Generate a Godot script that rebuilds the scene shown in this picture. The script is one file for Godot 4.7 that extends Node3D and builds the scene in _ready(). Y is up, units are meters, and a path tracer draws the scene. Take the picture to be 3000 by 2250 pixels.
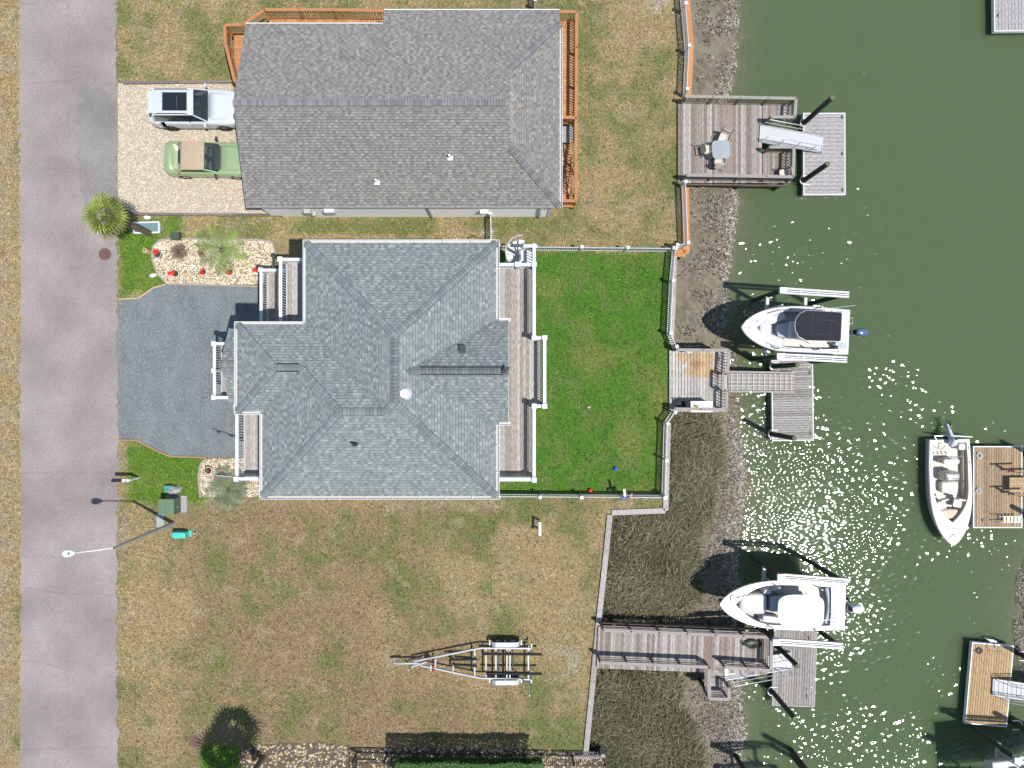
extends Node3D
# A canal-side lot seen from straight above: two houses, a road, docks, boats on lifts.
# Plan coordinates (u, v) are counted in the survey grid of the site: 2083 units per metre of height below the
# eye, which hangs 40 m above the lawn. at(u, v, y) turns them into metres at height y.
const EYE := 40.0
const GRID := 2083.0
const WATER := -1.5
const SUN := Vector3(0.384, 1.0, 0.208)

var rng := RandomNumberGenerator.new()
var mats := {}
var names := {}
var box_mesh := BoxMesh.new()
var rod_mesh := CylinderMesh.new()
var ball_mesh := SphereMesh.new()
var n_a := FastNoiseLite.new()
var n_b := FastNoiseLite.new()
var n_c := FastNoiseLite.new()
var n_d := FastNoiseLite.new()
var t_grain: Texture2D
var t_speck: Texture2D
var t_wood: Texture2D
var t_blotch: Texture2D
var t_relief: Texture2D
var t_gran: Texture2D

func at(u: float, v: float, y := 0.0) -> Vector3:
	return Vector3((u - 1500.0) * (EYE - y) / GRID, y, (v - 1125.0) * (EYE - y) / GRID)

func uv_of(x: float, z: float) -> Vector2:
	return Vector2(1500.0 + x * GRID / EYE, 1125.0 + z * GRID / EYE)

func r01() -> float:
	return rng.randf()

func rr(a: float, b: float) -> float:
	return rng.randf_range(a, b)

# ---------------------------------------------------------------- nodes
func numbered(called: String) -> String:
	var k: int = names.get(called, 0)
	names[called] = k + 1
	return called if k == 0 else "%s_%03d" % [called, k]

func thing(called: String, label: String, category: String, group := "", where := Vector3.ZERO, turn := 0.0) -> Node3D:
	var o := Node3D.new()
	o.name = numbered(called)
	add_child(o, true)
	o.position = where
	o.rotation.y = turn
	o.set_meta("label", label)
	o.set_meta("category", category)
	if group != "":
		o.set_meta("group", group)
	return o

func solo(called: String, mesh: Mesh, m: Material, label: String, category: String, where := Transform3D(), group := "") -> MeshInstance3D:
	var o := MeshInstance3D.new()
	o.name = numbered(called)
	o.mesh = mesh
	o.material_override = m
	o.transform = where
	add_child(o, true)
	o.set_meta("label", label)
	o.set_meta("category", category)
	if group != "":
		o.set_meta("group", group)
	return o

func structure(called: String, mesh: Mesh, m: Material, where := Transform3D()) -> MeshInstance3D:
	var o := MeshInstance3D.new()
	o.name = numbered(called)
	o.mesh = mesh
	o.material_override = m
	o.transform = where
	add_child(o, true)
	o.set_meta("kind", "structure")
	return o

func empty(called: String, parent: Node3D, where := Vector3.ZERO, turn := 0.0) -> Node3D:
	var o := Node3D.new()
	o.name = called
	parent.add_child(o, true)
	o.position = where
	o.rotation.y = turn
	return o

func put(parent: Node3D, called: String, mesh: Mesh, m: Material, where := Transform3D()) -> MeshInstance3D:
	var o := MeshInstance3D.new()
	o.name = called
	o.mesh = mesh
	o.material_override = m
	o.transform = where
	parent.add_child(o, true)
	return o

func bx(parent: Node3D, called: String, m: Material, c: Vector3, size: Vector3, turn := 0.0) -> MeshInstance3D:
	return put(parent, called, box_mesh, m, Transform3D(Basis(Vector3.UP, turn) * Basis.from_scale(size), c))

func axes(d: Vector3) -> Basis:
	# x across, y along the world's up as far as it goes, z along d
	var f := d.normalized()
	var up := Vector3.UP if absf(f.y) < 0.98 else Vector3.RIGHT
	var s := up.cross(f).normalized()
	return Basis(s, f.cross(s), f)

func bar(parent: Node3D, called: String, m: Material, p: Vector3, q: Vector3, w: float, h: float) -> MeshInstance3D:
	return put(parent, called, box_mesh, m, Transform3D(axes(q - p) * Basis.from_scale(Vector3(w, h, p.distance_to(q))), (p + q) / 2.0))

func rod(parent: Node3D, called: String, m: Material, p: Vector3, q: Vector3, r: float) -> MeshInstance3D:
	var b := axes(q - p)
	return put(parent, called, rod_mesh, m, Transform3D(Basis(b.x, b.z, -b.y) * Basis.from_scale(Vector3(r, p.distance_to(q), r)), (p + q) / 2.0))

func ball(parent: Node3D, called: String, m: Material, c: Vector3, r: Vector3) -> MeshInstance3D:
	return put(parent, called, ball_mesh, m, Transform3D(Basis.from_scale(r), c))

# ---------------------------------------------------------------- meshes
class Geo:
	var v := PackedVector3Array()
	var n := PackedVector3Array()
	var c := PackedColorArray()
	var t := PackedVector2Array()
	var col := Color.WHITE

	func tri(a: Vector3, b: Vector3, d: Vector3) -> void:   # counter-clockwise from the front
		var k := (b - a).cross(d - a)
		if k.length_squared() < 1e-14:
			return
		k = k.normalized()
		v.append(a); v.append(d); v.append(b)
		for i in 3:
			n.append(k)
			c.append(col)

	func quad(a: Vector3, b: Vector3, d: Vector3, e: Vector3) -> void:
		tri(a, b, d)
		tri(a, d, e)

	func fan(p: PackedVector3Array) -> void:
		for i in range(1, p.size() - 1):
			tri(p[0], p[i], p[i + 1])

	func box(o: Vector3, s: Vector3, b := Basis()) -> void:
		var h := s / 2.0
		var k := []
		for i in 8:
			k.append(o + b * Vector3(h.x if i & 1 else -h.x, h.y if i & 2 else -h.y, h.z if i & 4 else -h.z))
		quad(k[2], k[6], k[7], k[3])
		quad(k[0], k[1], k[5], k[4])
		quad(k[4], k[5], k[7], k[6])
		quad(k[1], k[0], k[2], k[3])
		quad(k[5], k[1], k[3], k[7])
		quad(k[0], k[4], k[6], k[2])

	func tube(p: PackedVector3Array, r: float, sides := 8, taper := 1.0) -> void:
		var rings := []
		for i in p.size():
			var d := (p[mini(i + 1, p.size() - 1)] - p[maxi(i - 1, 0)]).normalized()
			var up := Vector3.UP if absf(d.y) < 0.95 else Vector3.RIGHT
			var s := up.cross(d).normalized()
			var w := d.cross(s)
			var q: float = r * lerpf(1.0, taper, float(i) / maxf(1.0, p.size() - 1.0))
			var ring := PackedVector3Array()
			for j in sides:
				var a := TAU * j / sides
				ring.append(p[i] + (s * cos(a) + w * sin(a)) * q)
			rings.append(ring)
		for i in p.size() - 1:
			for j in sides:
				var j2 := (j + 1) % sides
				smooth_quad(rings[i][j], rings[i][j2], rings[i + 1][j2], rings[i + 1][j], (rings[i][j] - p[i]).normalized(), (rings[i][j2] - p[i]).normalized(), (rings[i + 1][j2] - p[i + 1]).normalized(), (rings[i + 1][j] - p[i + 1]).normalized())
		for e in 2:
			var ring: PackedVector3Array = rings[0] if e == 0 else rings[-1]
			for j in range(1, sides - 1):
				if e == 0:
					tri(ring[0], ring[j + 1], ring[j])
				else:
					tri(ring[0], ring[j], ring[j + 1])

	func smooth_quad(a: Vector3, b: Vector3, d: Vector3, e: Vector3, na: Vector3, nb: Vector3, nd: Vector3, ne: Vector3) -> void:
		# a b d e counter-clockwise from the front
		for k in [[a, na], [d, nd], [b, nb], [a, na], [e, ne], [d, nd]]:
			v.append(k[0])
			n.append(k[1])
			c.append(col)

	func grid(rows: Array, closed := false, flip := false) -> void:
		# rows of equal length, smooth normals
		var h: int = rows.size()
		var w: int = rows[0].size()
		var nn := []
		for i in h:
			var line := PackedVector3Array()
			for j in w:
				var l: Vector3 = rows[i][(j - 1 + w) % w] if closed else rows[i][maxi(j - 1, 0)]
				var r: Vector3 = rows[i][(j + 1) % w] if closed else rows[i][mini(j + 1, w - 1)]
				var k: Vector3 = (r - l).cross(rows[mini(i + 1, h - 1)][j] - rows[maxi(i - 1, 0)][j])
				if k.length_squared() < 1e-16:
					k = (r - l).cross((rows[mini(i + 1, h - 1)][(j + 1) % w] as Vector3) - rows[maxi(i - 1, 0)][(j + w - 1) % w])
				line.append((-k if flip else k).normalized())
			nn.append(line)
		for i in h - 1:
			for j in (w if closed else w - 1):
				var j2 := (j + 1) % w
				if flip:
					smooth_quad(rows[i][j], rows[i + 1][j], rows[i + 1][j2], rows[i][j2], nn[i][j], nn[i + 1][j], nn[i + 1][j2], nn[i][j2])
				else:
					smooth_quad(rows[i][j], rows[i][j2], rows[i + 1][j2], rows[i + 1][j], nn[i][j], nn[i][j2], nn[i + 1][j2], nn[i + 1][j])

	func prism(p: PackedVector2Array, y0: float, y1: float, smooth := false) -> void:
		# p in plan (x, z); top, bottom and sides
		var q := p.duplicate()
		if Geometry2D.is_polygon_clockwise(q):
			q.reverse()
		# with z down the page, a polygon that Geometry2D calls counter-clockwise runs clockwise seen from above
		var ix := Geometry2D.triangulate_polygon(q)
		for i in range(0, ix.size(), 3):
			up_tri(q[ix[i]], q[ix[i + 1]], q[ix[i + 2]], y1, true)
			up_tri(q[ix[i]], q[ix[i + 1]], q[ix[i + 2]], y0, false)
		var mid := Vector2.ZERO
		for a in q:
			mid += a / q.size()
		for i in q.size():
			var a := q[i]
			var b := q[(i + 1) % q.size()]
			var a0 := Vector3(a.x, y0, a.y)
			var b0 := Vector3(b.x, y0, b.y)
			var a1 := Vector3(a.x, y1, a.y)
			var b1 := Vector3(b.x, y1, b.y)
			if smooth:
				var na := Vector3(a.x - mid.x, 0, a.y - mid.y).normalized()
				var nb := Vector3(b.x - mid.x, 0, b.y - mid.y).normalized()
				smooth_quad(b0, a0, a1, b1, nb, na, na, nb)
			else:
				quad(b0, a0, a1, b1)

	func up_tri(a: Vector2, b: Vector2, d: Vector2, y: float, up: bool) -> void:
		var A := Vector3(a.x, y, a.y)
		var B := Vector3(b.x, y, b.y)
		var D := Vector3(d.x, y, d.y)
		if ((B - A).cross(D - A).y > 0.0) == up:
			tri(A, B, D)
		else:
			tri(A, D, B)

	func lathe(profile: PackedVector2Array, sides := 16, o := Vector3.ZERO) -> void:
		# profile: (radius, height) from bottom to top
		var rows := []
		for p in profile:
			var line := PackedVector3Array()
			for j in sides:
				var a := TAU * j / sides
				line.append(o + Vector3(cos(a) * p.x, p.y, -sin(a) * p.x))
			rows.append(line)
		grid(rows, true)

	func mesh(colors := true) -> ArrayMesh:
		var m := ArrayMesh.new()
		if v.size() == 0:
			return m
		var arr := []
		arr.resize(Mesh.ARRAY_MAX)
		arr[Mesh.ARRAY_VERTEX] = v
		arr[Mesh.ARRAY_NORMAL] = n
		if colors:
			arr[Mesh.ARRAY_COLOR] = c
		if t.size() == v.size():
			arr[Mesh.ARRAY_TEX_UV] = t
		m.add_surface_from_arrays(Mesh.PRIMITIVE_TRIANGLES, arr)
		return m

# ---------------------------------------------------------------- materials (colours are linear base colours)
func noise(freq: float, kind: int, octaves: int, sd: int) -> FastNoiseLite:
	var f := FastNoiseLite.new()
	f.noise_type = kind
	f.frequency = freq
	f.seed = sd
	f.fractal_type = FastNoiseLite.FRACTAL_FBM if octaves > 1 else FastNoiseLite.FRACTAL_NONE
	f.fractal_octaves = octaves
	return f

func ntex(size: int, f: FastNoiseLite, lo: float, hi: float, contrast := 0.0) -> NoiseTexture2D:
	var t := NoiseTexture2D.new()
	t.width = size
	t.height = size
	t.seamless = true
	t.noise = f
	var g := Gradient.new()
	g.set_color(0, Color(lo, lo, lo))
	g.set_color(1, Color(hi, hi, hi))
	g.set_offset(0, contrast)
	g.set_offset(1, 1.0 - contrast)
	t.color_ramp = g
	return t

func rgbl(r: float, g: float, b: float) -> Color:
	return Color(r, g, b)

func mat(key: String, col: Color, rough := 0.85, metal := 0.0, tex: Texture2D = null, scale := Vector3.ONE, vcol := false) -> StandardMaterial3D:
	if mats.has(key):
		return mats[key]
	var m := StandardMaterial3D.new()
	m.resource_name = key
	m.albedo_color = col.linear_to_srgb()
	m.roughness = rough
	m.metallic = metal
	m.vertex_color_use_as_albedo = vcol
	if tex:
		m.albedo_texture = tex
		m.uv1_triplanar = true
		m.uv1_world_triplanar = true
		m.uv1_scale = scale
	mats[key] = m
	return m

func relief(m: StandardMaterial3D, tex: Texture2D, cm: float) -> StandardMaterial3D:
	m.heightmap_enabled = true
	m.heightmap_texture = tex
	m.heightmap_scale = cm
	return m

func pane(key: String, col: Color, alpha: float, rough := 0.02) -> StandardMaterial3D:
	var m := mat(key, col, rough)
	m.albedo_color.a = alpha
	m.transparency = BaseMaterial3D.TRANSPARENCY_ALPHA
	return m

func woods(key: String, tones: Array, along_x: bool, rough := 0.85) -> Array:
	# a few tones of one timber, its grain running along world x or z
	var out := []
	for i in tones.size():
		var s := Vector3(0.16, 0.9, 2.6) if along_x else Vector3(2.6, 0.9, 0.16)
		var m := mat("%s_%d_%s" % [key, i, "x" if along_x else "z"], tones[i], rough, 0.0, t_wood, s)
		m.uv1_offset = Vector3(i * 0.37, i * 0.11, i * 0.71)
		out.append(m)
	return out

# ---------------------------------------------------------------- eye, sky, sun
func set_up_light() -> void:
	var cam := Camera3D.new()
	cam.name = "camera"
	cam.fov = rad_to_deg(2.0 * atan(1125.0 / GRID))
	cam.near = 0.5
	cam.far = 400.0
	cam.position = Vector3(0, EYE, 0)
	cam.rotation = Vector3(-PI / 2.0, 0, 0)
	add_child(cam)
	cam.current = true
	var env := Environment.new()
	env.background_mode = Environment.BG_SKY
	var sky := Sky.new()
	var sm := ProceduralSkyMaterial.new()
	sm.sky_top_color = Color(0.42, 0.50, 0.61)
	sm.sky_horizon_color = Color(0.75, 0.78, 0.80)
	sm.ground_bottom_color = Color(0.3, 0.3, 0.28)
	sm.ground_horizon_color = Color(0.6, 0.66, 0.7)
	sm.sun_angle_max = 4.0
	sky.sky_material = sm
	env.sky = sky
	env.background_energy_multiplier = 1.28
	env.tonemap_mode = Environment.TONE_MAPPER_LINEAR
	env.tonemap_exposure = 1.45
	env.sdfgi_enabled = true
	env.ssao_enabled = true
	env.ssil_enabled = true
	var we := WorldEnvironment.new()
	we.name = "environment"
	we.environment = env
	add_child(we)
	var sun := DirectionalLight3D.new()
	sun.name = "sun"
	sun.light_energy = 1.38
	sun.light_color = Color(1.0, 0.98, 0.95)
	sun.light_angular_distance = 0.53
	sun.shadow_enabled = true
	sun.basis = Basis.looking_at(-SUN.normalized(), Vector3(0, 0, -1))
	add_child(sun)

func set_up_tools() -> void:
	rng.seed = 20417
	box_mesh.size = Vector3.ONE
	rod_mesh.top_radius = 1.0
	rod_mesh.bottom_radius = 1.0
	rod_mesh.height = 1.0
	rod_mesh.radial_segments = 14
	rod_mesh.rings = 0
	ball_mesh.radius = 1.0
	ball_mesh.height = 2.0
	ball_mesh.radial_segments = 20
	ball_mesh.rings = 10
	n_a = noise(0.16, FastNoiseLite.TYPE_SIMPLEX_SMOOTH, 4, 11)
	n_b = noise(0.55, FastNoiseLite.TYPE_SIMPLEX_SMOOTH, 3, 23)
	n_c = noise(2.4, FastNoiseLite.TYPE_SIMPLEX_SMOOTH, 2, 37)
	n_d = noise(0.05, FastNoiseLite.TYPE_SIMPLEX_SMOOTH, 2, 41)
	t_grain = ntex(512, noise(0.21, FastNoiseLite.TYPE_SIMPLEX, 3, 3), 0.70, 1.0, 0.12)
	t_speck = ntex(512, noise(0.45, FastNoiseLite.TYPE_VALUE, 2, 5), 0.62, 1.0, 0.15)
	t_wood = ntex(512, noise(0.03, FastNoiseLite.TYPE_SIMPLEX, 5, 7), 0.62, 1.0, 0.1)
	t_blotch = ntex(512, noise(0.02, FastNoiseLite.TYPE_SIMPLEX_SMOOTH, 4, 9), 0.84, 1.0, 0.1)
	t_relief = ntex(512, noise(0.18, FastNoiseLite.TYPE_SIMPLEX, 2, 13), 0.0, 1.0)
	t_gran = ntex(512, noise(0.3, FastNoiseLite.TYPE_VALUE, 3, 15), 0.78, 1.0, 0.1)

# ---------------------------------------------------------------- the land
const EDGE := [[-700, 2008], [0, 2010], [130, 2024], [280, 2016], [286, 2000], [545, 2004], [735, 2010], [737, 1972], [1010, 1966], [1190, 1962], [1503, 1951], [1506, 1786], [1620, 1776], [1840, 1752], [2000, 1737], [2215, 1716], [2900, 1650]]
const SHORE := [[-700, 2170], [0, 2160], [100, 2158], [250, 2142], [300, 2125], [480, 2140], [580, 2158], [640, 2152], [800, 2130], [950, 2128], [1060, 2148], [1130, 2158], [1200, 2164], [1300, 2172], [1400, 2182], [1500, 2178], [1600, 2158], [1700, 2162], [1850, 2150], [2000, 2166], [2150, 2180], [2250, 2172], [2900, 2160]]
const FAR_SHORE := [[-700, 3200], [900, 3180], [1300, 3130], [1550, 3040], [1700, 2985], [1850, 2975], [1960, 2995], [2150, 3080], [2900, 3150]]

func along(line: Array, v: float) -> float:
	for i in line.size() - 1:
		if v <= line[i + 1][0]:
			return lerpf(line[i][1], line[i + 1][1], clampf((v - line[i][0]) / float(line[i + 1][0] - line[i][0]), 0, 1))
	return line[-1][1]

func inside(u: float, v: float, x0: float, x1: float, y0: float, y1: float, soft := 14.0) -> float:
	return clampf(minf(minf(u - x0, x1 - u), minf(v - y0, y1 - v)) / soft + 0.5, 0, 1)

func lawn_color(x: float, z: float) -> Color:
	var q := uv_of(x, z)
	var wob := n_b.get_noise_2d(x + 40, z) * 14.0
	var u := q.x + wob
	var v := q.y + n_b.get_noise_2d(x, z + 90) * 14.0
	var a := n_a.get_noise_2d(x, z)
	var b := n_b.get_noise_2d(x, z)
	var d := n_d.get_noise_2d(x, z)
	var tan_ := Color(0.285, 0.216, 0.104)
	var straw := Color(0.310, 0.240, 0.130)
	var brown := Color(0.226, 0.164, 0.090)
	var green := Color(0.135, 0.155, 0.048)
	var lush := Color(0.060, 0.156, 0.010)
	var pink := Color(0.31, 0.245, 0.160)
	var lot := inside(u, v, 350, 1790, 1470, 2400, 30.0)
	var base := tan_.lerp(straw, clampf(0.5 + b * 1.3, 0, 1))
	base = base.lerp(brown, clampf(lot * (0.42 + a * 1.2 + d * 1.6 + inside(u, v, 560, 1500, 1520, 2150, 260.0) * 0.35), 0, 0.9))
	# how much of it is green
	var g := 0.30 + a * 1.0 + b * 0.75
	g -= lot * 0.27
	g += inside(u, v, 1030, 1800, 1480, 1760, 120.0) * 0.2
	g += inside(u, v, 1540, 1740, 2120, 2200, 40.0) * 0.6
	g += inside(u, v, 345, 700, -200, 245, 60.0) * 0.10
	g += inside(u, v, 1690, 1880, 150, 760, 60.0) * 0.14
	g += inside(u, v, 860, 1240, 648, 682, 20.0) * 0.75
	g -= inside(u, v, 880, 1450, 686, 720, 20.0) * 0.5
	g -= inside(u, v, -300, 62, -800, 3000, 20.0) * 0.55
	g -= inside(u, v, 1850, 2000, -200, 140, 60.0) * 0.35
	var c := base.lerp(green, clampf(g * 1.25, 0, 0.92))
	c = c.lerp(pink, clampf((n_b.get_noise_2d(x * 0.8 + 200, z * 0.8) - 0.28) * 1.8, 0, 0.5) * (1.0 - inside(u, v, 1455, 1965, 740, 1448)))
	c = c.lerp(pink, inside(u, v, 500, 1480, 1462, 1490, 24.0) * clampf(0.35 + a, 0, 0.7))
	# the watered lawns
	var back := inside(u, v, 1450, 1968, 738, 1448, 12.0)
	var front := maxf(inside(u, v, 348, 486, 660, 862, 18.0), inside(u, v, 372, 592, 1300, 1478, 30.0))
	front = maxf(front, inside(u, v, 640, 900, 2170, 2300, 30.0) * 0.0 + inside(u, v, 590, 705, 2178, 2300, 20.0))
	front = maxf(front, inside(u, v, 440, 530, 635, 700, 16.0) * 0.8)
	var worn := clampf((n_a.get_noise_2d(x * 1.1 + 71, z * 1.1) - 0.16) * 1.6, 0, 0.6)
	var yellow := Color(0.17, 0.18, 0.045)
	if back > 0.0:
		var edge := clampf(1.0 - (1968.0 - q.x) / 90.0, 0, 1) * clampf((q.y - 1000.0) / 60.0, 0, 1) * (0.35 + 0.5 * clampf(b + 0.4, 0, 1))
		c = c.lerp(lush.lerp(green, clampf(0.12 + b * 0.8, 0, 0.5)).lerp(yellow, clampf(worn + edge, 0, 0.85)), back)
	if front > 0.0:
		c = c.lerp(Color(0.085, 0.165, 0.012).lerp(yellow, worn * 0.8), front * clampf(1.15 - worn * 0.5, 0, 1))
	# sandy verges beside the road
	var verge := maxf(inside(u, v, -20, 34, -800, 3000, 10.0) * clampf(0.55 + b * 1.5, 0, 1), inside(u, v, 340, 372, 1270, 1620, 8.0) * clampf(0.5 + b, 0, 0.9))
	c = c.lerp(Color(0.29, 0.235, 0.16), verge * 0.75)
	var bare := maxf(inside(u, v, 1900, 1990, -50, 70, 40.0), maxf(inside(u, v, 1600, 1690, 1900, 1990, 40.0), inside(u, v, 1330, 1450, 672, 690, 12.0))) * clampf(0.3 + b * 1.6, 0, 0.85)
	return c.lerp(Color(0.36, 0.31, 0.235), bare)

func land() -> void:
	var g := Geo.new()
	var vs := []
	var v := -700.0
	while v < 2900.0:
		vs.append(v)
		v += 10.0 if v > -60 and v < 2310 else 60.0
	for e in EDGE:
		vs.append(float(e[0]))
	vs.sort()
	var cols := 210
	var cache := []
	for k in vs.size():
		var z: float = (vs[k] - 1125.0) * EYE / GRID
		var xe: float = (along(EDGE, vs[k]) - 1500.0) * EYE / GRID
		var pts := PackedVector3Array()
		var cc := PackedColorArray()
		for j in cols + 1:
			var f := float(j) / cols
			var x := lerpf(-30.5, xe, (f * cols - 12.0) / (cols - 12.0)) if j >= 12 else -30.5 - (12 - j) * 4.0
			pts.append(Vector3(x, n_b.get_noise_2d(x * 0.6, z * 0.6) * 0.012 - 0.012, z))
			cc.append(lawn_color(x, z) * (0.92 + 0.16 * n_c.get_noise_2d(x, z)))
		cache.append([pts, cc])
	var V := PackedVector3Array()
	var N := PackedVector3Array()
	var C := PackedColorArray()
	var I := PackedInt32Array()
	for row in cache:
		V.append_array(row[0])
		C.append_array(row[1])
		for j in cols + 1:
			N.append(Vector3.UP)
	for k in vs.size() - 1:
		for j in cols:
			var a := k * (cols + 1) + j
			I.append_array(PackedInt32Array([a, a + 1, a + cols + 2, a, a + cols + 2, a + cols + 1]))
	var m := relief(mat("turf", Color(1.25, 1.25, 1.25), 0.95, 0.0, t_speck, Vector3(0.21, 0.21, 0.21), true), t_relief, 1.5)
	structure("ground", indexed(V, N, C, I), m)

func indexed(V: PackedVector3Array, N: PackedVector3Array, C: PackedColorArray, I: PackedInt32Array) -> ArrayMesh:
	var arr := []
	arr.resize(Mesh.ARRAY_MAX)
	arr[Mesh.ARRAY_VERTEX] = V
	arr[Mesh.ARRAY_NORMAL] = N
	if C.size():
		arr[Mesh.ARRAY_COLOR] = C
	arr[Mesh.ARRAY_INDEX] = I
	var m := ArrayMesh.new()
	m.add_surface_from_arrays(Mesh.PRIMITIVE_TRIANGLES, arr)
	return m

func bed_height(x: float, z: float) -> float:
	# the mud: a bank below the bulkhead, the canal bed, and the far bank
	var q := Vector2(1500.0 + x * GRID / (EYE - WATER), 1125.0 + z * GRID / (EYE - WATER))
	var d := (along(SHORE, q.y) - q.x) * (EYE - WATER) / GRID
	d += n_b.get_noise_2d(x, z) * 0.35
	var e := (q.x - along(FAR_SHORE, q.y)) * (EYE - WATER) / GRID + n_b.get_noise_2d(x, z + 50) * 0.4
	var h := d * (0.17 if d > 0 else 0.24)
	if e > -8.0:
		h = maxf(h, e * (0.17 if e > 0 else 0.24))
	h = clampf(h, -1.9, 0.55)
	return WATER + h

func mud() -> void:
	var V := PackedVector3Array()
	var N := PackedVector3Array()
	var C := PackedColorArray()
	var I := PackedInt32Array()
	var s := 0.13
	var nx := int(34.0 / s)
	var nz := int(62.0 / s)
	var hs := PackedFloat32Array()
	for k in nz + 1:
		for j in nx + 1:
			var x := 3.5 + j * s
			var z := -31.0 + k * s
			var h := bed_height(x, z)
			h += n_c.get_noise_2d(x, z) * 0.035 + n_c.get_noise_2d(x * 2.3, z * 2.3 + 60) * 0.03
			hs.append(h)
			V.append(Vector3(x, h, z))
			var wet := n_b.get_noise_2d(x + 9, z)
			var c := Color(0.185, 0.155, 0.110).lerp(Color(0.130, 0.106, 0.072), clampf(0.5 + wet * 1.2, 0, 1))
			c = c.lerp(Color(0.235, 0.21, 0.165), clampf(n_c.get_noise_2d(x + 31, z) * 1.2, 0, 0.7))
			if h < WATER + 0.02:
				c = c.lerp(Color(0.10, 0.082, 0.035), 0.5)
			C.append(c)
	for k in nz + 1:
		for j in nx + 1:
			var i := k * (nx + 1) + j
			var dx := hs[i + (1 if j < nx else 0)] - hs[i - (1 if j > 0 else 0)]
			var dz := hs[i + (nx + 1 if k < nz else 0)] - hs[i - (nx + 1 if k > 0 else 0)]
			N.append(Vector3(-dx, 2.0 * s, -dz).normalized())
	for k in nz:
		for j in nx:
			var a := k * (nx + 1) + j
			I.append_array(PackedInt32Array([a, a + 1, a + nx + 2, a, a + nx + 2, a + nx + 1]))
	structure("mud_bank", indexed(V, N, C, I), relief(mat("mud", Color(1.15, 1.15, 1.15), 0.72, 0.0, t_grain, Vector3(0.3, 0.3, 0.3), true), t_relief, 2.0))

func water() -> void:
	var s := 0.05
	var x0 := 10.2
	var z0 := -29.0
	var nx := int(27.0 / s)
	var nz := int(58.0 / s)
	var w1 := noise(2.25, FastNoiseLite.TYPE_SIMPLEX_SMOOTH, 1, 77)
	var w2 := noise(3.6, FastNoiseLite.TYPE_SIMPLEX_SMOOTH, 1, 78)
	var w3 := noise(0.12, FastNoiseLite.TYPE_SIMPLEX_SMOOTH, 2, 79)
	var hs := PackedFloat32Array()
	hs.resize((nx + 1) * (nz + 1))
	for k in nz + 1:
		for j in nx + 1:
			var x := x0 + j * s
			var z := z0 + k * s
			var m := w3.get_noise_2d(x, z)
			var calm := clampf(0.95 + m * 1.3, 0.5, 1.7)
			# wind ripples: crests mostly across the canal, bent by a slow drift
			var ph := m * 9.0
			var h := 0.0026 * sin(TAU * (z * 2.3 + x * 0.6) + ph) + 0.0022 * sin(TAU * (z * 1.7 - x * 1.1) - ph * 1.6)
			h += 0.0142 * w1.get_noise_2d(x * 0.85 + z * 0.2, z * 1.35) + 0.0012 * w2.get_noise_2d(x, z * 1.3)
			hs[k * (nx + 1) + j] = h * calm
	var V := PackedVector3Array()
	var N := PackedVector3Array()
	var I := PackedInt32Array()
	for k in nz + 1:
		for j in nx + 1:
			var i := k * (nx + 1) + j
			V.append(Vector3(x0 + j * s, WATER + hs[i], z0 + k * s))
			var dx := hs[i + (1 if j < nx else 0)] - hs[i - (1 if j > 0 else 0)]
			var dz := hs[i + (nx + 1 if k < nz else 0)] - hs[i - (nx + 1 if k > 0 else 0)]
			N.append(Vector3(-dx, 2.0 * s, -dz).normalized())
	for k in nz:
		for j in nx:
			var a := k * (nx + 1) + j
			I.append_array(PackedInt32Array([a, a + 1, a + nx + 2, a, a + nx + 2, a + nx + 1]))
	var surf := pane("water_surface", Color(0.112, 0.162, 0.078), 0.28, 0.05)
	surf.metallic_specular = 0.4
	var o := structure("water", indexed(V, N, PackedColorArray(), I), surf)
	# the silt that hangs in the water, layer below layer: the deeper the water, the more of it is seen through
	var silt := pane("silt", Color(0.112, 0.162, 0.078), 0.22, 0.2)
	silt.specular_mode = BaseMaterial3D.SPECULAR_DISABLED
	for d in [0.10, 0.20, 0.31, 0.44, 0.58, 0.74, 0.92, 1.15, 1.4]:
		var q := QuadMesh.new()
		q.size = Vector2(27.0, 58.0)
		q.orientation = PlaneMesh.FACE_Y
		put(o, "silt_layer", q, silt, Transform3D(Basis(), Vector3(x0 + 13.5, WATER - d, z0 + 29.0)))

func sheet(called: String, pts: Array, y: float, m: Material, ragged := 0.0, step := 0.5) -> MeshInstance3D:
	# a flat patch of ground with an uneven outline
	var p := PackedVector2Array()
	for i in pts.size():
		var a := at(pts[i][0], pts[i][1])
		var b := at(pts[(i + 1) % pts.size()][0], pts[(i + 1) % pts.size()][1])
		var k := maxi(1, int(a.distance_to(b) / step)) if ragged > 0.0 else 1
		for j in k:
			var c := a.lerp(b, float(j) / k)
			var w := Vector2(n_c.get_noise_2d(c.x * 1.2, c.z * 1.2), n_c.get_noise_2d(c.x * 1.2 + 50, c.z * 1.2)) * ragged
			p.append(Vector2(c.x, c.z) + w)
	var g := Geo.new()
	var ix := Geometry2D.triangulate_polygon(p)
	for i in range(0, ix.size(), 3):
		g.up_tri(p[ix[i]], p[ix[i + 1]], p[ix[i + 2]], y, true)
	return structure(called, g.mesh(false), m)

func in_poly(pts: Array, u: float, v: float) -> bool:
	var p := PackedVector2Array()
	for a in pts:
		p.append(Vector2(a[0], a[1]))
	return Geometry2D.is_point_in_polygon(Vector2(u, v), p)

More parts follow.
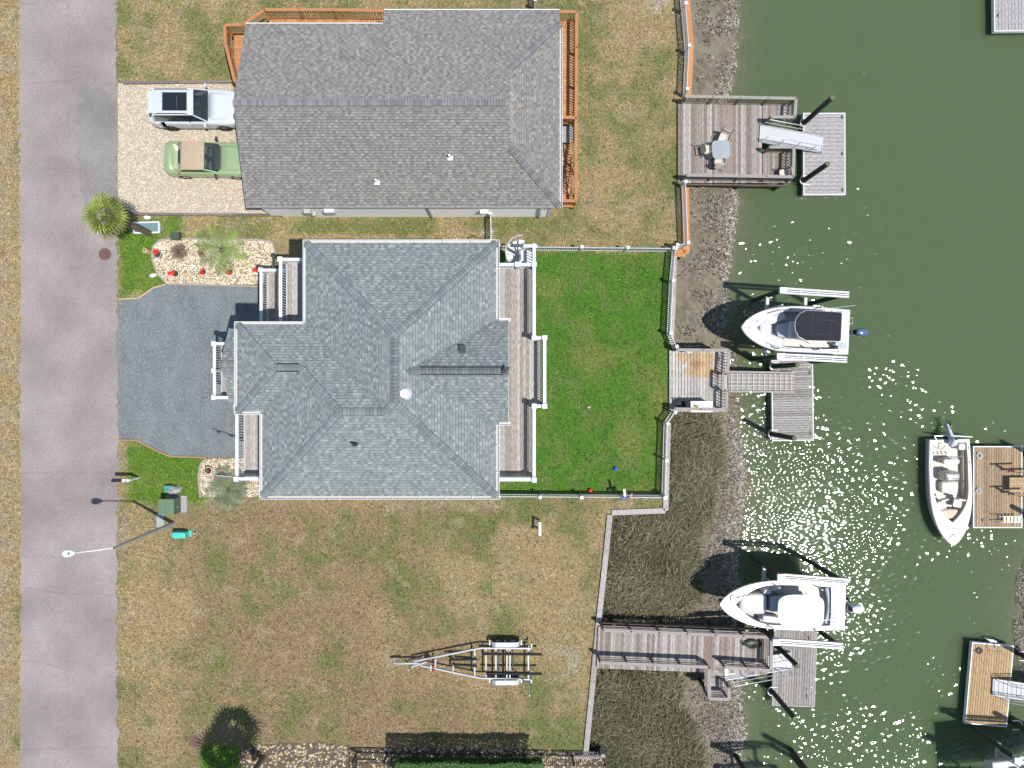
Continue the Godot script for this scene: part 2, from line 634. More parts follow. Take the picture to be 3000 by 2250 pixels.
const ROAD := [[58, -700], [56, 300], [60, 700], [58, 1200], [62, 1500], [60, 1800], [56, 2250], [56, 2900], [345, 2900], [346, 2250], [342, 1800], [345, 1500], [346, 1200], [343, 900], [345, 600], [342, 240], [341, 0], [340, -700]]
const BLUE_DRIVE := [[346, 884], [408, 874], [452, 842], [490, 832], [560, 836], [640, 838], [760, 842], [800, 850], [800, 1345], [700, 1342], [560, 1336], [500, 1335], [455, 1318], [405, 1290], [352, 1288], [345, 1250]]
const SHELL_DRIVE := [[346, 244], [740, 246], [740, 560], [850, 634], [400, 628], [346, 600]]
const BED_A := [[470, 705], [520, 702], [620, 703], [760, 705], [798, 712], [806, 740], [805, 800], [790, 832], [640, 834], [490, 830], [462, 800], [446, 755], [449, 722]]
const BED_B := [[604, 1344], [760, 1344], [775, 1455], [590, 1455], [582, 1400], [586, 1362]]
const ROCK_BED := [[700, 2250], [705, 2210], [722, 2192], [770, 2180], [850, 2178], [940, 2176], [1030, 2188], [1100, 2190], [1400, 2192], [1560, 2196], [1690, 2200], [1775, 2205], [1775, 2330], [690, 2330]]

func paving() -> void:
	var asphalt := mat("asphalt", Color(0.400, 0.346, 0.338), 0.9, 0.0, t_speck, Vector3(0.33, 0.33, 0.33))
	asphalt.detail_enabled = true
	asphalt.detail_albedo = t_blotch
	asphalt.detail_blend_mode = BaseMaterial3D.BLEND_MODE_MUL
	asphalt.detail_uv_layer = BaseMaterial3D.DETAIL_UV_2
	asphalt.uv2_triplanar = true
	asphalt.uv2_world_triplanar = true
	asphalt.uv2_scale = Vector3(0.023, 0.023, 0.023)
	var road := sheet("road", ROAD, 0.02, asphalt, 0.2, 0.22)
	var patch := asphalt.duplicate()
	patch.albedo_color = Color(0.335, 0.318, 0.318).linear_to_srgb()
	sheet("road_patch", [[236, 250], [300, 262], [340, 300], [341, 600], [300, 640], [246, 600], [228, 420]], 0.022, patch, 0.5, 0.3)
	# cracks: thin tarry seams, wandering
	var tar := mat("crack_tar", Color(0.12, 0.108, 0.106), 0.95)
	var runs := [[[58, 6], [90, 12], [130, 8], [200, 2]], [[202, 0], [200, 60], [205, 75], [201, 140], [200, 215]], [[200, 138], [260, 132], [330, 126]], [[66, 250], [150, 240], [205, 236], [240, 225]],
		[[66, 492], [130, 497], [190, 493], [232, 495]], [[231, 400], [232, 450], [237, 500], [240, 545], [247, 570]], [[200, 790], [235, 780], [262, 770]], [[246, 640], [242, 720], [240, 770]],
		[[58, 1384], [150, 1388], [250, 1386], [340, 1390]], [[66, 1632], [140, 1627], [172, 1637]], [[80, 1722], [150, 1734], [215, 1741], [262, 1737], [340, 1746]], [[60, 1938], [130, 1940], [165, 1954], [198, 1962]],
		[[200, 1860], [201, 2000], [200, 2120], [198, 2250]], [[60, 2197], [150, 2193], [250, 2190], [340, 2187]], [[58, 2072], [90, 2074]], [[200, 300], [202, 420]], [[262, 830], [300, 838], [344, 834]]]
	for run in runs:
		var g := Geo.new()
		var path := PackedVector2Array()
		for i in run.size() - 1:
			var k := 9
			for j in k:
				var u := lerpf(run[i][0], run[i + 1][0], float(j) / k) + rr(-1.6, 1.6)
				var w := lerpf(run[i][1], run[i + 1][1], float(j) / k) + rr(-1.6, 1.6)
				var c := at(u, w)
				path.append(Vector2(c.x, c.z))
		for i in path.size() - 1:
			var d := (path[i + 1] - path[i]).normalized().orthogonal() * rr(0.004, 0.011)
			var e := d * 1.0
			g.up_tri(path[i] - d, path[i] + d, path[i + 1] + e, 0.024, true)
			g.up_tri(path[i] - d, path[i + 1] + e, path[i + 1] - e, 0.024, true)
		put(road, "crack", g.mesh(false), tar)
	# drives
	var blue := mat("blue_gravel", Color(0.268, 0.306, 0.322), 0.95, 0.0, t_speck, Vector3(0.28, 0.28, 0.28))
	blue.detail_enabled = true
	blue.detail_albedo = ntex(256, noise(0.03, FastNoiseLite.TYPE_SIMPLEX_SMOOTH, 3, 19), 0.88, 1.0, 0.15)
	blue.detail_blend_mode = BaseMaterial3D.BLEND_MODE_MUL
	blue.detail_uv_layer = BaseMaterial3D.DETAIL_UV_2
	blue.uv2_triplanar = true
	blue.uv2_world_triplanar = true
	blue.uv2_scale = Vector3(0.09, 0.09, 0.05)
	relief(blue, t_relief, 3.0)
	sheet("gravel_driveway", BLUE_DRIVE, 0.024, blue, 0.12, 0.3)
	var shell := relief(mat("shell_gravel", Color(0.60, 0.525, 0.42), 0.95, 0.0, t_speck, Vector3(0.25, 0.25, 0.25)), t_relief, 3.0)
	sheet("shell_driveway", SHELL_DRIVE, 0.016, shell, 0.0)
	var bed := relief(mat("bed_soil", Color(0.30, 0.24, 0.15), 0.95, 0.0, t_speck, Vector3(0.3, 0.3, 0.3)), t_relief, 2.0)
	sheet("planting_bed", BED_A, 0.012, bed, 0.02, 0.4)
	sheet("planting_bed", BED_B, 0.012, bed, 0.02, 0.4)
	sheet("rock_bed_soil", ROCK_BED, 0.010, mat("dark_soil", Color(0.13, 0.10, 0.07), 0.95, 0.0, t_speck, Vector3(0.3, 0.3, 0.3)), 0.1, 0.4)

func scatter(called: String, label: String, mesh: Mesh, m: Material, xf: Array, cols: PackedColorArray, category := "") -> MultiMeshInstance3D:
	var mm := MultiMesh.new()
	mm.transform_format = MultiMesh.TRANSFORM_3D
	mm.use_colors = true
	mm.mesh = mesh
	mm.instance_count = xf.size()
	for i in xf.size():
		mm.set_instance_transform(i, xf[i])
		mm.set_instance_color(i, cols[i])
	var o := MultiMeshInstance3D.new()
	o.name = numbered(called)
	o.multimesh = mm
	o.material_override = m
	o.set_meta("kind", "stuff")
	o.set_meta("label", label)
	o.set_meta("category", category if category != "" else called.replace("_", " "))
	add_child(o, true)
	return o

func chip_mesh(sides: int, flat: float) -> ArrayMesh:
	# a low irregular stone or shell
	var g := Geo.new()
	var low := PackedVector3Array()
	var mid := PackedVector3Array()
	for j in sides:
		var a := TAU * j / sides + rr(-0.2, 0.2)
		var r := rr(0.8, 1.15)
		low.append(Vector3(cos(a) * r, 0, -sin(a) * r))
		mid.append(Vector3(cos(a) * r * 0.72, flat * rr(0.75, 1.1), -sin(a) * r * 0.72))
	for j in sides:
		var k := (j + 1) % sides
		g.quad(low[j], low[k], mid[k], mid[j])
	var top := Vector3(rr(-0.1, 0.1), flat * 1.15, rr(-0.1, 0.1))
	for j in sides:
		g.tri(mid[j], mid[(j + 1) % sides], top)
	return g.mesh(false)

func turf() -> void:
	# short grass: small splayed tufts, coloured as the turf they grow from
	var g := Geo.new()
	for i in 6:
		var a := TAU * i / 6.0 + 0.3 * sin(i * 2.1)
		var d := Vector3(cos(a), 0, sin(a))
		var s := Vector3(-sin(a), 0, cos(a)) * 0.16
		var r := 0.75 + 0.35 * sin(i * 4.7)
		g.tri(-s + d * 0.1, s + d * 0.1, d * r + Vector3(0, 0.75 + 0.25 * cos(i * 3.0), 0))
	var m := mat("grass_blade", Color(1, 1, 1), 0.9, 0.0, null, Vector3.ONE, true)
	var xf := []
	var cols := PackedColorArray()
	var off := [ROAD, BLUE_DRIVE, SHELL_DRIVE, BED_A, BED_B, ROCK_BED]
	var polys := []
	for p in off:
		var q := PackedVector2Array()
		for a in p:
			q.append(Vector2(a[0], a[1]))
		polys.append(q)
	while xf.size() < 150000:
		var u := rr(-20, 2024)
		var v := rr(-30, 2280)
		if u > along(EDGE, v) - 5.0:
			continue
		if (u > 700 and u < 1630 and v > 60 and v < 600) or (u > 800 and u < 1470 and v > 715 and v < 1440):
			continue
		var hit := false
		for k in polys.size():
			var b: float = 3.0 if k == 0 else 0.0
			if Geometry2D.is_point_in_polygon(Vector2(u, v), polys[k]):
				hit = true
				break
		if hit:
			continue
		var p := at(u, v)
		var s := rr(0.04, 0.095)
		xf.append(Transform3D(Basis(Vector3.UP, rr(0, TAU)) * Basis.from_scale(Vector3(s, s * rr(0.4, 0.8), s)), Vector3(p.x, -0.01, p.z)))
		var c := lawn_color(p.x, p.z)
		var f := r01()
		c = c * (rr(0.34, 0.62) if f < 0.3 else (rr(0.85, 1.25) if f < 0.7 else rr(1.35, 1.95)))
		c.a = 1.0
		cols.append(c)
	scatter("grass", "short patchy lawn grass, green to straw coloured", g.mesh(false), m, xf, cols)

func gravels() -> void:
	var m := mat("chip", Color(1, 1, 1), 0.9, 0.0, null, Vector3.ONE, true)
	var kinds := [
		["gravel", "loose blue-grey gravel on the driveway", BLUE_DRIVE, 15000, 0.016, 0.032, [Color(0.27, 0.30, 0.315), Color(0.15, 0.17, 0.182), Color(0.205, 0.228, 0.24), Color(0.12, 0.135, 0.145)], 0.022],
		["shell_gravel", "loose pale shell gravel on the parking area", SHELL_DRIVE, 16000, 0.018, 0.04, [Color(0.62, 0.55, 0.45), Color(0.46, 0.38, 0.28), Color(0.34, 0.27, 0.19), Color(0.6, 0.52, 0.4)], 0.014],
		["pebbles", "pale river pebbles in the palm bed", BED_A, 9000, 0.025, 0.055, [Color(0.6, 0.52, 0.40), Color(0.42, 0.32, 0.17), Color(0.52, 0.46, 0.36), Color(0.24, 0.18, 0.11), Color(0.65, 0.62, 0.55)], 0.012],
		["pebbles", "pale river pebbles round the clump palm", BED_B, 3600, 0.025, 0.055, [Color(0.6, 0.52, 0.42), Color(0.42, 0.34, 0.22), Color(0.55, 0.5, 0.42), Color(0.26, 0.2, 0.14)], 0.012],
	]
	for k in kinds:
		var mesh := chip_mesh(6, 0.55)
		var xf := []
		var cols := PackedColorArray()
		var q := PackedVector2Array()
		var lo := Vector2(1e6, 1e6)
		var hi := -lo
		for a in k[2]:
			q.append(Vector2(a[0], a[1]))
			lo = lo.min(Vector2(a[0], a[1]))
			hi = hi.max(Vector2(a[0], a[1]))
		while xf.size() < k[3]:
			var p := Vector2(rr(lo.x, hi.x), rr(lo.y, hi.y))
			if not Geometry2D.is_point_in_polygon(p, q):
				continue
			var w := at(p.x, p.y)
			var s: float = rr(k[4], k[5])
			xf.append(Transform3D(Basis(Vector3.UP, rr(0, TAU)) * Basis.from_scale(Vector3(s, s, s * rr(0.6, 1.0))), Vector3(w.x, k[7], w.z)))
			cols.append((k[6][rng.randi() % k[6].size()] as Color) * rr(0.8, 1.15))
		scatter(k[0], k[1], mesh, m, xf, cols)

func shore_life() -> void:
	# oyster shells on the mud, and dark chips in place of mud holes
	var m := mat("shell_hole_chip", Color(1, 1, 1), 0.6, 0.0, null, Vector3.ONE, true)
	var mesh := chip_mesh(5, 0.35)
	var xf := []
	var cols := PackedColorArray()
	var tries := 0
	while xf.size() < 36000 and tries < 600000:
		tries += 1
		var v := rr(-40, 2290)
		var sh := along(SHORE, v)
		var u := sh - (absf(rng.randfn(0.0, 62.0)) if r01() < 0.7 else rr(0.0, 190.0)) + rr(-4, 12)
		var far := false
		if r01() < 0.06:
			v = rr(1640, 2000)
			u = along(FAR_SHORE, v) + absf(rng.randfn(0, 30)) - 6
			far = true
		var e := along(EDGE, v)
		if u < e + 14:
			continue
		var x := (u - 1500.0) * (EYE - WATER) / GRID
		var z := (v - 1125.0) * (EYE - WATER) / GRID
		var dens := 0.42 + n_b.get_noise_2d(x * 0.7, z * 0.7) * 1.1
		if v < 820:
			dens += 0.1 * clampf(1.0 - (sh - u) / 60.0, -1, 1)
		elif v < 1010:
			dens -= 0.15
		if v > 1830 and u > 2020:
			dens += 0.5
		if v > 1330 and v < 1760:
			dens += 0.15
		if r01() > dens:
			continue
		var s := rr(0.025, 0.07)
		var b := Basis(Vector3.UP, rr(0, TAU)) * Basis(Vector3.RIGHT, rr(-0.7, 0.7)) * Basis.from_scale(Vector3(s * rr(0.9, 1.9), s, s * rr(0.4, 0.8)))
		xf.append(Transform3D(b, Vector3(x, bed_height(x, z) + rr(0.0, 0.03), z)))
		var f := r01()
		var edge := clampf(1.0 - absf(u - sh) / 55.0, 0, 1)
		var c := Color(0.042, 0.036, 0.028) if f < 0.46 - edge * 0.22 else (Color(0.17, 0.145, 0.108) if f < 0.80 - edge * 0.24 else Color(0.22, 0.20, 0.165).lerp(Color(0.52, 0.51, 0.49), r01() * r01() * (0.3 + edge)))  # the near-black tone paints the shade inside holes in the mud
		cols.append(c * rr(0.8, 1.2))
	scatter("shells_and_mud_holes", "grey and white oyster shells, and dark chips painted as mud holes, strewn over the mud bank", mesh, m, xf, cols, "shells")
	# cord grass in the marsh: arching clumps
	var g := Geo.new()
	for i in 11:
		var a := TAU * i / 11.0 + sin(i * 3.3) * 0.4
		var lean := 0.45 + 0.35 * sin(i * 1.7)
		var d := Vector3(cos(a), 0, sin(a))
		var s := Vector3(-sin(a), 0, cos(a)) * 0.016
		var hgt := 0.75 + 0.25 * cos(i * 2.9)
		var p0 := d * 0.05
		var p1 := d * lean * 0.35 + Vector3(0, hgt * 0.62, 0)
		var p2 := d * lean * 0.85 + Vector3(0, hgt * 0.92, 0)
		var p3 := d * (lean * 1.25 + 0.1) + Vector3(0, hgt * 0.88, 0)
		g.quad(p0 - s, p0 + s, p1 + s, p1 - s)
		g.quad(p1 - s, p1 + s, p2 + s * 0.8, p2 - s * 0.8)
		g.tri(p2 - s * 0.8, p2 + s * 0.8, p3)
	var gm := mat("cord_grass", Color(1, 1, 1), 0.8, 0.0, null, Vector3.ONE, true)
	gm.backlight_enabled = true
	gm.backlight = Color(0.25, 0.25, 0.2)
	var zones := [
		[[[1968, 1212], [2100, 1212], [2118, 1290], [2105, 1380], [2075, 1450], [2068, 1520], [2030, 1640], [2040, 1720], [2010, 1790], [1930, 1806], [1775, 1806], [1800, 1512], [1955, 1512]], 7000],
		[[[1752, 1962], [1960, 1962], [2010, 1990], [1955, 2050], [1985, 2085], [2035, 2130], [2050, 2200], [2040, 2300], [1725, 2300]], 4800]]
	xf = []
	cols = PackedColorArray()
	for zn in zones:
		var q := PackedVector2Array()
		var lo := Vector2(1e6, 1e6)
		var hi := -lo
		for a in zn[0]:
			q.append(Vector2(a[0], a[1]))
			lo = lo.min(Vector2(a[0], a[1]))
			hi = hi.max(Vector2(a[0], a[1]))
		var k := 0
		while k < zn[1]:
			var p := Vector2(rr(lo.x, hi.x), rr(lo.y, hi.y))
			var w := at(p.x, p.y, -0.7)
			var ed := Vector2(n_b.get_noise_2d(w.x, w.z), n_b.get_noise_2d(w.x + 30, w.z)) * 26.0
			if not Geometry2D.is_point_in_polygon(p + ed, q):
				continue
			k += 1
			var gr := bed_height(w.x, w.z)
			var s := rr(0.55, 0.95)
			var wind := n_a.get_noise_2d(w.x * 2.0, w.z * 2.0) * 2.0
			var b := Basis(Vector3(cos(wind), 0, sin(wind)).normalized(), rr(0.15, 0.6)) * Basis(Vector3.UP, rr(0, TAU))
			xf.append(Transform3D(b * Basis.from_scale(Vector3(s, s * rr(0.7, 1.0), s)), Vector3(w.x, gr - 0.03, w.z)))
			var f := clampf(0.5 + n_a.get_noise_2d(w.x * 1.5, w.z * 1.5) * 1.2 + rr(-0.3, 0.3), 0, 1)
			var c := Color(0.085, 0.090, 0.040).lerp(Color(0.170, 0.160, 0.090), f)
			if r01() < 0.10:
				c = Color(0.15, 0.105, 0.06)
			elif r01() < 0.14:
				c = Color(0.29, 0.285, 0.19)
			cols.append(c * rr(0.5, 1.3))
	scatter("marsh_grass", "olive cord grass bent over in the marsh beside the bulkhead", g.mesh(false), gm, xf, cols)

# ---------------------------------------------------------------- decks and railings
func boards(parent: Node3D, o: Vector3, u: Vector3, v: Vector3, lu: float, lv: float, w: float, ms: Array, called := "board", thick := 0.04, gap := 0.008) -> void:
	# boards that run along u, laid side by side along v; o is the corner, at the boards' top
	var k := int(round(lv / w))
	w = lv / k
	var b := Basis(u, Vector3.UP, u.cross(Vector3.UP))
	for i in k:
		var c := o + v * (w * (i + 0.5)) + u * (lu / 2.0) + Vector3(0, -thick / 2.0 + rr(-0.003, 0.003), 0)
		put(parent, called, box_mesh, ms[rng.randi() % ms.size()], Transform3D(b * Basis.from_scale(Vector3(lu - rr(0.0, 0.012), thick, w - gap)), c))

func rail(parent: Node3D, path: Array, st: Dictionary) -> void:
	# path: points on the floor; posts at each corner and every st.every metres, a cap rail, a foot rail and balusters
	var up := Vector3.UP
	var h: float = st.h
	for i in path.size() - 1:
		var a: Vector3 = path[i]
		var b: Vector3 = path[i + 1]
		var d := a.distance_to(b)
		var dir := (b - a) / d
		bar(parent, "top_rail", st.m, a + up * (h - st.cap_h / 2.0), b + up * (h - st.cap_h / 2.0), st.cap_w, st.cap_h)
		if st.get("mid", true):
			bar(parent, "bottom_rail", st.m, a + up * 0.12, b + up * 0.12, st.get("foot_w", 0.05), 0.06)
		var bays := maxi(1, int(round(d / st.every)))
		for k in range(0 if (i == 0 and st.get("first", true)) else 1, bays + (1 if i < path.size() - 2 or st.get("last", true) else 0)):
			var p := a + dir * (d * k / bays)
			bx(parent, "post", st.get("post_m", st.m), p + up * ((h + st.get("post_up", 0.0)) / 2.0 - st.get("down", 0.0) / 2.0), Vector3(st.post, h + st.get("post_up", 0.0) + st.get("down", 0.0), st.post), atan2(dir.x, dir.z))
			if st.get("caps", 0.0) > 0.0:
				bx(parent, "post_cap", st.m, p + up * (h + st.get("post_up", 0.0) + 0.025), Vector3(st.caps, 0.05, st.caps), atan2(dir.x, dir.z))
		if st.get("bars", 0) > 0:      # horizontal rails in place of balusters
			for k in st.bars:
				var y: float = h * (k + 1.0) / (st.bars + 1.0)
				bar(parent, "middle_rail", st.m, a + up * y, b + up * y, 0.035, 0.09)
		else:
			var nb := maxi(1, int(d / st.gap))
			for k in range(1, nb):
				var p := a + dir * (d * k / nb)
				bx(parent, "baluster", st.get("bal_m", st.m), p + up * (h * 0.5 + 0.03), Vector3(st.bal * (0.5 if st.has("tall") else 1.0), h - 0.2 + st.get("tall", 0.0) * 2.0, st.bal), atan2(dir.x, dir.z))

# ---------------------------------------------------------------- roofs
func pln(o: Vector2, d: Vector2, y0: float, s: float) -> Dictionary:
	return {"o": o, "d": d, "y": y0, "s": s}

func ph(p: Dictionary, q: Vector2) -> float:
	return p.y + p.s * (q - (p.o as Vector2)).dot(p.d)

func meet(a: Dictionary, b: Dictionary, c: Dictionary) -> Vector2:
	# where three roof planes are at one height
	var l := []
	for q in [b, c]:
		var g: Vector2 = a.d * a.s - q.d * q.s
		l.append([g.x, g.y, q.y - q.s * (q.o as Vector2).dot(q.d) - a.y + a.s * (a.o as Vector2).dot(a.d)])
	var det: float = l[0][0] * l[1][1] - l[0][1] * l[1][0]
	return Vector2((l[0][2] * l[1][1] - l[0][1] * l[1][2]) / det, (l[0][0] * l[1][2] - l[0][2] * l[1][0]) / det)

func v3(p: Dictionary, q: Vector2, lift := 0.0) -> Vector3:
	return Vector3(q.x, ph(p, q) + lift, q.y)

func roof_face(slab: Geo, field: Geo, singles: Array, p: Dictionary, poly: PackedVector2Array, expo: float, tab: float, tones: Array) -> void:
	var ix := Geometry2D.triangulate_polygon(poly)
	for i in range(0, ix.size(), 3):
		var a := v3(p, poly[ix[i]], -0.03)
		var b := v3(p, poly[ix[i + 1]], -0.03)
		var c := v3(p, poly[ix[i + 2]], -0.03)
		if (b - a).cross(c - a).y > 0:
			slab.tri(a, b, c)
		else:
			slab.tri(a, c, b)
	var d: Vector2 = p.d
	var w := Vector2(-d.y, d.x)
	var tmax := 0.0
	var lo := 1e9
	var hi := -1e9
	for q in poly:
		tmax = maxf(tmax, (q - (p.o as Vector2)).dot(d))
		lo = minf(lo, (q - (p.o as Vector2)).dot(w))
		hi = maxf(hi, (q - (p.o as Vector2)).dot(w))
	var tmin := 0.0
	for q in poly:
		tmin = minf(tmin, (q - (p.o as Vector2)).dot(d))
	var t := tmin
	var thin := false
	while t < tmax:
		var x := lo - rr(0.0, tab)
		while x < hi:
			var wd := tab * rr(0.7, 1.25)
			thin = not thin if r01() < 0.85 else thin
			var thick := 0.014 if thin else 0.03
			var cs := PackedVector2Array()
			for k in [[x, t - 0.012], [x + wd, t - 0.012], [x + wd, t + expo + 0.01], [x, t + expo + 0.01]]:
				cs.append((p.o as Vector2) + w * k[0] + d * k[1])
			x += wd
			var n_in := 0
			for q in cs:
				if Geometry2D.is_point_in_polygon(q, poly):
					n_in += 1
			var tone: Color = tones[rng.randi() % tones.size()]
			field.col = tone * rr(0.95, 1.05) * (0.86 if thin else 1.08)
			if n_in == 4:
				var A := v3(p, cs[0], thick)
				var B := v3(p, cs[1], thick)
				var C := v3(p, cs[2], 0.003)
				var D := v3(p, cs[3], 0.003)
				if (B - A).cross(C - A).y < 0:
					var tmp := A
					A = B
					B = tmp
					tmp = C
					C = D
					D = tmp
				singles.append([A, B, C, D, field.col, 1])
			elif n_in > 0:
				for piece in Geometry2D.intersect_polygons(cs, poly):
					var pp := PackedVector3Array()
					for q in piece:
						pp.append(v3(p, q, 0.007))
					if pp.size() > 2:
						if (pp[1] - pp[0]).cross(pp[2] - pp[0]).y < 0:
							pp.reverse()
						field.fan(pp)
		t += expo

func shingle_quad(g: Geo, s: Array, o := Vector3.ZERO) -> void:
	var A: Vector3 = s[0] - o
	var B: Vector3 = s[1] - o
	var C: Vector3 = s[2] - o
	var D: Vector3 = s[3] - o
	var dn := Vector3(0, -0.025, 0)
	g.quad(A, B, C, D)
	# the cut edge: bare asphalt, darker than the granules
	var lip := ((A - D) * Vector3(1, 0, 1)).normalized() * 0.016 + dn
	var keep := g.col
	g.col = keep * 0.3 if s.size() > 5 else Color(0.3, 0.3, 0.3)
	g.quad(A + lip, B + lip, B, A)
	g.col = keep
	g.quad(B + dn, C + dn, C, B)
	g.quad(D + dn, A + dn, A, D)

func finish_roof(roof: Node3D, slab: Geo, field: Geo, singles: Array, tones: Array, key: String) -> void:
	put(roof, "roof_deck", slab.mesh(false), mat(key + "_under", Color(0.06, 0.065, 0.07), 0.95))
	var fm := mat(key + "_shingle", Color(1.3, 1.3, 1.3), 0.95, 0.0, t_gran, Vector3(0.6, 0.6, 0.6), true)
	# the shingles nearest the ridges show largest: each of those is a piece of its own
	singles.sort_custom(func(a, b): return a[0].y > b[0].y)
	var ms := []
	for i in tones.size():
		ms.append(mat("%s_tone_%d" % [key, i], (tones[i] as Color) * 1.3, 0.95, 0.0, t_gran, Vector3(0.6, 0.6, 0.6), true))
	for i in singles.size():
		if i < 260:
			var g := Geo.new()
			var o: Vector3 = singles[i][0]
			shingle_quad(g, singles[i].slice(0, 5), o)
			put(roof, "shingle", g.mesh(), ms[i % ms.size()], Transform3D(Basis(), o))
		else:
			field.col = singles[i][4]
			shingle_quad(field, singles[i])
	var o := put(roof, "shingle_field", field.mesh(), fm)
	o.set_meta("kind", "stuff")

func caps(roof: Node3D, a: Vector3, b: Vector3, na: Vector2, nb: Vector2, sa: float, sb: float, ms: Array, wide := 0.15, step := 0.15) -> void:
	# bent cap shingles from a (low) to b along a ridge; na, nb: downhill directions of the two sides, sa, sb their slopes
	var g := Geo.new()
	var d := (b - a).normalized()
	var side := d.cross(Vector3.UP).normalized()
	var pa := side * wide * (1.0 if side.dot(Vector3(na.x, 0, na.y)) > 0 else -1.0)
	var la := pa + Vector3(0, -sa * maxf(0.0, Vector2(pa.x, pa.z).dot(na)), 0)
	var lb := -pa + Vector3(0, -sb * maxf(0.0, Vector2(-pa.x, -pa.z).dot(nb)), 0)
	var f := d * step * 1.12
	var up0 := Vector3(0, 0.075, 0)
	var up1 := Vector3(0, 0.03, 0)
	var q := [la + up0, up0, lb + up0, la + f + up1, f + up1, lb + f + up1]
	if (((q[1] as Vector3) - q[0]).cross(q[4] - q[0])).y < 0:
		g.quad(q[0], q[3], q[4], q[1])
		g.quad(q[1], q[4], q[5], q[2])
	else:
		g.quad(q[0], q[1], q[4], q[3])
		g.quad(q[1], q[2], q[5], q[4])
	for k in [[0, 1], [1, 2]]:
		var s: Vector3 = q[k[0]]
		var e: Vector3 = q[k[1]]
		var dn := Vector3(0, -0.05, 0)
		var lip := dn - d * 0.028
		g.col = Color(0.42, 0.42, 0.42)
		if (e - s).cross(lip).dot(d) > 0:
			g.quad(s, e, e + lip, s + lip)
		else:
			g.quad(e, s, s + lip, e + lip)
	for k in [[0, 3], [2, 5]]:
		var s: Vector3 = q[k[0]]
		var e: Vector3 = q[k[1]]
		var lip: Vector3 = (s - q[1]).normalized() * 0.02 + Vector3(0, -0.05, 0)
		if (e - s).cross(lip).dot(s - (q[1] as Vector3)) > 0:
			g.quad(s, e, e + lip, s + lip)
		else:
			g.quad(e, s, s + lip, e + lip)
	var m := g.mesh()
	var n := maxi(1, int(a.distance_to(b) / step))
	for i in n:
		put(roof, "ridge_cap", m, ms[rng.randi() % ms.size()], Transform3D(Basis(), a.lerp(b, float(i) / n)))

func gutter(parent: Node3D, a: Vector3, b: Vector3, out: Vector3, white: Material, hang := 1.15) -> void:
	# an open trough along an eave from a to b; out points away from the roof
	var o := empty("gutter", parent)
	var dn := Vector3(0, -0.05, 0)
	var d := (b - a).normalized()
	bar(o, "gutter_front", white, a + out * 0.125 + dn, b + out * 0.125 + dn, 0.028, 0.13)
	bar(o, "gutter_floor", mat("gutter_floor", Color(0.42, 0.42, 0.41), 0.7), a + out * 0.06 + dn * 2.1, b + out * 0.06 + dn * 2.1, 0.11, 0.012)
	bar(o, "fascia", white, a + out * -0.005 + dn * 1.6, b + out * -0.005 + dn * 1.6, 0.02, 0.2)
	var k := int(a.distance_to(b) / hang)
	for i in range(1, k):
		var p := a.lerp(b, float(i) / k)
		bar(o, "hanger", white, p + out * 0.0, p + out * 0.13, 0.03, 0.02)

func wall_shell(parent: Node3D, p: PackedVector2Array, y0: float, y1: float, m: Material) -> void:
	for i in p.size():
		var a := p[i]
		var b := p[(i + 1) % p.size()]
		var d := (b - a).normalized()
		var c := (a + b) / 2.0
		bx(parent, "wall", m, Vector3(c.x, (y0 + y1) / 2.0, c.y), Vector3(0.16, y1 - y0 - 0.002 * i, a.distance_to(b) + 0.15), atan2(d.x, d.y))

func window(parent: Node3D, c: Vector3, w: float, h: float, turn: float, white: Material) -> void:
	var o := empty("window", parent, c, turn)
	bx(o, "frame", white, Vector3(0, 0, 0.0), Vector3(w + 0.16, h + 0.16, 0.06))
	bx(o, "pane", mat("dark_glass", Color(0.02, 0.03, 0.04), 0.05), Vector3(0, 0, 0.025), Vector3(w, h, 0.03))
	bx(o, "muntin", white, Vector3(0, 0, 0.045), Vector3(w, 0.04, 0.012))

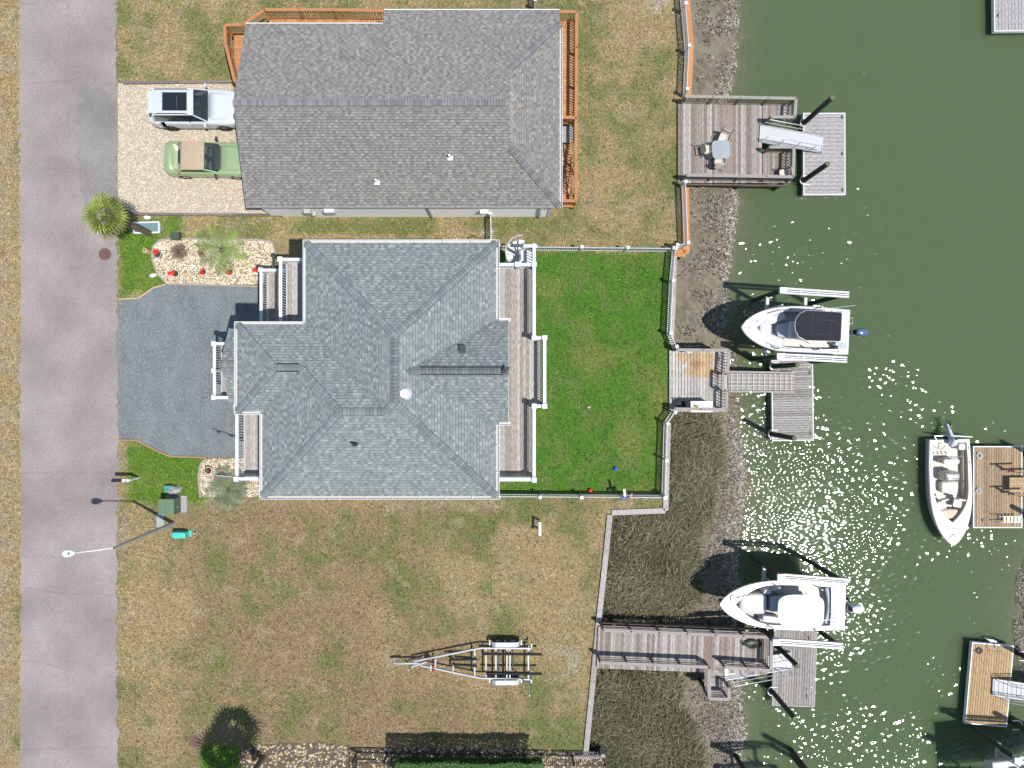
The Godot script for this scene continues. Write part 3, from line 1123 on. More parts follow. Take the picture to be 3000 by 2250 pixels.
func house_blue() -> void:
	var white := mat("white_trim", Color(0.50, 0.515, 0.53), 0.5)
	var siding := mat("cream_siding", Color(0.55, 0.55, 0.52), 0.7)
	var h := thing("house", "large raised house with blue-grey shingled hip roof and white gutters", "house")
	var E := 8.7
	var k := (EYE - E) / GRID
	var X := func(u: float) -> float: return (u - 1500.0) * k
	var Z := func(v: float) -> float: return (v - 1125.0) * k
	var s := 0.425
	var N1 := pln(Vector2(0, Z.call(711)), Vector2(0, 1), E, s)
	var W1 := pln(Vector2(X.call(896), 0), Vector2(1, 0), E, s)
	var Ea := pln(Vector2(X.call(1454), 0), Vector2(-1, 0), E, s)
	var S := pln(Vector2(0, Z.call(1454)), Vector2(0, -1), E, s)
	var W2 := pln(Vector2(X.call(769), 0), Vector2(1, 0), E, s)
	var NW := pln(Vector2(0, Z.call(951)), Vector2(0, 1), E, s)
	var SW := pln(Vector2(0, Z.call(1206)), Vector2(0, -1), E, s)
	var WW := pln(Vector2(X.call(695), 0), Vector2(1, 0), E, s)
	var C1 := Vector2(W1.o.x, N1.o.y)
	var C2 := Vector2(W1.o.x, NW.o.y)
	var C3 := Vector2(WW.o.x, NW.o.y)
	var C4 := Vector2(WW.o.x, SW.o.y)
	var C5 := Vector2(W2.o.x, SW.o.y)
	var C6 := Vector2(W2.o.x, S.o.y)
	var C7 := Vector2(Ea.o.x, S.o.y)
	var C8 := Vector2(Ea.o.x, N1.o.y)
	var R1 := meet(N1, W1, Ea)
	var R2 := meet(W1, Ea, S)
	var R3 := meet(W1, S, NW)
	var R4 := meet(NW, S, W2)
	var R5 := meet(NW, SW, W2)
	var R6 := meet(NW, SW, WW)
	# the cross gable on the water side
	var gz0: float = Z.call(941)
	var gz1: float = Z.call(1237)
	var gx: float = X.call(1489)
	var gs := 0.68
	var GN := pln(Vector2(0, gz0), Vector2(0, 1), E + 0.06, gs)
	var GS := pln(Vector2(0, gz1), Vector2(0, -1), E + 0.06, gs)
	var V := meet(GN, GS, Ea)
	var vx: float = Ea.o.x - 0.06 / s
	var Vn := Vector2(vx, gz0)
	var Vs := Vector2(vx, gz1)
	var roof := empty("roof", h)
	var slab := Geo.new()
	var field := Geo.new()
	var singles := []
	var tones := [Color(0.161, 0.187, 0.189), Color(0.145, 0.165, 0.172), Color(0.176, 0.204, 0.203), Color(0.198, 0.229, 0.225), Color(0.166, 0.177, 0.174), Color(0.154, 0.172, 0.177), Color(0.169, 0.193, 0.193)]
	var faces := [
		[N1, [C1, C8, R1]], [W1, [C1, R1, R2, R3, C2]], [NW, [C3, C2, R3, R4, R5, R6]], [WW, [C3, R6, C4]], [SW, [C4, R6, R5, C5]], [W2, [C5, R5, R4, C6]], [S, [C6, R4, R3, R2, C7]],
		[Ea, [C7, Vector2(Ea.o.x, gz1), Vs, V, Vn, Vector2(Ea.o.x, gz0), C8, R1, R2]],
		[GN, [Vn, Vector2(gx, gz0), Vector2(gx, V.y), V]], [GS, [Vs, V, Vector2(gx, V.y), Vector2(gx, gz1)]]]
	for f in faces:
		roof_face(slab, field, singles, f[0], PackedVector2Array(f[1]), 0.125, 0.16, tones)
	# the porch roof
	var pr := at(645, 1086, 6.93)
	var px0 := pr.x
	var px1 := -11.75
	var PN := pln(Vector2(0, -2.65), Vector2(0, 1), 5.9, 0.6)
	var PS := pln(Vector2(0, 0.80), Vector2(0, -1), 5.9, 0.6)
	var pz := (-2.65 + 0.80) / 2.0
	roof_face(slab, field, singles, PN, PackedVector2Array([Vector2(px0, -2.65), Vector2(px1, -2.65), Vector2(px1, pz), Vector2(px0, pz)]), 0.142, 0.185, tones)
	roof_face(slab, field, singles, PS, PackedVector2Array([Vector2(px0, 0.8), Vector2(px1, 0.8), Vector2(px1, pz), Vector2(px0, pz)]), 0.142, 0.185, tones)
	finish_roof(roof, slab, field, singles, tones, "blue_roof")
	var cm := []
	for i in 5:
		cm.append(mat("blue_cap_%d" % i, [Color(0.118, 0.140, 0.148), Color(0.105, 0.124, 0.134), Color(0.132, 0.152, 0.158), Color(0.11, 0.117, 0.12), Color(0.095, 0.11, 0.118)][i] * 1.6, 0.95, 0.0, t_gran, Vector3(0.6, 0.6, 0.6), true))
	var N := Vector2(0, -1)
	var So := Vector2(0, 1)
	var Ev := Vector2(1, 0)
	var W := Vector2(-1, 0)
	var hips := [[N1, C1, R1, N, W], [N1, C8, R1, N, Ev], [W1, R2, R1, W, Ev], [S, C7, R2, So, Ev], [S, R3, R2, So, W], [S, R4, R3, So, N], [S, C6, R4, So, W], [NW, R5, R4, N, W], [NW, R6, R5, N, So], [WW, C3, R6, W, N], [WW, C4, R6, W, So]]
	for q in hips:
		caps(roof, v3(q[0], q[1]), v3(q[0], q[2]), q[3], q[4], s, s, cm)
	var ra := Vector3(gx, ph(GN, Vector2(gx, V.y)), V.y)
	caps(roof, ra, v3(GN, V), N, So, gs, gs, cm)
	var pa := Vector3(px0, ph(PN, Vector2(px0, pz)), pz)
	caps(roof, pa, Vector3(px1, pa.y, pz), N, So, 0.6, 0.6, cm)
	# ridge vents: two dark slots beside the caps
	var slot := mat("vent_slot", Color(0.01, 0.01, 0.012), 0.9)
	for q in [[ra, v3(GN, V), 0.04, 0.86], [v3(NW, R6), v3(NW, R5), 0.1, 0.95], [pa, Vector3(px1, pa.y, pz), 0.35, 1.0]]:
		for sd in [-1, 1]:
			var a: Vector3 = (q[0] as Vector3).lerp(q[1], q[2]) + Vector3(0, 0.02, sd * 0.16)
			var b: Vector3 = (q[0] as Vector3).lerp(q[1], q[3]) + Vector3(0, 0.02, sd * 0.16)
			bar(roof, "ridge_vent", slot, a, b, 0.028, 0.05)
	# gutters
	var g := E - 0.02
	for q in [[C1, C8, Vector3(0, 0, -1)], [C2, C1, Vector3(-1, 0, 0)], [C3, C2, Vector3(0, 0, -1)], [C4, C3, Vector3(-1, 0, 0)], [C5, C4, Vector3(0, 0, 1)], [C6, C5, Vector3(-1, 0, 0)], [C7, C6, Vector3(0, 0, 1)],
			[C8, Vector2(Ea.o.x, gz0 + 0.05), Vector3(1, 0, 0)], [Vector2(Ea.o.x, gz1 - 0.05), C7, Vector3(1, 0, 0)], [Vector2(vx - 0.7, gz0), Vector2(gx, gz0), Vector3(0, 0, -1)], [Vector2(vx - 0.7, gz1), Vector2(gx, gz1), Vector3(0, 0, 1)]]:
		var a := Vector3(q[0].x, g, q[0].y)
		var b := Vector3(q[1].x, g, q[1].y)
		var e := (b - a).normalized() * 0.12
		gutter(h, a - e, b + e, q[2], white)
	# rake boards of the gable and the porch
	for q in [[gx, GN, gz0, V.y], [gx, GS, gz1, V.y], [px0, PN, -2.65, pz], [px0, PS, 0.8, pz]]:
		bar(h, "rake_board", white, v3(q[1], Vector2(q[0], q[2]), -0.09), v3(q[1], Vector2(q[0], q[3]), -0.09), 0.03, 0.13)
	# walls
	var i := 0.45
	var foot := PackedVector2Array([C1 + Vector2(i, i), C8 + Vector2(-i, i), Vector2(Ea.o.x - i, gz0 + i), Vector2(gx - i, gz0 + i), Vector2(gx - i, gz1 - i), Vector2(Ea.o.x - i, gz1 - i), C7 + Vector2(-i, -i), C6 + Vector2(i, -i), C5 + Vector2(i, -i), C4 + Vector2(i, -i), C3 + Vector2(i, i), C2 + Vector2(i, i)])
	wall_shell(h, foot, 0.0, E - 0.1, siding)
	var sof := Geo.new()
	sof.prism(foot, E - 0.12, E - 0.04)
	put(h, "ceiling_board", sof.mesh(false), siding)
	for y in [4.2, 7.1]:
		for z in [-5.0, -3.9, 2.4, 3.6]:
			window(h, Vector3(Ea.o.x - i + 0.1, y, z), 0.9, 1.5, PI / 2, white)
		for z in [-1.6, 0.2]:
			window(h, Vector3(gx - i + 0.1, y, z), 1.2, 1.9, PI / 2, white)
		for x in [-7.5, -5.0, -2.6]:
			window(h, Vector3(x, y, C7.y - i + 0.1), 0.9, 1.3, 0.0, white)
			window(h, Vector3(x, y, C8.y + i - 0.1), 0.9, 1.3, PI, white)
	for z in [2.2, 3.6]:
		window(h, Vector3(C6.x + i - 0.1, 7.1, z), 0.9, 1.5, -PI / 2, white)
	for z in [-4.6, -3.6]:
		window(h, Vector3(C1.x + i - 0.1, 7.1, z), 0.9, 1.5, -PI / 2, white)
	var garage := bx(h, "garage_door", white, Vector3(C4.x + i - 0.1, 1.1, -0.8), Vector3(0.05, 2.2, 2.6))
	for y in [-0.25, 0.0, 0.25]:
		bx(h, "door_seam", slot, Vector3(C4.x + i - 0.128, 1.1 + y * 2.2, -0.8), Vector3(0.006, 0.02, 2.6))
	# decks
	var rails := {"h": 1.05, "cap_w": 0.15, "cap_h": 0.05, "bal": 0.038, "gap": 0.125, "post": 0.13, "every": 2.5, "caps": 0.23, "post_up": 0.06, "m": white}
	var grey_z := woods("deck_grey", [Color(0.40, 0.36, 0.335), Color(0.46, 0.43, 0.405), Color(0.34, 0.30, 0.275), Color(0.50, 0.475, 0.45)], false)
	var y2 := 5.9
	var y1 := 3.0
	var ux := Vector3(0, 0, 1)
	var d := empty("deck", h)
	boards(d, Vector3(-1.05, y2, -5.6), ux, Vector3.RIGHT, 10.1, 2.15, 0.14, grey_z)
	boards(d, Vector3(1.10, y2, -2.2), ux, Vector3.RIGHT, 3.3, 0.5, 0.14, grey_z)
	rail(d, [Vector3(-0.95, y2, -5.55), Vector3(0.25, y2, -5.55)], rails)
	rail(d, [Vector3(0.25, y2, -5.55), Vector3(1.03, y2, -5.55), Vector3(1.03, y2, -2.14), Vector3(1.52, y2, -2.14), Vector3(1.52, y2, 1.03), Vector3(1.03, y2, 1.03), Vector3(1.03, y2, 4.45), Vector3(-0.95, y2, 4.45)], rails)
	for p in [Vector2(0.95, -5.4), Vector2(0.95, -2.0), Vector2(1.45, -0.5), Vector2(0.95, 1.1), Vector2(0.95, 4.3)]:
		bx(d, "support_post", white, Vector3(p.x, y2 / 2.0 - 0.1, p.y), Vector3(0.2, y2 - 0.2, 0.2))
	bar(d, "rim_board", white, Vector3(1.06, y2 - 0.16, -5.6), Vector3(1.06, y2 - 0.16, 4.5), 0.04, 0.22)
	d = empty("deck", h)
	boards(d, Vector3(-10.85, y2, -5.85), ux, Vector3.RIGHT, 3.4, 2.15, 0.14, grey_z)
	rail(d, [Vector3(-8.75, y2, -5.79), Vector3(-10.76, y2, -5.79), Vector3(-10.76, y2, -2.5)], rails)
	for z in [-5.7, -2.7]:
		bx(d, "support_post", white, Vector3(-10.7, y2 / 2.0 - 0.1, z), Vector3(0.18, y2 - 0.2, 0.18))
	d = empty("deck", h)
	boards(d, Vector3(-12.75, y1, -5.82), ux, Vector3.RIGHT, 3.6, 4.05, 0.14, grey_z)
	rail(d, [Vector3(-8.75, y1, -5.76), Vector3(-12.69, y1, -5.76), Vector3(-12.69, y1, -2.5)], rails)
	for z in [-5.7, -2.7]:
		bx(d, "support_post", white, Vector3(-12.6, y1 / 2.0 - 0.1, z), Vector3(0.18, y1 - 0.2, 0.18))
	d = empty("deck", h)
	boards(d, Vector3(-12.85, y2, 1.0), ux, Vector3.RIGHT, 3.5, 2.25, 0.14, grey_z)
	rail(d, [Vector3(-12.79, y2, 1.05), Vector3(-12.79, y2, 4.41), Vector3(-10.7, y2, 4.41)], rails)
	for z in [1.2, 4.3]:
		bx(d, "support_post", white, Vector3(-12.7, y2 / 2.0 - 0.1, z), Vector3(0.18, y2 - 0.2, 0.18))
	d = empty("porch", h)
	boards(d, Vector3(-15.1, y1, -2.1), ux, Vector3.RIGHT, 2.85, 3.4, 0.14, grey_z)
	rails.every = 1.36
	rail(d, [Vector3(-13.9, y1, -2.04), Vector3(-15.05, y1, -2.04), Vector3(-15.05, y1, 0.69), Vector3(-13.7, y1, 0.69)], rails)
	for z in [-1.95, 0.6]:
		bx(d, "support_post", white, Vector3(-14.95, y1 / 2.0 - 0.1, z), Vector3(0.18, y1 - 0.2, 0.18))
		bx(d, "support_post", white, Vector3(-13.35, y1 + 1.4, z), Vector3(0.16, 2.8, 0.16))
	# roof fittings
	var tube := empty("roof_vent", h, at(1187, 1153, 10.2))
	var lg := Geo.new()
	lg.lathe(PackedVector2Array([Vector2(0.31, -0.2), Vector2(0.31, 0.02), Vector2(0.28, 0.09), Vector2(0.19, 0.13), Vector2(0.185, 0.16), Vector2(0.17, 0.175), Vector2(0.0, 0.18)]), 28)
	put(tube, "vent_dome", lg.mesh(false), mat("dome_grey", Color(0.32, 0.36, 0.44), 0.45))
	rod(tube, "vent_lid", mat("dome_white", Color(0.72, 0.74, 0.78), 0.35), Vector3(0, 0.15, 0), Vector3(0, 0.2, 0), 0.185)
	bx(tube, "flashing", white, Vector3(0.12, -0.12, 0.02), Vector3(0.46, 0.02, 0.6))
	var black := mat("black_metal", Color(0.012, 0.013, 0.016), 0.5)
	var bv := empty("box_vent", h, at(1355, 1023, 9.6))
	bx(bv, "vent_cap", black, Vector3(0, 0.12, 0), Vector3(0.27, 0.12, 0.36))
	bx(bv, "vent_base", black, Vector3(0, -0.04, 0.0), Vector3(0.24, 0.26, 0.32))
	var bp := at(1040, 1301, 9.75)
	rod(h, "vent_pipe", black, bp, bp + Vector3(0.0, 0.45, 0.0), 0.06)
	ball(h, "pipe_boot", black, bp + Vector3(0.02, 0.08, 0), Vector3(0.13, 0.09, 0.09))
	bp = at(1323, 1283, 9.3)
	rod(h, "vent_pipe", mat("lead_pipe", Color(0.12, 0.11, 0.11), 0.6), bp, bp + Vector3(0, 0.3, 0), 0.04)
	bx(h, "pipe_flashing", mat("lead_flash", Color(0.22, 0.19, 0.18), 0.6), bp + Vector3(0.08, 0.06, 0.02), Vector3(0.2, 0.02, 0.2))
	var fin := empty("finial", h, Vector3(gx - 0.12, ra.y + 0.03, V.y))
	rod(fin, "finial_post", black, Vector3.ZERO, Vector3(0.02, 0.32, 0), 0.04)
	bar(fin, "finial_arm", black, Vector3(-0.05, 0.3, 0.05), Vector3(0.16, 0.34, -0.16), 0.1, 0.04)
	bar(fin, "finial_arm", black, Vector3(-0.1, 0.22, 0.1), Vector3(0.14, 0.2, 0.12), 0.07, 0.05)
	# the spiral stair at the end of the water-side deck
	var st := empty("spiral_stair", h, Vector3(0.34, 0, -6.32))
	rod(st, "center_pole", white, Vector3.ZERO, Vector3(0, 6.9, 0), 0.06)
	var wedge := Geo.new()
	var R := 0.64
	var da := TAU / 13.0
	var q2 := PackedVector2Array([Vector2(0.05, -0.03), Vector2(R * cos(da / 2), -R * sin(da / 2)), Vector2(R, 0), Vector2(R * cos(da / 2), R * sin(da / 2)), Vector2(0.05, 0.03)])
	wedge.prism(q2, -0.04, 0.0)
	var wm := wedge.mesh(false)
	var helix := PackedVector3Array()
	for t in 26:
		var a := 1.35 + t * da
		var y := 5.75 - t * 0.222
		put(st, "tread", wm, white, Transform3D(Basis(Vector3.UP, a), Vector3(0, y, 0)))
		for e in [0.0, 0.5]:
			var p := Vector3(cos(a + da * e) * R, y, -sin(a + da * e) * R)
			helix.append(p + Vector3(0, 1.0, 0))
			if t < 16 or e == 0.0:
				rod(st, "baluster", white, p, p + Vector3(0, 1.0, 0), 0.012)
	var hg := Geo.new()
	hg.tube(helix, 0.03, 6)
	put(st, "handrail", hg.mesh(false), white)
	bx(st, "landing", white, Vector3(0.4, 5.86, 0.33), Vector3(0.6, 0.05, 0.9))
	rail(st, [Vector3(0.2, 5.9, -0.1), Vector3(0.69, 5.9, -0.1), Vector3(0.69, 5.9, 0.7)], {"h": 1.05, "cap_w": 0.15, "cap_h": 0.05, "bal": 0.03, "gap": 0.13, "post": 0.13, "every": 2.5, "caps": 0.2, "m": white, "first": false, "last": false})

func house_grey() -> void:
	var white := mat("white_trim", Color(0.50, 0.515, 0.53), 0.5)
	var siding := mat("pale_siding", Color(0.80, 0.80, 0.77), 0.65)
	var h := thing("house", "long single-storey house with charcoal shingled roof and orange wooden decks", "house")
	var E := 3.3
	var k := (EYE - E) / GRID
	var X := func(u: float) -> float: return (u - 1500.0) * k
	var Z := func(v: float) -> float: return (v - 1125.0) * k
	var x0: float = X.call(720)
	var x1: float = X.call(1640)
	var zn: float = Z.call(69)
	var zl: float = Z.call(20)
	var zs: float = Z.call(606)
	var zr := (zn + zs) / 2.0
	var s := 0.349
	var Np := pln(Vector2(0, zn), Vector2(0, 1), E, s)
	var Sp := pln(Vector2(0, zs), Vector2(0, -1), E, s)
	var Ep := pln(Vector2(x1, 0), Vector2(-1, 0), E, 0.373)
	var xn: float = X.call(1122)
	var gx := -0.10
	var gh := ph(Ep, Vector2(gx, 0))
	var ga := zn + (gh - E) / s
	var gb := zs - (gh - E) / s
	var roof := empty("roof", h)
	var slab := Geo.new()
	var field := Geo.new()
	var singles := []
	var tones := [Color(0.174, 0.168, 0.161), Color(0.154, 0.148, 0.143), Color(0.190, 0.184, 0.174), Color(0.206, 0.200, 0.191), Color(0.163, 0.156, 0.150), Color(0.178, 0.169, 0.159), Color(0.168, 0.167, 0.166), Color(0.142, 0.137, 0.133)]
	roof_face(slab, field, singles, Np, PackedVector2Array([Vector2(x0, zn), Vector2(xn, zn), Vector2(xn, zl), Vector2(x1, zl), Vector2(x1, zn), Vector2(gx, ga), Vector2(gx, zr), Vector2(x0, zr)]), 0.125, 0.165, tones)
	roof_face(slab, field, singles, Sp, PackedVector2Array([Vector2(x0, zs), Vector2(x0, zr), Vector2(gx, zr), Vector2(gx, gb), Vector2(x1, zs)]), 0.125, 0.165, tones)
	roof_face(slab, field, singles, Ep, PackedVector2Array([Vector2(x1, zn), Vector2(x1, zs), Vector2(gx, gb), Vector2(gx, ga)]), 0.125, 0.165, tones)
	finish_roof(roof, slab, field, singles, tones, "grey_roof")
	var cm := []
	for i in 4:
		cm.append(mat("grey_cap_%d" % i, [Color(0.15, 0.152, 0.158), Color(0.135, 0.135, 0.141), Color(0.12, 0.12, 0.127), Color(0.162, 0.167, 0.175)][i] * 1.35, 0.95, 0.0, t_gran, Vector3(0.6, 0.6, 0.6), true))
	var N := Vector2(0, -1)
	var So := Vector2(0, 1)
	var Ev := Vector2(1, 0)
	caps(roof, Vector3(x0, ph(Np, Vector2(0, zr)), zr), Vector3(gx - 0.1, ph(Np, Vector2(0, zr)), zr), N, So, s, s, cm, 0.16, 0.14)
	caps(roof, Vector3(x1, E, zn), Vector3(gx, gh, ga), N, Ev, s, 0.373, cm, 0.16, 0.14)
	caps(roof, Vector3(x1, E, zs), Vector3(gx, gh, gb), So, Ev, s, 0.373, cm, 0.16, 0.14)
	# the little gable above the hip
	var g := Geo.new()
	var top := Vector3(gx, ph(Np, Vector2(0, zr)) - 0.03, zr)
	g.tri(Vector3(gx, gh - 0.03, ga), top, Vector3(gx, gh - 0.03, gb))
	put(h, "gable_wall", g.mesh(false), siding)
	# eaves
	bar(h, "drip_edge", white, Vector3(x0, E - 0.05, zn - 0.02), Vector3(xn, E - 0.05, zn - 0.02), 0.05, 0.12)
	bar(h, "drip_edge", white, Vector3(xn, ph(Np, Vector2(0, zl)) - 0.05, zl - 0.02), Vector3(x1, ph(Np, Vector2(0, zl)) - 0.05, zl - 0.02), 0.05, 0.12)
	bar(h, "drip_edge", mat("grey_trim", Color(0.3, 0.32, 0.33), 0.6), Vector3(x0, E - 0.06, zs + 0.01), Vector3(x1, E - 0.06, zs + 0.01), 0.03, 0.12)
	gutter(h, Vector3(x1, E - 0.02, zn + 0.2), Vector3(x1, E - 0.02, zs + 0.02), Vector3(1, 0, 0), white, 0.75)
	for q in [zn, zs]:
		bar(h, "rake_board", mat("grey_trim", Color(0.3, 0.32, 0.33), 0.6), Vector3(x0 + 0.01, E - 0.1, q), Vector3(x0 + 0.01, top.y - 0.07, zr), 0.02, 0.12)
	# walls; the one to the south shows its boards
	var wx0 := x0 + 0.35
	var wx1 := x1 - 0.45
	var wz0 := zn + 0.5
	var wz1 := -9.50
	wall_shell(h, PackedVector2Array([Vector2(wx0, wz0), Vector2(wx1, wz0), Vector2(wx1, wz1 - 0.02), Vector2(wx0, wz1 - 0.02)]), 0.0, E - 0.15, siding)
	for i in 15:
		var b := bx(h, "siding_board", siding, Vector3((wx0 + wx1) / 2.0 + 1.05, 0.11 + i * 0.2, wz1 + 0.085 + 0.0005 * i), Vector3(wx1 - wx0 - 2.1, 0.195, 0.03))
		b.rotation.x = -0.05
	bx(h, "corner_board", white, Vector3(wx1 + 0.02, 1.55, wz1 + 0.09), Vector3(0.16, 3.1, 0.09))
	var gw := Geo.new()
	gw.tri(Vector3(wx0, E - 0.15, wz0), Vector3(wx0, E - 0.15, wz1), Vector3(wx0, top.y - 0.2, zr))
	put(h, "gable_wall", gw.mesh(false), siding)
	for x in [-11.0, -8.0, -4.5, -1.5]:
		window(h, Vector3(x, 1.8, wz0 - 0.1), 0.9, 1.2, PI, white)
	for z in [-16.5, -13.4, -11.0]:
		window(h, Vector3(wx1 + 0.1, 1.9, z), 1.2, 1.6, PI / 2, white)
	# things fixed to the south wall
	var grey := mat("meter_grey", Color(0.36, 0.36, 0.33), 0.5)
	var face := wz1 + 0.12
	for q in [[912, 0.9, 0.35, 0.5, "meter_box", grey], [976, 1.0, 0.55, 0.6, "heater_box", white], [930, 0.5, 0.2, 0.2, "cable_box", grey], [1420, 1.0, 0.45, 0.12, "wall_light", white]]:
		bx(h, q[4], q[5], Vector3((q[0] - 1500.0) * (EYE - q[1]) / GRID, q[1] + 0.6, face + 0.09), Vector3(q[2], q[3], 0.2))
	for u in [1256, 1583]:
		var x: float = (u - 1500.0) * (EYE - 2.0) / GRID
		bar(h, "downspout", white, Vector3(x, 3.1, face + 0.05), Vector3(x + 0.03, 0.1, face + 0.05), 0.08, 0.1)
	for u in [1130, 1207, 1340]:
		bx(h, "soffit_light", white, Vector3((u - 1500.0) * k, E - 0.2, zs - 0.15), Vector3(0.12, 0.06, 0.12))
	# roof pipes with their flashings
	for q in [[1102, 530], [1319, 465]]:
		var p := at(q[0], q[1], 3.9)
		p.y = ph(Sp, Vector2(p.x, p.z))
		bx(h, "pipe_flashing", mat("flash_white", Color(0.7, 0.7, 0.7), 0.5), p + Vector3(0.02, 0.03, 0.03), Vector3(0.26, 0.015, 0.24))
		rod(h, "vent_pipe", mat("pipe_white", Color(0.6, 0.6, 0.58), 0.5), p, p + Vector3(0, 0.38, 0), 0.055)
	# the orange decks
	var cedar := mat("cedar", Color(0.52, 0.225, 0.085), 0.7, 0.0, t_wood, Vector3(1.0, 0.8, 1.0))
	var ced_x := woods("cedar_board", [Color(0.55, 0.26, 0.11), Color(0.50, 0.225, 0.095), Color(0.58, 0.285, 0.125)], true, 0.7)
	var ced_z := woods("cedar_board", [Color(0.55, 0.26, 0.11), Color(0.50, 0.225, 0.095), Color(0.58, 0.285, 0.125)], false, 0.7)
	var y := 0.85
	var rs := {"h": 1.0, "cap_w": 0.16, "cap_h": 0.045, "bal": 0.04, "gap": 0.14, "post": 0.1, "every": 2.2, "m": cedar, "down": 0.2}
	var F := func(u: float, v: float) -> Vector3:
		var p := at(u, v, y + 1.0)
		return Vector3(p.x, y, p.z)
	var d := empty("deck", h)
	# the street side and the north side
	boards(d, F.call(664, 76), Vector3.RIGHT, Vector3(0, 0, 1), 2.3, 3.0, 0.14, ced_x)
	rail(d, [F.call(688, 240), F.call(660, 128), F.call(658, 73), F.call(722, 72)], rs)
	var na: Vector3 = F.call(775, 28)
	var nb: Vector3 = F.call(1135, 31)
	boards(d, na + Vector3(-0.1, 0, 0.0), Vector3(0, 0, 1), Vector3.RIGHT, 2.0, nb.x - na.x + 0.1, 0.14, ced_z)
	boards(d, F.call(712, 78), Vector3.RIGHT, Vector3(0, 0, 1), 1.2, 1.2, 0.14, ced_x)
	rail(d, [F.call(708, 74), F.call(775, 28), F.call(975, 28), F.call(1135, 31)], rs)
	for u in [668, 720, 800, 950, 1100]:
		var p: Vector3 = F.call(u, 78)
		bx(d, "support_post", cedar, Vector3(p.x + 0.2, y / 2.0 - 0.05, p.z + 0.2), Vector3(0.14, y - 0.1, 0.14))
	# the water side, with a stair down
	d = empty("deck", h)
	var ea: Vector3 = F.call(1632, 34)
	var eb: Vector3 = F.call(1688, 344)
	boards(d, Vector3(ea.x - 0.5, y, ea.z), Vector3.RIGHT, Vector3(0, 0, 1), eb.x - ea.x + 0.5, eb.z - ea.z, 0.14, ced_x)
	rail(d, [F.call(1620, 34), F.call(1690, 34), F.call(1688, 344), F.call(1636, 344)], rs)
	boards(d, F.call(1622, 350), Vector3(0, 0, 1), Vector3.RIGHT, 0.9, 1.35, 0.14, woods("deck_grey", [], false) if false else [mat("landing_grey", Color(0.42, 0.41, 0.40), 0.85, 0.0, t_wood, Vector3(2.6, 0.9, 0.16))])
	for i in 9:
		var p: Vector3 = F.call(1652, 412 + i * 15)
		bx(d, "stair_tread", ced_x[i % 3], Vector3(p.x, y - 0.088 * (i + 1), p.z), Vector3(0.95, 0.05, 0.25))
		bx(d, "stair_riser", cedar, Vector3(p.x, y - 0.088 * (i + 1) - 0.05, p.z - 0.125), Vector3(0.95, 0.07, 0.02))
	var c0: Vector3 = F.call(1688, 348)
	var c1: Vector3 = F.call(1688, 588)
	rail(d, [c0, c1, F.call(1634, 588)], rs)
	bar(d, "stair_rail", cedar, F.call(1672, 408) + Vector3(0, 0.9, 0), F.call(1680, 560) + Vector3(0, -0.5, 0), 0.06, 0.06)
	boards(d, F.call(1622, 553), Vector3.RIGHT, Vector3(0, 0, 1), 1.25, 0.75, 0.14, ced_x)
	for v in [50, 200, 340, 480, 585]:
		var p: Vector3 = F.call(1686, v)
		bx(d, "support_post", cedar, Vector3(p.x, y / 2.0 - 0.05, p.z), Vector3(0.14, y - 0.1, 0.14))

# ---------------------------------------------------------------- shared shapes
var _pillow: ArrayMesh
var _blade: ArrayMesh

func pillow() -> ArrayMesh:
	# a soft-edged block filling -1..1
	if _pillow == null:
		var g := Geo.new()
		var rows := []
		for i in 13:
			var a := -PI / 2 + PI * i / 12.0
			var line := PackedVector3Array()
			for j in 24:
				var b := TAU * j / 24.0
				var ca := signf(cos(a)) * pow(absf(cos(a)), 0.38)
				line.append(Vector3(ca * signf(cos(b)) * pow(absf(cos(b)), 0.42), signf(sin(a)) * pow(absf(sin(a)), 0.45), -ca * signf(sin(b)) * pow(absf(sin(b)), 0.42)))
			rows.append(line)
		g.grid(rows, true)
		_pillow = g.mesh(false)
	return _pillow

func soft(parent: Node3D, called: String, m: Material, c: Vector3, size: Vector3, turn := 0.0, tip := 0.0) -> MeshInstance3D:
	return put(parent, called, pillow(), m, Transform3D(Basis(Vector3.UP, turn) * Basis(Vector3.FORWARD, tip) * Basis.from_scale(size / 2.0), c))

func tubes(parent: Node3D, called: String, m: Material, pts: Array, r: float, sides := 7) -> MeshInstance3D:
	var g := Geo.new()
	g.tube(PackedVector3Array(pts), r, sides)
	return put(parent, called, g.mesh(false), m)

func arc(a: Vector3, b: Vector3, sag: float, n := 8) -> Array:
	var out := []
	for i in n + 1:
		var t := float(i) / n
		out.append(a.lerp(b, t) - Vector3(0, sag * 4.0 * t * (1.0 - t), 0))
	return out

# ---------------------------------------------------------------- fences, bulkheads, edgings
func white_fence(label: String, paths: Array, group := "white picket fences") -> void:
	var white := mat("white_vinyl", Color(0.50, 0.515, 0.53), 0.45)
	var t := thing("picket_fence", label, "fence", group)
	for p in paths:
		var pts := []
		for q in p:
			pts.append(at(q[0], q[1]))
		rail(t, pts, {"h": 0.92, "cap_w": 0.045, "cap_h": 0.07, "bal": 0.055, "gap": 0.12, "post": 0.11, "every": 2.35, "caps": 0.17, "post_up": 0.16, "m": white, "foot_w": 0.045, "tall": 0.16})

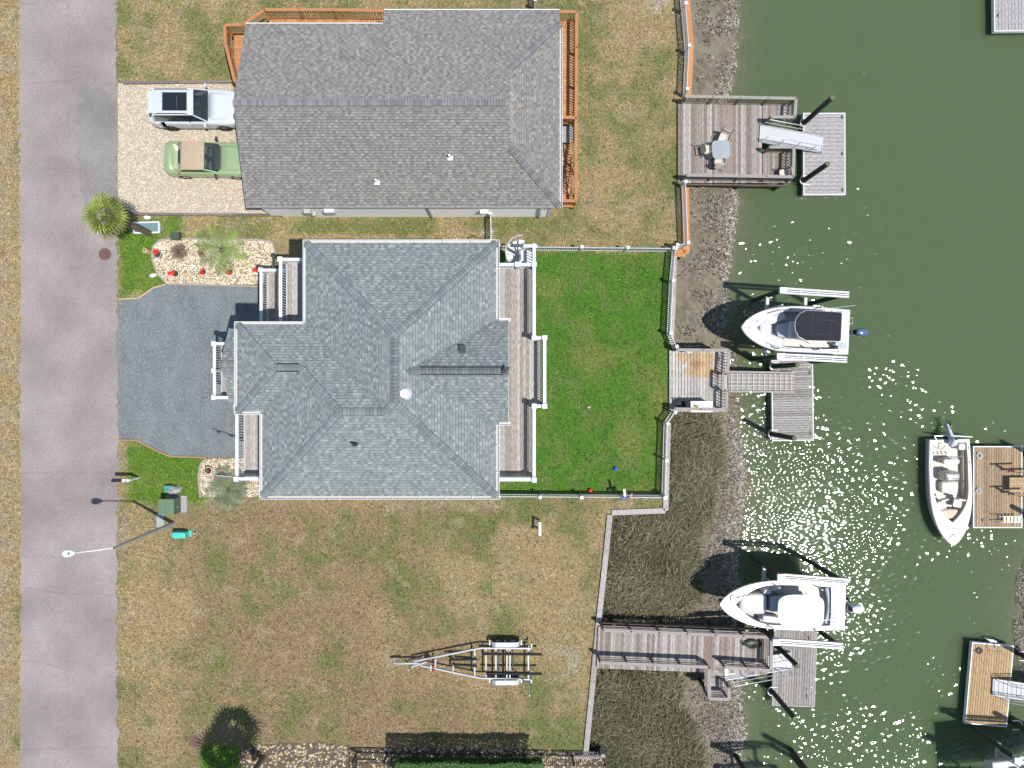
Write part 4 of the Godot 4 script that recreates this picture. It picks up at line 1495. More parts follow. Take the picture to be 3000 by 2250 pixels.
func bulkhead(label: String, path: Array, w: float, capm: Array, wallm: Material, y := 0.06) -> void:
	var t := thing("bulkhead", label, "bulkhead", "timber bulkheads along the marsh")
	for i in path.size() - 1:
		var a := at(path[i][0], path[i][1], y)
		var b := at(path[i + 1][0], path[i + 1][1], y)
		var d := a.distance_to(b)
		var dir := (b - a) / d
		var k := maxi(1, int(round(d / 3.2)))
		for j in k:
			var m: Material = capm[(i + j) % capm.size()]
			bar(t, "cap_board", m, a + dir * (d * j / k + 0.004), a + dir * (d * (j + 1) / k - 0.004), w, 0.05)
		var n := maxi(1, int(d / 0.3))
		var side := dir.cross(Vector3.UP) * 0.06
		for j in n:
			var p := a + dir * (d * (j + 0.5) / n)
			bx(t, "sheet_pile", wallm, Vector3(p.x, -0.9, p.z) + Vector3(0, 0.002 * (j % 3), 0), Vector3(0.05, 1.85, d / n - 0.006), atan2(dir.x, dir.z))
		n = maxi(1, int(d / 2.4))
		for j in n:
			var p := a + dir * (d * (j + 0.5) / n) + Vector3(0, 0, 0)
			var out := Vector3(0.17, 0, 0) if absf(dir.z) > absf(dir.x) else Vector3(0, 0, 0.17)
			rod(t, "pile", wallm, Vector3(p.x, -2.0, p.z) + out, Vector3(p.x, -0.02, p.z) + out, 0.09)

func edging(label: String, path: Array, every: float, m: Array, w := 0.14, hgt := 0.14) -> void:
	var t := thing("timber_edging", label, "edging", "timber edging of the drives and beds")
	for i in path.size() - 1:
		var a := at(path[i][0], path[i][1])
		var b := at(path[i + 1][0], path[i + 1][1])
		var d := a.distance_to(b)
		var k := maxi(1, int(round(d / every)))
		for j in k:
			var p := a.lerp(b, float(j) / k + 0.004)
			var q := a.lerp(b, float(j + 1) / k - 0.004)
			bar(t, "timber", m[(i + j) % m.size()], p + Vector3(0, hgt / 2, 0), q + Vector3(0, hgt / 2, 0), w, hgt)

func fences() -> void:
	white_fence("white picket fence closing the lush back lawn on the water side, north of the dock", [[[1968, 738], [1960, 830], [1953, 980], [1970, 1018]]])
	white_fence("white picket fence closing the lush back lawn on the water side, south of the dock", [[[1966, 1206], [1944, 1238], [1938, 1448]]])
	white_fence("white picket fence along the south edge of the lush back lawn", [[[1462, 1447], [1936, 1450]]])
	white_fence("white picket fence along the north edge of the lush back lawn", [[[1568, 733], [1962, 737]], [[1462, 731], [1494, 731]]])
	white_fence("white picket fence on the orange-capped bulkhead above the brown dock", [[[1985, -60], [1996, 40], [2006, 160], [2000, 284]]])
	white_fence("white picket fence on the orange-capped bulkhead below the brown dock", [[[1996, 548], [2003, 722], [1972, 728]]])
	white_fence("short white fence between the grey roof and the blue roof", [[[1438, 638], [1440, 716]]])
	white_fence("short white fence at the top edge behind the charcoal roof", [[[1562, -60], [1566, 30]]])
	var orange := [mat("orange_cap", Color(0.60, 0.27, 0.095), 0.75, 0.0, t_wood, Vector3(2.0, 0.9, 0.4)), mat("orange_cap_b", Color(0.55, 0.24, 0.085), 0.75, 0.0, t_wood, Vector3(2.0, 0.9, 0.4))]
	var grey := woods("bulk_grey", [Color(0.40, 0.37, 0.36), Color(0.46, 0.43, 0.42), Color(0.36, 0.33, 0.32)], false)
	var wallm := mat("bulk_wall", Color(0.12, 0.10, 0.075), 0.9, 0.0, t_wood, Vector3(1, 0.3, 1))
	bulkhead("bulkhead capped with orange boards above the brown dock", [[2002, -120], [2012, 30], [2022, 130], [2014, 280]], 0.42, orange, wallm)
	bulkhead("bulkhead capped with orange boards below the brown dock", [[2007, 550], [2010, 742], [1980, 742]], 0.40, orange, wallm)
	bulkhead("bulkhead with grey cap beside the lush back lawn", [[1976, 748], [1972, 870], [1966, 1010]], 0.30, grey, wallm)
	bulkhead("bulkhead with grey cap turning the corner of the lush lawn", [[1958, 1240], [1950, 1496], [1792, 1502]], 0.30, grey, wallm, 0.07)
	bulkhead("bulkhead with long grey cap edging the vacant brown lot", [[1787, 1508], [1776, 1620], [1752, 1840], [1737, 2000], [1716, 2212]], 0.30, grey, wallm, 0.09)
	var tim := woods("old_timber", [Color(0.20, 0.17, 0.16), Color(0.25, 0.21, 0.19), Color(0.17, 0.14, 0.125)], true)
	edging("dark timber edging on the north side of the shell parking area", [[360, 245], [690, 241]], 2.6, tim)
	edging("dark timber edging on the south side of the shell parking area", [[394, 628], [832, 631]], 2.5, tim)
	var curb := mat("concrete_curb", Color(0.42, 0.37, 0.32), 0.9, 0.0, t_speck, Vector3(0.6, 0.6, 0.6))
	edging("pale concrete edging round the pebble bed with the feather palm", [[446, 755], [449, 722], [470, 703], [520, 700], [620, 701], [760, 703], [798, 710], [808, 742], [806, 800]], 0.6, [curb], 0.09, 0.06)
	edging("pale concrete edging between the pebble bed and the blue drive", [[446, 758], [462, 802], [490, 832], [640, 836], [762, 840]], 0.6, [curb], 0.09, 0.06)
	edging("pale concrete edging round the pebble bed of the clump palm", [[604, 1343], [588, 1360], [582, 1400], [588, 1458]], 0.6, [curb], 0.09, 0.06)
	edging("brown timber edging between the blue drive and the south front lawn", [[350, 1289], [404, 1290], [455, 1318], [500, 1337], [604, 1340]], 1.0, [mat("rust_timber", Color(0.26, 0.16, 0.10), 0.9)], 0.08, 0.08)
	edging("brown timber edging between the blue drive and the north front lawn", [[350, 877], [408, 874], [452, 843], [486, 834]], 1.0, [mat("tan_timber", Color(0.36, 0.28, 0.2), 0.9)], 0.08, 0.07)

# ---------------------------------------------------------------- plants
func feather_palm(label: String, p: Vector3, trunk: float, n: int, long: float, tone: Color, sd: int, droop := 0.9) -> void:
	var t := thing("feather_palm", label, "palm", "", p)
	rng.seed = sd
	var bark := mat("palm_bark", Color(0.16, 0.12, 0.08), 0.95, 0.0, t_grain, Vector3(2, 2, 2))
	var g := Geo.new()
	g.lathe(PackedVector2Array([Vector2(0.24, 0), Vector2(0.2, trunk * 0.5), Vector2(0.22, trunk), Vector2(0.08, trunk + 0.16), Vector2(0, trunk + 0.18)]), 12)
	put(t, "trunk", g.mesh(false), bark)
	var ms := []
	for i in 3:
		var m := mat("frond_%d_%d" % [sd, i], tone * [0.85, 1.05, 1.3][i], 0.6)
		m.backlight_enabled = true
		m.backlight = Color(0.3, 0.35, 0.15)
		ms.append(m)
	var shapes := []
	for kind in 4:
		var f := Geo.new()
		var spine := PackedVector3Array()
		var rise: float = [1.0, 0.75, 0.45, 0.2][kind]
		for i in 15:
			var s := i / 14.0
			spine.append(Vector3(s * long * (1.0 - 0.16 * s * s), rise * long * (s * 0.75 - droop * s * s * 0.85), 0.05 * sin(s * 3.0 + kind)))
		f.tube(spine, 0.016, 4, 0.3)
		for i in range(2, 15):
			for half in 2:
				for sub in 1:
					var c := spine[i] if sub == 0 or i == 14 else spine[i].lerp(spine[mini(i + 1, 14)], 0.5)
					var s := (i + sub * 0.5) / 14.0
					var w := long * 0.21 * sin(PI * clampf(s * 0.9 + 0.1, 0, 1)) + 0.05
					var z := 1.0 if half else -1.0
					var tip := c + Vector3(w * 0.55, -w * 0.18, z * w * 0.85)
					var q := Vector3(0.02, 0, 0)
					var mid := c.lerp(tip, 0.5) + Vector3(0, w * 0.08, 0)
					if half:
						f.quad(c - q, mid - q * 0.9, mid + q * 0.9, c + q)
						f.tri(mid - q * 0.9, tip, mid + q * 0.9)
					else:
						f.quad(c + q, mid + q * 0.9, mid - q * 0.9, c - q)
						f.tri(mid + q * 0.9, tip, mid - q * 0.9)
		shapes.append(f.mesh(false))
	for i in n:
		var ring := float(i) / n
		var kind := mini(3, int(ring * 4.0))
		var a := i * 2.39996 + rr(-0.2, 0.2)
		put(t, "frond", shapes[kind], ms[rng.randi() % 3], Transform3D(Basis(Vector3.UP, a) * Basis.from_scale(Vector3.ONE * rr(0.82, 1.08)), Vector3(0, trunk + 0.1, 0)))

func fan_palm(label: String, base: Vector3, top: Vector3, n: int, tone: Color, sd: int, size := 1.0) -> void:
	var t := thing("fan_palm", label, "palm", "", base)
	rng.seed = sd
	var bark := mat("palm_bark", Color(0.16, 0.12, 0.08), 0.95, 0.0, t_grain, Vector3(2, 2, 2))
	var tp := top - base
	var pts := []
	for i in 7:
		var s := i / 6.0
		pts.append(Vector3(tp.x * s * s, tp.y * s, tp.z * s * s))
	tubes(t, "trunk", bark, pts, 0.17, 10)
	var f := Geo.new()
	f.tube(PackedVector3Array([Vector3.ZERO, Vector3(0.3, 0.04, 0), Vector3(0.6, 0.0, 0)]), 0.018, 4, 0.6)
	for i in 11:
		var a := lerpf(-1.7, 1.7, i / 10.0)
		var d := Vector3(cos(a), 0, sin(a))
		var s := Vector3(-sin(a), 0, cos(a)) * 0.03
		var l := 0.62 * (0.72 + 0.28 * cos(a * 0.8))
		var o := Vector3(0.62, 0, 0)
		var mid := o + d * l * 0.55 + Vector3(0, 0.05 - 0.02 * absf(a), 0)
		var tip := o + d * l + Vector3(0, -0.14 - 0.05 * absf(a), 0)
		f.quad(o + s * 0.2, mid + s, mid - s, o - s * 0.2)
		f.tri(mid + s, tip, mid - s)
	var fm := f.mesh(false)
	var ms := []
	for i in 4:
		var m := mat("fan_%d_%d" % [sd, i], [tone, tone * 0.55, tone * 1.5, Color(0.34, 0.24, 0.05)][i], 0.6)
		m.backlight_enabled = true
		m.backlight = Color(0.3, 0.35, 0.12)
		ms.append(m)
	for i in n:
		var ring := pow((i + 0.5) / n, 0.8)
		var a := i * 2.39996 + rr(-0.15, 0.15)
		var tip := lerpf(1.15, -0.45, ring) + rr(-0.12, 0.12)
		var m: Material = ms[3] if ring > 0.86 and r01() < 0.4 else ms[rng.randi() % 3]
		put(t, "frond", fm, m, Transform3D(Basis(Vector3.UP, a) * Basis(Vector3(0, 0, 1), tip) * Basis(Vector3.RIGHT, rr(-0.3, 0.3)) * Basis.from_scale(Vector3.ONE * size * rr(0.85, 1.1)), tp + Vector3(0, rr(-0.05, 0.2), 0)))

func tuft(label: String, p: Vector3, r: float, hgt: float, n: int, tone: Color, sd: int) -> void:
	rng.seed = sd
	var t := thing("ornamental_grass", label, "grass clump", "", p)
	var g := Geo.new()
	for i in n:
		var a := rr(0, TAU)
		var l := rr(0.35, 1.0)
		var d := Vector3(cos(a), 0, sin(a))
		var s := Vector3(-sin(a), 0, cos(a)) * 0.009
		g.col = tone * rr(0.6, 1.4)
		var p0 := d * rr(0, 0.08)
		var p1 := d * r * l * 0.5 + Vector3(0, hgt * rr(0.6, 0.9), 0)
		var p2 := d * r * l + Vector3(0, hgt * rr(0.35, 1.0), 0)
		g.quad(p0 - s, p0 + s, p1 + s, p1 - s)
		g.tri(p1 - s, p1 + s, p2)
	put(t, "blades", g.mesh(), mat("dry_blade", Color(1, 1, 1), 0.85, 0.0, null, Vector3.ONE, true))
	var b := Geo.new()
	b.lathe(PackedVector2Array([Vector2(0.12, 0), Vector2(0.09, 0.08), Vector2(0, 0.1)]), 8)
	put(t, "crown_base", b.mesh(false), mat("tuft_base", Color(0.1, 0.07, 0.045), 0.95))

func flower_pot(label: String, p: Vector3, potm: Material, flowers: int, spread: Vector3, sd: int) -> void:
	rng.seed = sd
	var t := thing("flower_pot", label, "flower pot", "potted red flowers", p)
	var g := Geo.new()
	g.lathe(PackedVector2Array([Vector2(0.14, 0), Vector2(0.19, 0.26), Vector2(0.22, 0.27), Vector2(0.22, 0.32), Vector2(0.19, 0.32), Vector2(0.17, 0.28)]), 18)
	put(t, "pot", g.mesh(false), potm)
	rod(t, "soil", mat("pot_soil", Color(0.04, 0.03, 0.02), 0.95), Vector3(0, 0.24, 0), Vector3(0, 0.285, 0), 0.175)
	var lv := Geo.new()
	for i in 60:
		var a := rr(0, TAU)
		var d := Vector3(cos(a), rr(0.3, 1.2), sin(a)) * rr(0.06, 0.2)
		var s := Vector3(-sin(a), 0, cos(a)) * 0.035
		lv.tri(Vector3(d.x * 0.4, 0.28 + d.y * 0.4, d.z * 0.4) - s, Vector3(d.x * 0.4, 0.28 + d.y * 0.4, d.z * 0.4) + s, Vector3(d.x, 0.3 + d.y, d.z))
	put(t, "leaves", lv.mesh(false), mat("pot_leaf", Color(0.045, 0.10, 0.02), 0.7))
	var red := mat("red_petal", Color(0.62, 0.012, 0.012), 0.6)
	var pf := Geo.new()
	for k in 7:
		var a := TAU * k / 7.0
		var d := Vector3(cos(a), 0.25, sin(a))
		var s := Vector3(-sin(a), 0, cos(a)) * 0.45
		pf.quad(-s * 0.3, d * 0.8 - s, d * 1.1 + Vector3(0, 0.2, 0), d * 0.8 + s)
		pf.quad(-s * 0.3 + Vector3(0, 0.3, 0), d * 0.5 - s * 0.6 + Vector3(0, 0.5, 0), d * 0.7 + Vector3(0, 0.6, 0), d * 0.5 + s * 0.6 + Vector3(0, 0.5, 0))
	var fm := pf.mesh(false)
	for i in flowers:
		var o := Vector3(rr(-0.16, 0.16), rr(0.42, 0.56), rr(-0.16, 0.16)) + spread
		put(t, "flower_head", fm, red, Transform3D(Basis(Vector3.UP, rr(0, TAU)) * Basis(Vector3.RIGHT, rr(-0.4, 0.4)) * Basis.from_scale(Vector3.ONE * rr(0.045, 0.07)), o))

func garden() -> void:
	feather_palm("green feather palm with arching fronds in the pebble bed", at(668, 738), 0.75, 17, 1.75, Color(0.15, 0.21, 0.05), 501, 0.75)
	feather_palm("low clump palm with grey-green stiff fronds beside the porch deck", at(680, 1432), 0.35, 24, 1.4, Color(0.12, 0.15, 0.08), 502, 0.6)
	fan_palm("round-headed fan palm leaning over the road edge", at(440, 684), at(314, 633, 4.2), 42, Color(0.16, 0.19, 0.035), 503, 1.0)
	fan_palm("tall fan palm rising from the rock bed by the lower manhole", at(772, 2218), at(690, 2328, 4.6), 46, Color(0.08, 0.12, 0.02), 504, 1.2)
	fan_palm("tall fan palm outside the bottom edge, seen by its shadow on the green corner", at(735, 2270), at(648, 2392, 4.6), 46, Color(0.08, 0.12, 0.02), 505, 1.25)
	tuft("dry brown ornamental grass clump in the pebble bed", at(532, 740), 0.62, 0.5, 420, Color(0.15, 0.11, 0.075), 511)
	tuft("small dry grass clump between the brown clump and the palm", at(594, 744), 0.34, 0.3, 140, Color(0.19, 0.14, 0.085), 512)
	tuft("straw coloured grass clump among the bottom rocks", at(750, 2212), 0.3, 0.6, 120, Color(0.30, 0.23, 0.11), 513)
	var wp := mat("pot_white", Color(0.6, 0.61, 0.6), 0.5)
	var gp := mat("pot_grey", Color(0.25, 0.27, 0.28), 0.6)
	flower_pot("grey pot of red flowers nearest the road in the pebble bed", at(468, 747), gp, 11, Vector3(0, 0, -0.12), 521)
	flower_pot("white pot of red flowers tipped left at the bed's drive edge", at(521, 804), wp, 9, Vector3(-0.12, 0, 0), 522)
	flower_pot("pot of red flowers midway along the bed's drive edge", at(601, 799), wp, 10, Vector3.ZERO, 523)
	flower_pot("pot of red flowers under the tip of the feather palm", at(679, 799), wp, 6, Vector3.ZERO, 524)
	flower_pot("pot of red flowers half hidden by the corner of the white deck", at(759, 792), wp, 6, Vector3(-0.05, 0, 0), 525)
	flower_pot("white pot with one red bloom in the lower pebble bed", at(617, 1377), wp, 2, Vector3(0, 0, -0.03), 526)
	# painted kerb stones and a stump on the front lawn
	var st := chip_mesh(11, 0.5)
	var sm := mat("white_stone", Color(0.66, 0.66, 0.66), 0.7)
	solo("white_stone", st, sm, "white painted stone at the end of the timber edging by the palm", "stone", Transform3D(Basis.from_scale(Vector3(0.21, 0.22, 0.12)), at(431, 637, 0.0)), "white painted stones")
	solo("white_stone", st, sm, "white painted stone on the lawn near the blue drive", "stone", Transform3D(Basis(Vector3.UP, 0.2) * Basis.from_scale(Vector3(0.21, 0.22, 0.12)), at(448, 807, 0.0)), "white painted stones")
	var tg := Geo.new()
	tg.lathe(PackedVector2Array([Vector2(0.15, 0), Vector2(0.14, 0.45), Vector2(0.125, 0.48), Vector2(0.0, 0.49)]), 18)
	solo("bollard", tg.mesh(false), mat("tan_post", Color(0.42, 0.32, 0.16), 0.8), "short round tan post on the front lawn beside the pebble bed", "post", Transform3D(Basis(), at(436, 738)))
	# the palm's frame of white boards: a shallow glazed box
	var fr := thing("glazed_frame", "white framed glass panel lying at the foot of the fan palm", "frame", "", at(432, 668), 0.03)
	var wht := mat("white_trim", Color(0.50, 0.515, 0.53), 0.5)
	bx(fr, "pane", pane("sea_glass", Color(0.16, 0.24, 0.25), 0.75, 0.1), Vector3(0, 0.1, 0), Vector3(1.35, 0.012, 0.5))
	for q in [[0, -0.29, 1.5, 0.08], [0, 0.29, 1.5, 0.08], [-0.71, 0, 0.08, 0.66], [0.71, 0, 0.08, 0.66]]:
		bx(fr, "side_board", wht, Vector3(q[0], 0.07 + absf(q[0]) * 0.003, q[1]), Vector3(q[2], 0.14, q[3]))
	# pebbles and boulders of the rock bed: the largest as stones of their own
	rng.seed = 61
	var rk := thing("rock_bed", "strip of tan and grey river rocks along the bottom fence", "rock bed")
	var shapes := [chip_mesh(8, 0.75), chip_mesh(9, 0.6), chip_mesh(7, 0.9)]
	var rm := []
	for i in 6:
		rm.append(mat("rock_%d" % i, [Color(0.46, 0.37, 0.20), Color(0.38, 0.30, 0.18), Color(0.5, 0.46, 0.38), Color(0.32, 0.29, 0.25), Color(0.52, 0.42, 0.24), Color(0.42, 0.30, 0.2)][i], 0.85, 0.0, t_grain, Vector3(1.5, 1.5, 1.5)))
	var spots := []
	for i in 1500:
		var u := rr(702, 1772)
		var v := rr(2178, 2275)
		if not in_poly(ROCK_BED, u, v):
			continue
		spots.append([rr(0.05, 0.125) * (1.0 if v < 2216 else 0.9), u, v])
	spots.sort_custom(func(a, b): return a[0] > b[0])
	var rest := Geo.new()
	for i in spots.size():
		var p := at(spots[i][1], spots[i][2], 0.0)
		var s: float = spots[i][0]
		var xf := Transform3D(Basis(Vector3.UP, rr(0, TAU)) * Basis.from_scale(Vector3(s, s * 0.9, s * rr(0.65, 0.95))), p)
		if i < 290:
			put(rk, "rock", shapes[i % 3], rm[rng.randi() % 6], xf)
		else:
			var src: Array = shapes[i % 3].surface_get_arrays(0)
			var c: Color = [Color(0.46, 0.37, 0.20), Color(0.38, 0.30, 0.18), Color(0.5, 0.46, 0.38), Color(0.3, 0.27, 0.23)][rng.randi() % 4]
			for j in src[Mesh.ARRAY_VERTEX].size():
				rest.v.append(xf * src[Mesh.ARRAY_VERTEX][j])
				rest.n.append((xf.basis.inverse().transposed() * src[Mesh.ARRAY_NORMAL][j]).normalized())
				rest.c.append(c)
	put(rk, "small_rocks", rest.mesh(), mat("rock_small", Color(1, 1, 1), 0.85, 0.0, null, Vector3.ONE, true)).set_meta("kind", "stuff")
	# the clipped hedge behind the black fence
	var hd := thing("hedge", "clipped green hedge behind the black metal fence at the bottom edge", "hedge")
	var lf := Geo.new()
	var hy := 2.35
	var hx0 := -6.2
	var hx1 := 1.6
	var hz0 := 20.15
	for i in 24000:
		var x := rr(hx0, hx1)
		var z := hz0 + absf(rr(0, 1.9))
		var y := rr(1.65, hy)
		var face := r01()
		if face < 0.35:
			pass
		elif face < 0.7:
			y = hy + n_b.get_noise_2d(x * 1.2, z) * 0.16 - absf(rng.randfn(0, 0.06)) - maxf(0.0, x - 1.0) * 0.5
		else:
			z = hz0 + n_b.get_noise_2d(x * 1.2, y + 40) * 0.12 + absf(rng.randfn(0, 0.06))
		var a := rr(0, TAU)
		var d := Vector3(cos(a), rr(-0.4, 0.8), sin(a)).normalized() * rr(0.05, 0.1)
		var s := Vector3(-sin(a), rr(-0.3, 0.3), cos(a)) * rr(0.02, 0.035)
		lf.col = Color(0.035, 0.085, 0.014) * rr(0.5, 1.7)
		var o := Vector3(x, y, z)
		lf.quad(o - s, o + d * 0.5 - s * 1.2, o + d, o + d * 0.5 + s * 1.2)
	put(hd, "foliage", lf.mesh(), mat("hedge_leaf", Color(1, 1, 1), 0.7, 0.0, null, Vector3.ONE, true))
	for i in 12:
		rod(hd, "stem", mat("hedge_stem", Color(0.08, 0.06, 0.04), 0.9), Vector3(hx0 + 0.4 + i * 0.62, 0, hz0 + 1.0), Vector3(hx0 + 0.45 + i * 0.62, 1.8, hz0 + 1.0), 0.05)
	# the black fence
	var black := mat("fence_black", Color(0.012, 0.012, 0.014), 0.5)
	var bf := thing("metal_fence", "black metal picket fence along the rock bed at the bottom edge", "fence")
	rail(bf, [at(1046, 2202), at(1766, 2212)], {"h": 1.2, "cap_w": 0.04, "cap_h": 0.04, "bal": 0.02, "gap": 0.11, "post": 0.08, "every": 1.75, "caps": 0.1, "m": black, "foot_w": 0.04})
	rail(bf, [at(1046, 2202), at(1046, 2330)], {"h": 1.2, "cap_w": 0.04, "cap_h": 0.04, "bal": 0.02, "gap": 0.11, "post": 0.08, "every": 1.75, "caps": 0.1, "m": black, "foot_w": 0.04, "first": false})
	var hr := thing("handrail", "grey metal handrail behind the corner of the black fence", "handrail")
	var al := mat("aluminium", Color(0.5, 0.51, 0.53), 0.35, 0.6)
	tubes(hr, "rail_tube", al, [at(1058, 2232), at(1058, 2232) + Vector3(0, 0.85, 0), at(1132, 2234) + Vector3(0, 0.85, 0), at(1132, 2234)], 0.03)
	# end of the south bulkhead: a short grey wall return
	var grey := woods("bulk_grey", [Color(0.40, 0.37, 0.36), Color(0.46, 0.43, 0.42), Color(0.36, 0.33, 0.32)], true)
	var eb := thing("bulkhead", "short grey bulkhead return below the end of the long cap", "bulkhead", "timber bulkheads along the marsh")
	bar(eb, "cap_board", grey[0], at(1680, 2218, 0.12), at(1765, 2216, 0.12), 0.22, 0.05)
	bx(eb, "post", grey[1], at(1764, 2206, 0.1), Vector3(0.2, 0.7, 0.2))
	bar(eb, "wall_board", grey[2], at(1716, 2206, -0.4), at(1764, 2206, -0.4), 0.05, 0.8)

# ---------------------------------------------------------------- street furniture
func manhole(label: String, p: Vector3, r: float) -> void:
	var t := thing("manhole_cover", label, "manhole cover", "round red-brown covers", p)
	var rust := mat("rust_cover", Color(0.20, 0.105, 0.095), 0.75, 0.3, t_grain, Vector3(1, 1, 1))
	rod(t, "ring", mat("cover_ring", Color(0.13, 0.10, 0.09), 0.85), Vector3(0, 0.0, 0), Vector3(0, 0.036, 0), r)
	rod(t, "lid", rust, Vector3(0, 0, 0), Vector3(0, 0.046, 0), r * 0.9)
	for i in 9:
		var x := lerpf(-0.7, 0.7, i / 8.0)
		bx(t, "raised_bar", rust, Vector3(x * r, 0.05, 0), Vector3(0.03, 0.012, 2.0 * r * 0.62 * sqrt(1.0 - x * x)))

func street_things() -> void:
	manhole("round red-brown manhole cover in the road", at(308, 745, 0.0), 0.36)
	manhole("round red-brown manhole cover in the vacant lot's grass", at(572, 2172, -0.02), 0.36)
	# street lamp
	var grey := mat("lamp_grey", Color(0.34, 0.35, 0.36), 0.45, 0.3)
	var b := at(509.5, 1533)
	var t := thing("street_lamp", "grey street lamp whose long arm reaches over the road", "street lamp", "", b)
	var pole := Geo.new()
	pole.lathe(PackedVector2Array([Vector2(0.14, 0), Vector2(0.14, 0.02), Vector2(0.115, 0.03), Vector2(0.06, 6.0), Vector2(0.0, 6.02)]), 16)
	put(t, "pole", pole.mesh(false), grey)
	var hp := at(205, 1621, 6.6) - b
	tubes(t, "arm", mat("arm_grey", Color(0.45, 0.46, 0.47), 0.4, 0.3), [Vector3(0, 5.9, 0), Vector3(hp.x * 0.35, 6.3, hp.z * 0.35), Vector3(hp.x * 0.8, 6.55, hp.z * 0.8), hp + Vector3(0.15, 0, 0)], 0.032)
	var ang := atan2(-hp.z, hp.x)
	var head := empty("lamp_head", t, hp, ang)
	var g := Geo.new()
	var rows := []
	for i in 9:
		var s := i / 8.0
		var w := 0.055 + 0.13 * sin(PI * minf(s * 0.75 + 0.02, 1.0))
		if i == 8:
			w = 0.05
		var line := PackedVector3Array()
		for j in 12:
			var a := TAU * j / 12.0
			line.append(Vector3(-0.25 + s * 0.62, 0.07 * sin(a) * (0.5 + w * 3), -w * cos(a)))
		rows.append(line)
	g.grid(rows, true, true)
	put(head, "housing", g.mesh(false), mat("lamp_white", Color(0.48, 0.51, 0.52), 0.4))
	rod(head, "light_sensor", mat("sensor_green", Color(0.06, 0.12, 0.11), 0.5), Vector3(0.0, 0.05, 0), Vector3(0, 0.13, 0), 0.045)
	bx(head, "lens", mat("lamp_lens", Color(0.5, 0.5, 0.48), 0.2), Vector3(0.1, -0.075, 0), Vector3(0.3, 0.02, 0.16))
	# transformer on its pad
	t = thing("transformer_box", "green steel transformer box on a concrete pad by the street lamp", "utility box", "", at(514, 1476))
	var gr := mat("box_green", Color(0.062, 0.115, 0.062), 0.5)
	bx(t, "pad", mat("pad_concrete", Color(0.42, 0.40, 0.39), 0.9, 0.0, t_speck, Vector3(0.6, 0.6, 0.6)), Vector3(0.1, 0.04, 0), Vector3(1.15, 0.1, 0.95))
	bx(t, "cabinet", gr, Vector3(-0.05, 0.5, 0.02), Vector3(0.8, 0.82, 0.84))
	bx(t, "cabinet_lid", mat("box_green_lid", Color(0.085, 0.15, 0.085), 0.5), Vector3(-0.05, 0.935, 0.02), Vector3(0.84, 0.05, 0.86))
	bx(t, "lid_seam", gr, Vector3(-0.1, 0.963, 0.02), Vector3(0.015, 0.008, 0.85))
	bx(t, "hasp", mat("hasp_grey", Color(0.3, 0.32, 0.3), 0.5), Vector3(0.36, 0.5, 0.1), Vector3(0.03, 0.12, 0.06))
	# covered spigot stand beside it
	rng.seed = 71
	t = thing("covered_box", "small teal box under a crumpled grey cover by the green transformer", "box", "", at(508, 1434))
	bx(t, "box", mat("teal_dark", Color(0.03, 0.22, 0.19), 0.5), Vector3(-0.16, 0.15, -0.08), Vector3(0.4, 0.3, 0.34))
	var cg := Geo.new()
	rows = []
	for i in 7:
		var a := PI / 2 * i / 6.0
		var line := PackedVector3Array()
		for j in 18:
			var c := TAU * j / 18.0
			var wob := 1.0 + 0.16 * sin(c * 3.0 + i) + 0.08 * sin(c * 7.0 - i * 2.0)
			line.append(Vector3(cos(c) * cos(a) * 0.42 * wob + 0.08, sin(a) * 0.42 * (1.0 + 0.12 * sin(c * 4.0)), -sin(c) * cos(a) * 0.26 * wob))
		rows.append(line)
	cg.grid(rows, true)
	put(t, "cover", cg.mesh(false), mat("grey_cover", Color(0.27, 0.26, 0.27), 0.6))
	# teal pedestal
	t = thing("utility_pedestal", "turquoise plastic utility pedestal in the grass below the street lamp", "utility box", "", at(540, 1562))
	var teal := mat("teal", Color(0.045, 0.42, 0.33), 0.45)
	bx(t, "housing", teal, Vector3(-0.06, 0.28, 0), Vector3(0.72, 0.52, 0.3))
	soft(t, "cap", teal, Vector3(-0.06, 0.55, 0), Vector3(0.76, 0.16, 0.34))
	bx(t, "base_skirt", mat("teal_b", Color(0.06, 0.34, 0.28), 0.5), Vector3(0, 0.04, 0), Vector3(0.9, 0.08, 0.36))
	bx(t, "end_plate", mat("pedestal_dark", Color(0.03, 0.04, 0.05), 0.5), Vector3(-0.44, 0.18, 0), Vector3(0.05, 0.3, 0.24))
	solo("marker_post", rod_mesh, wh(), "tiny white marker post beside the turquoise pedestal", "post", Transform3D(Basis.from_scale(Vector3(0.03, 0.35, 0.03)), at(572, 1562, 0.17)))
	var slab := Geo.new()
	slab.box(Vector3.ZERO, Vector3(0.42, 0.06, 0.78))
	solo("concrete_slab", slab.mesh(false), mat("slab_grey", Color(0.42, 0.43, 0.45), 0.9, 0.0, t_speck, Vector3(0.6, 0.6, 0.6)), "pale concrete slab in the grass at the foot of the lamp pole", "slab", Transform3D(Basis(Vector3.UP, 0.04), at(470, 1524, 0.02)))
	# mailbox
	t = thing("mailbox", "black mailbox on a white post at the road edge", "mailbox", "", at(407, 1400))
	var w := wh()
	bx(t, "post", w, Vector3(0, 0.55, 0), Vector3(0.1, 1.1, 0.1))
	bx(t, "post_cap", w, Vector3(0, 1.13, 0), Vector3(0.15, 0.05, 0.15))
	bar(t, "arm", w, Vector3(0.08, 0.92, 0), Vector3(-0.75, 0.92, 0.0), 0.09, 0.09)
	bar(t, "brace", w, Vector3(-0.04, 0.5, 0), Vector3(-0.4, 0.9, 0), 0.06, 0.06)
	var mb := Geo.new()
	var prof := PackedVector2Array()
	for i in 9:
		var a := PI * i / 8.0
		prof.append(Vector2(0.095 * cos(a), 0.12 + 0.095 * sin(a)))
	rows = []
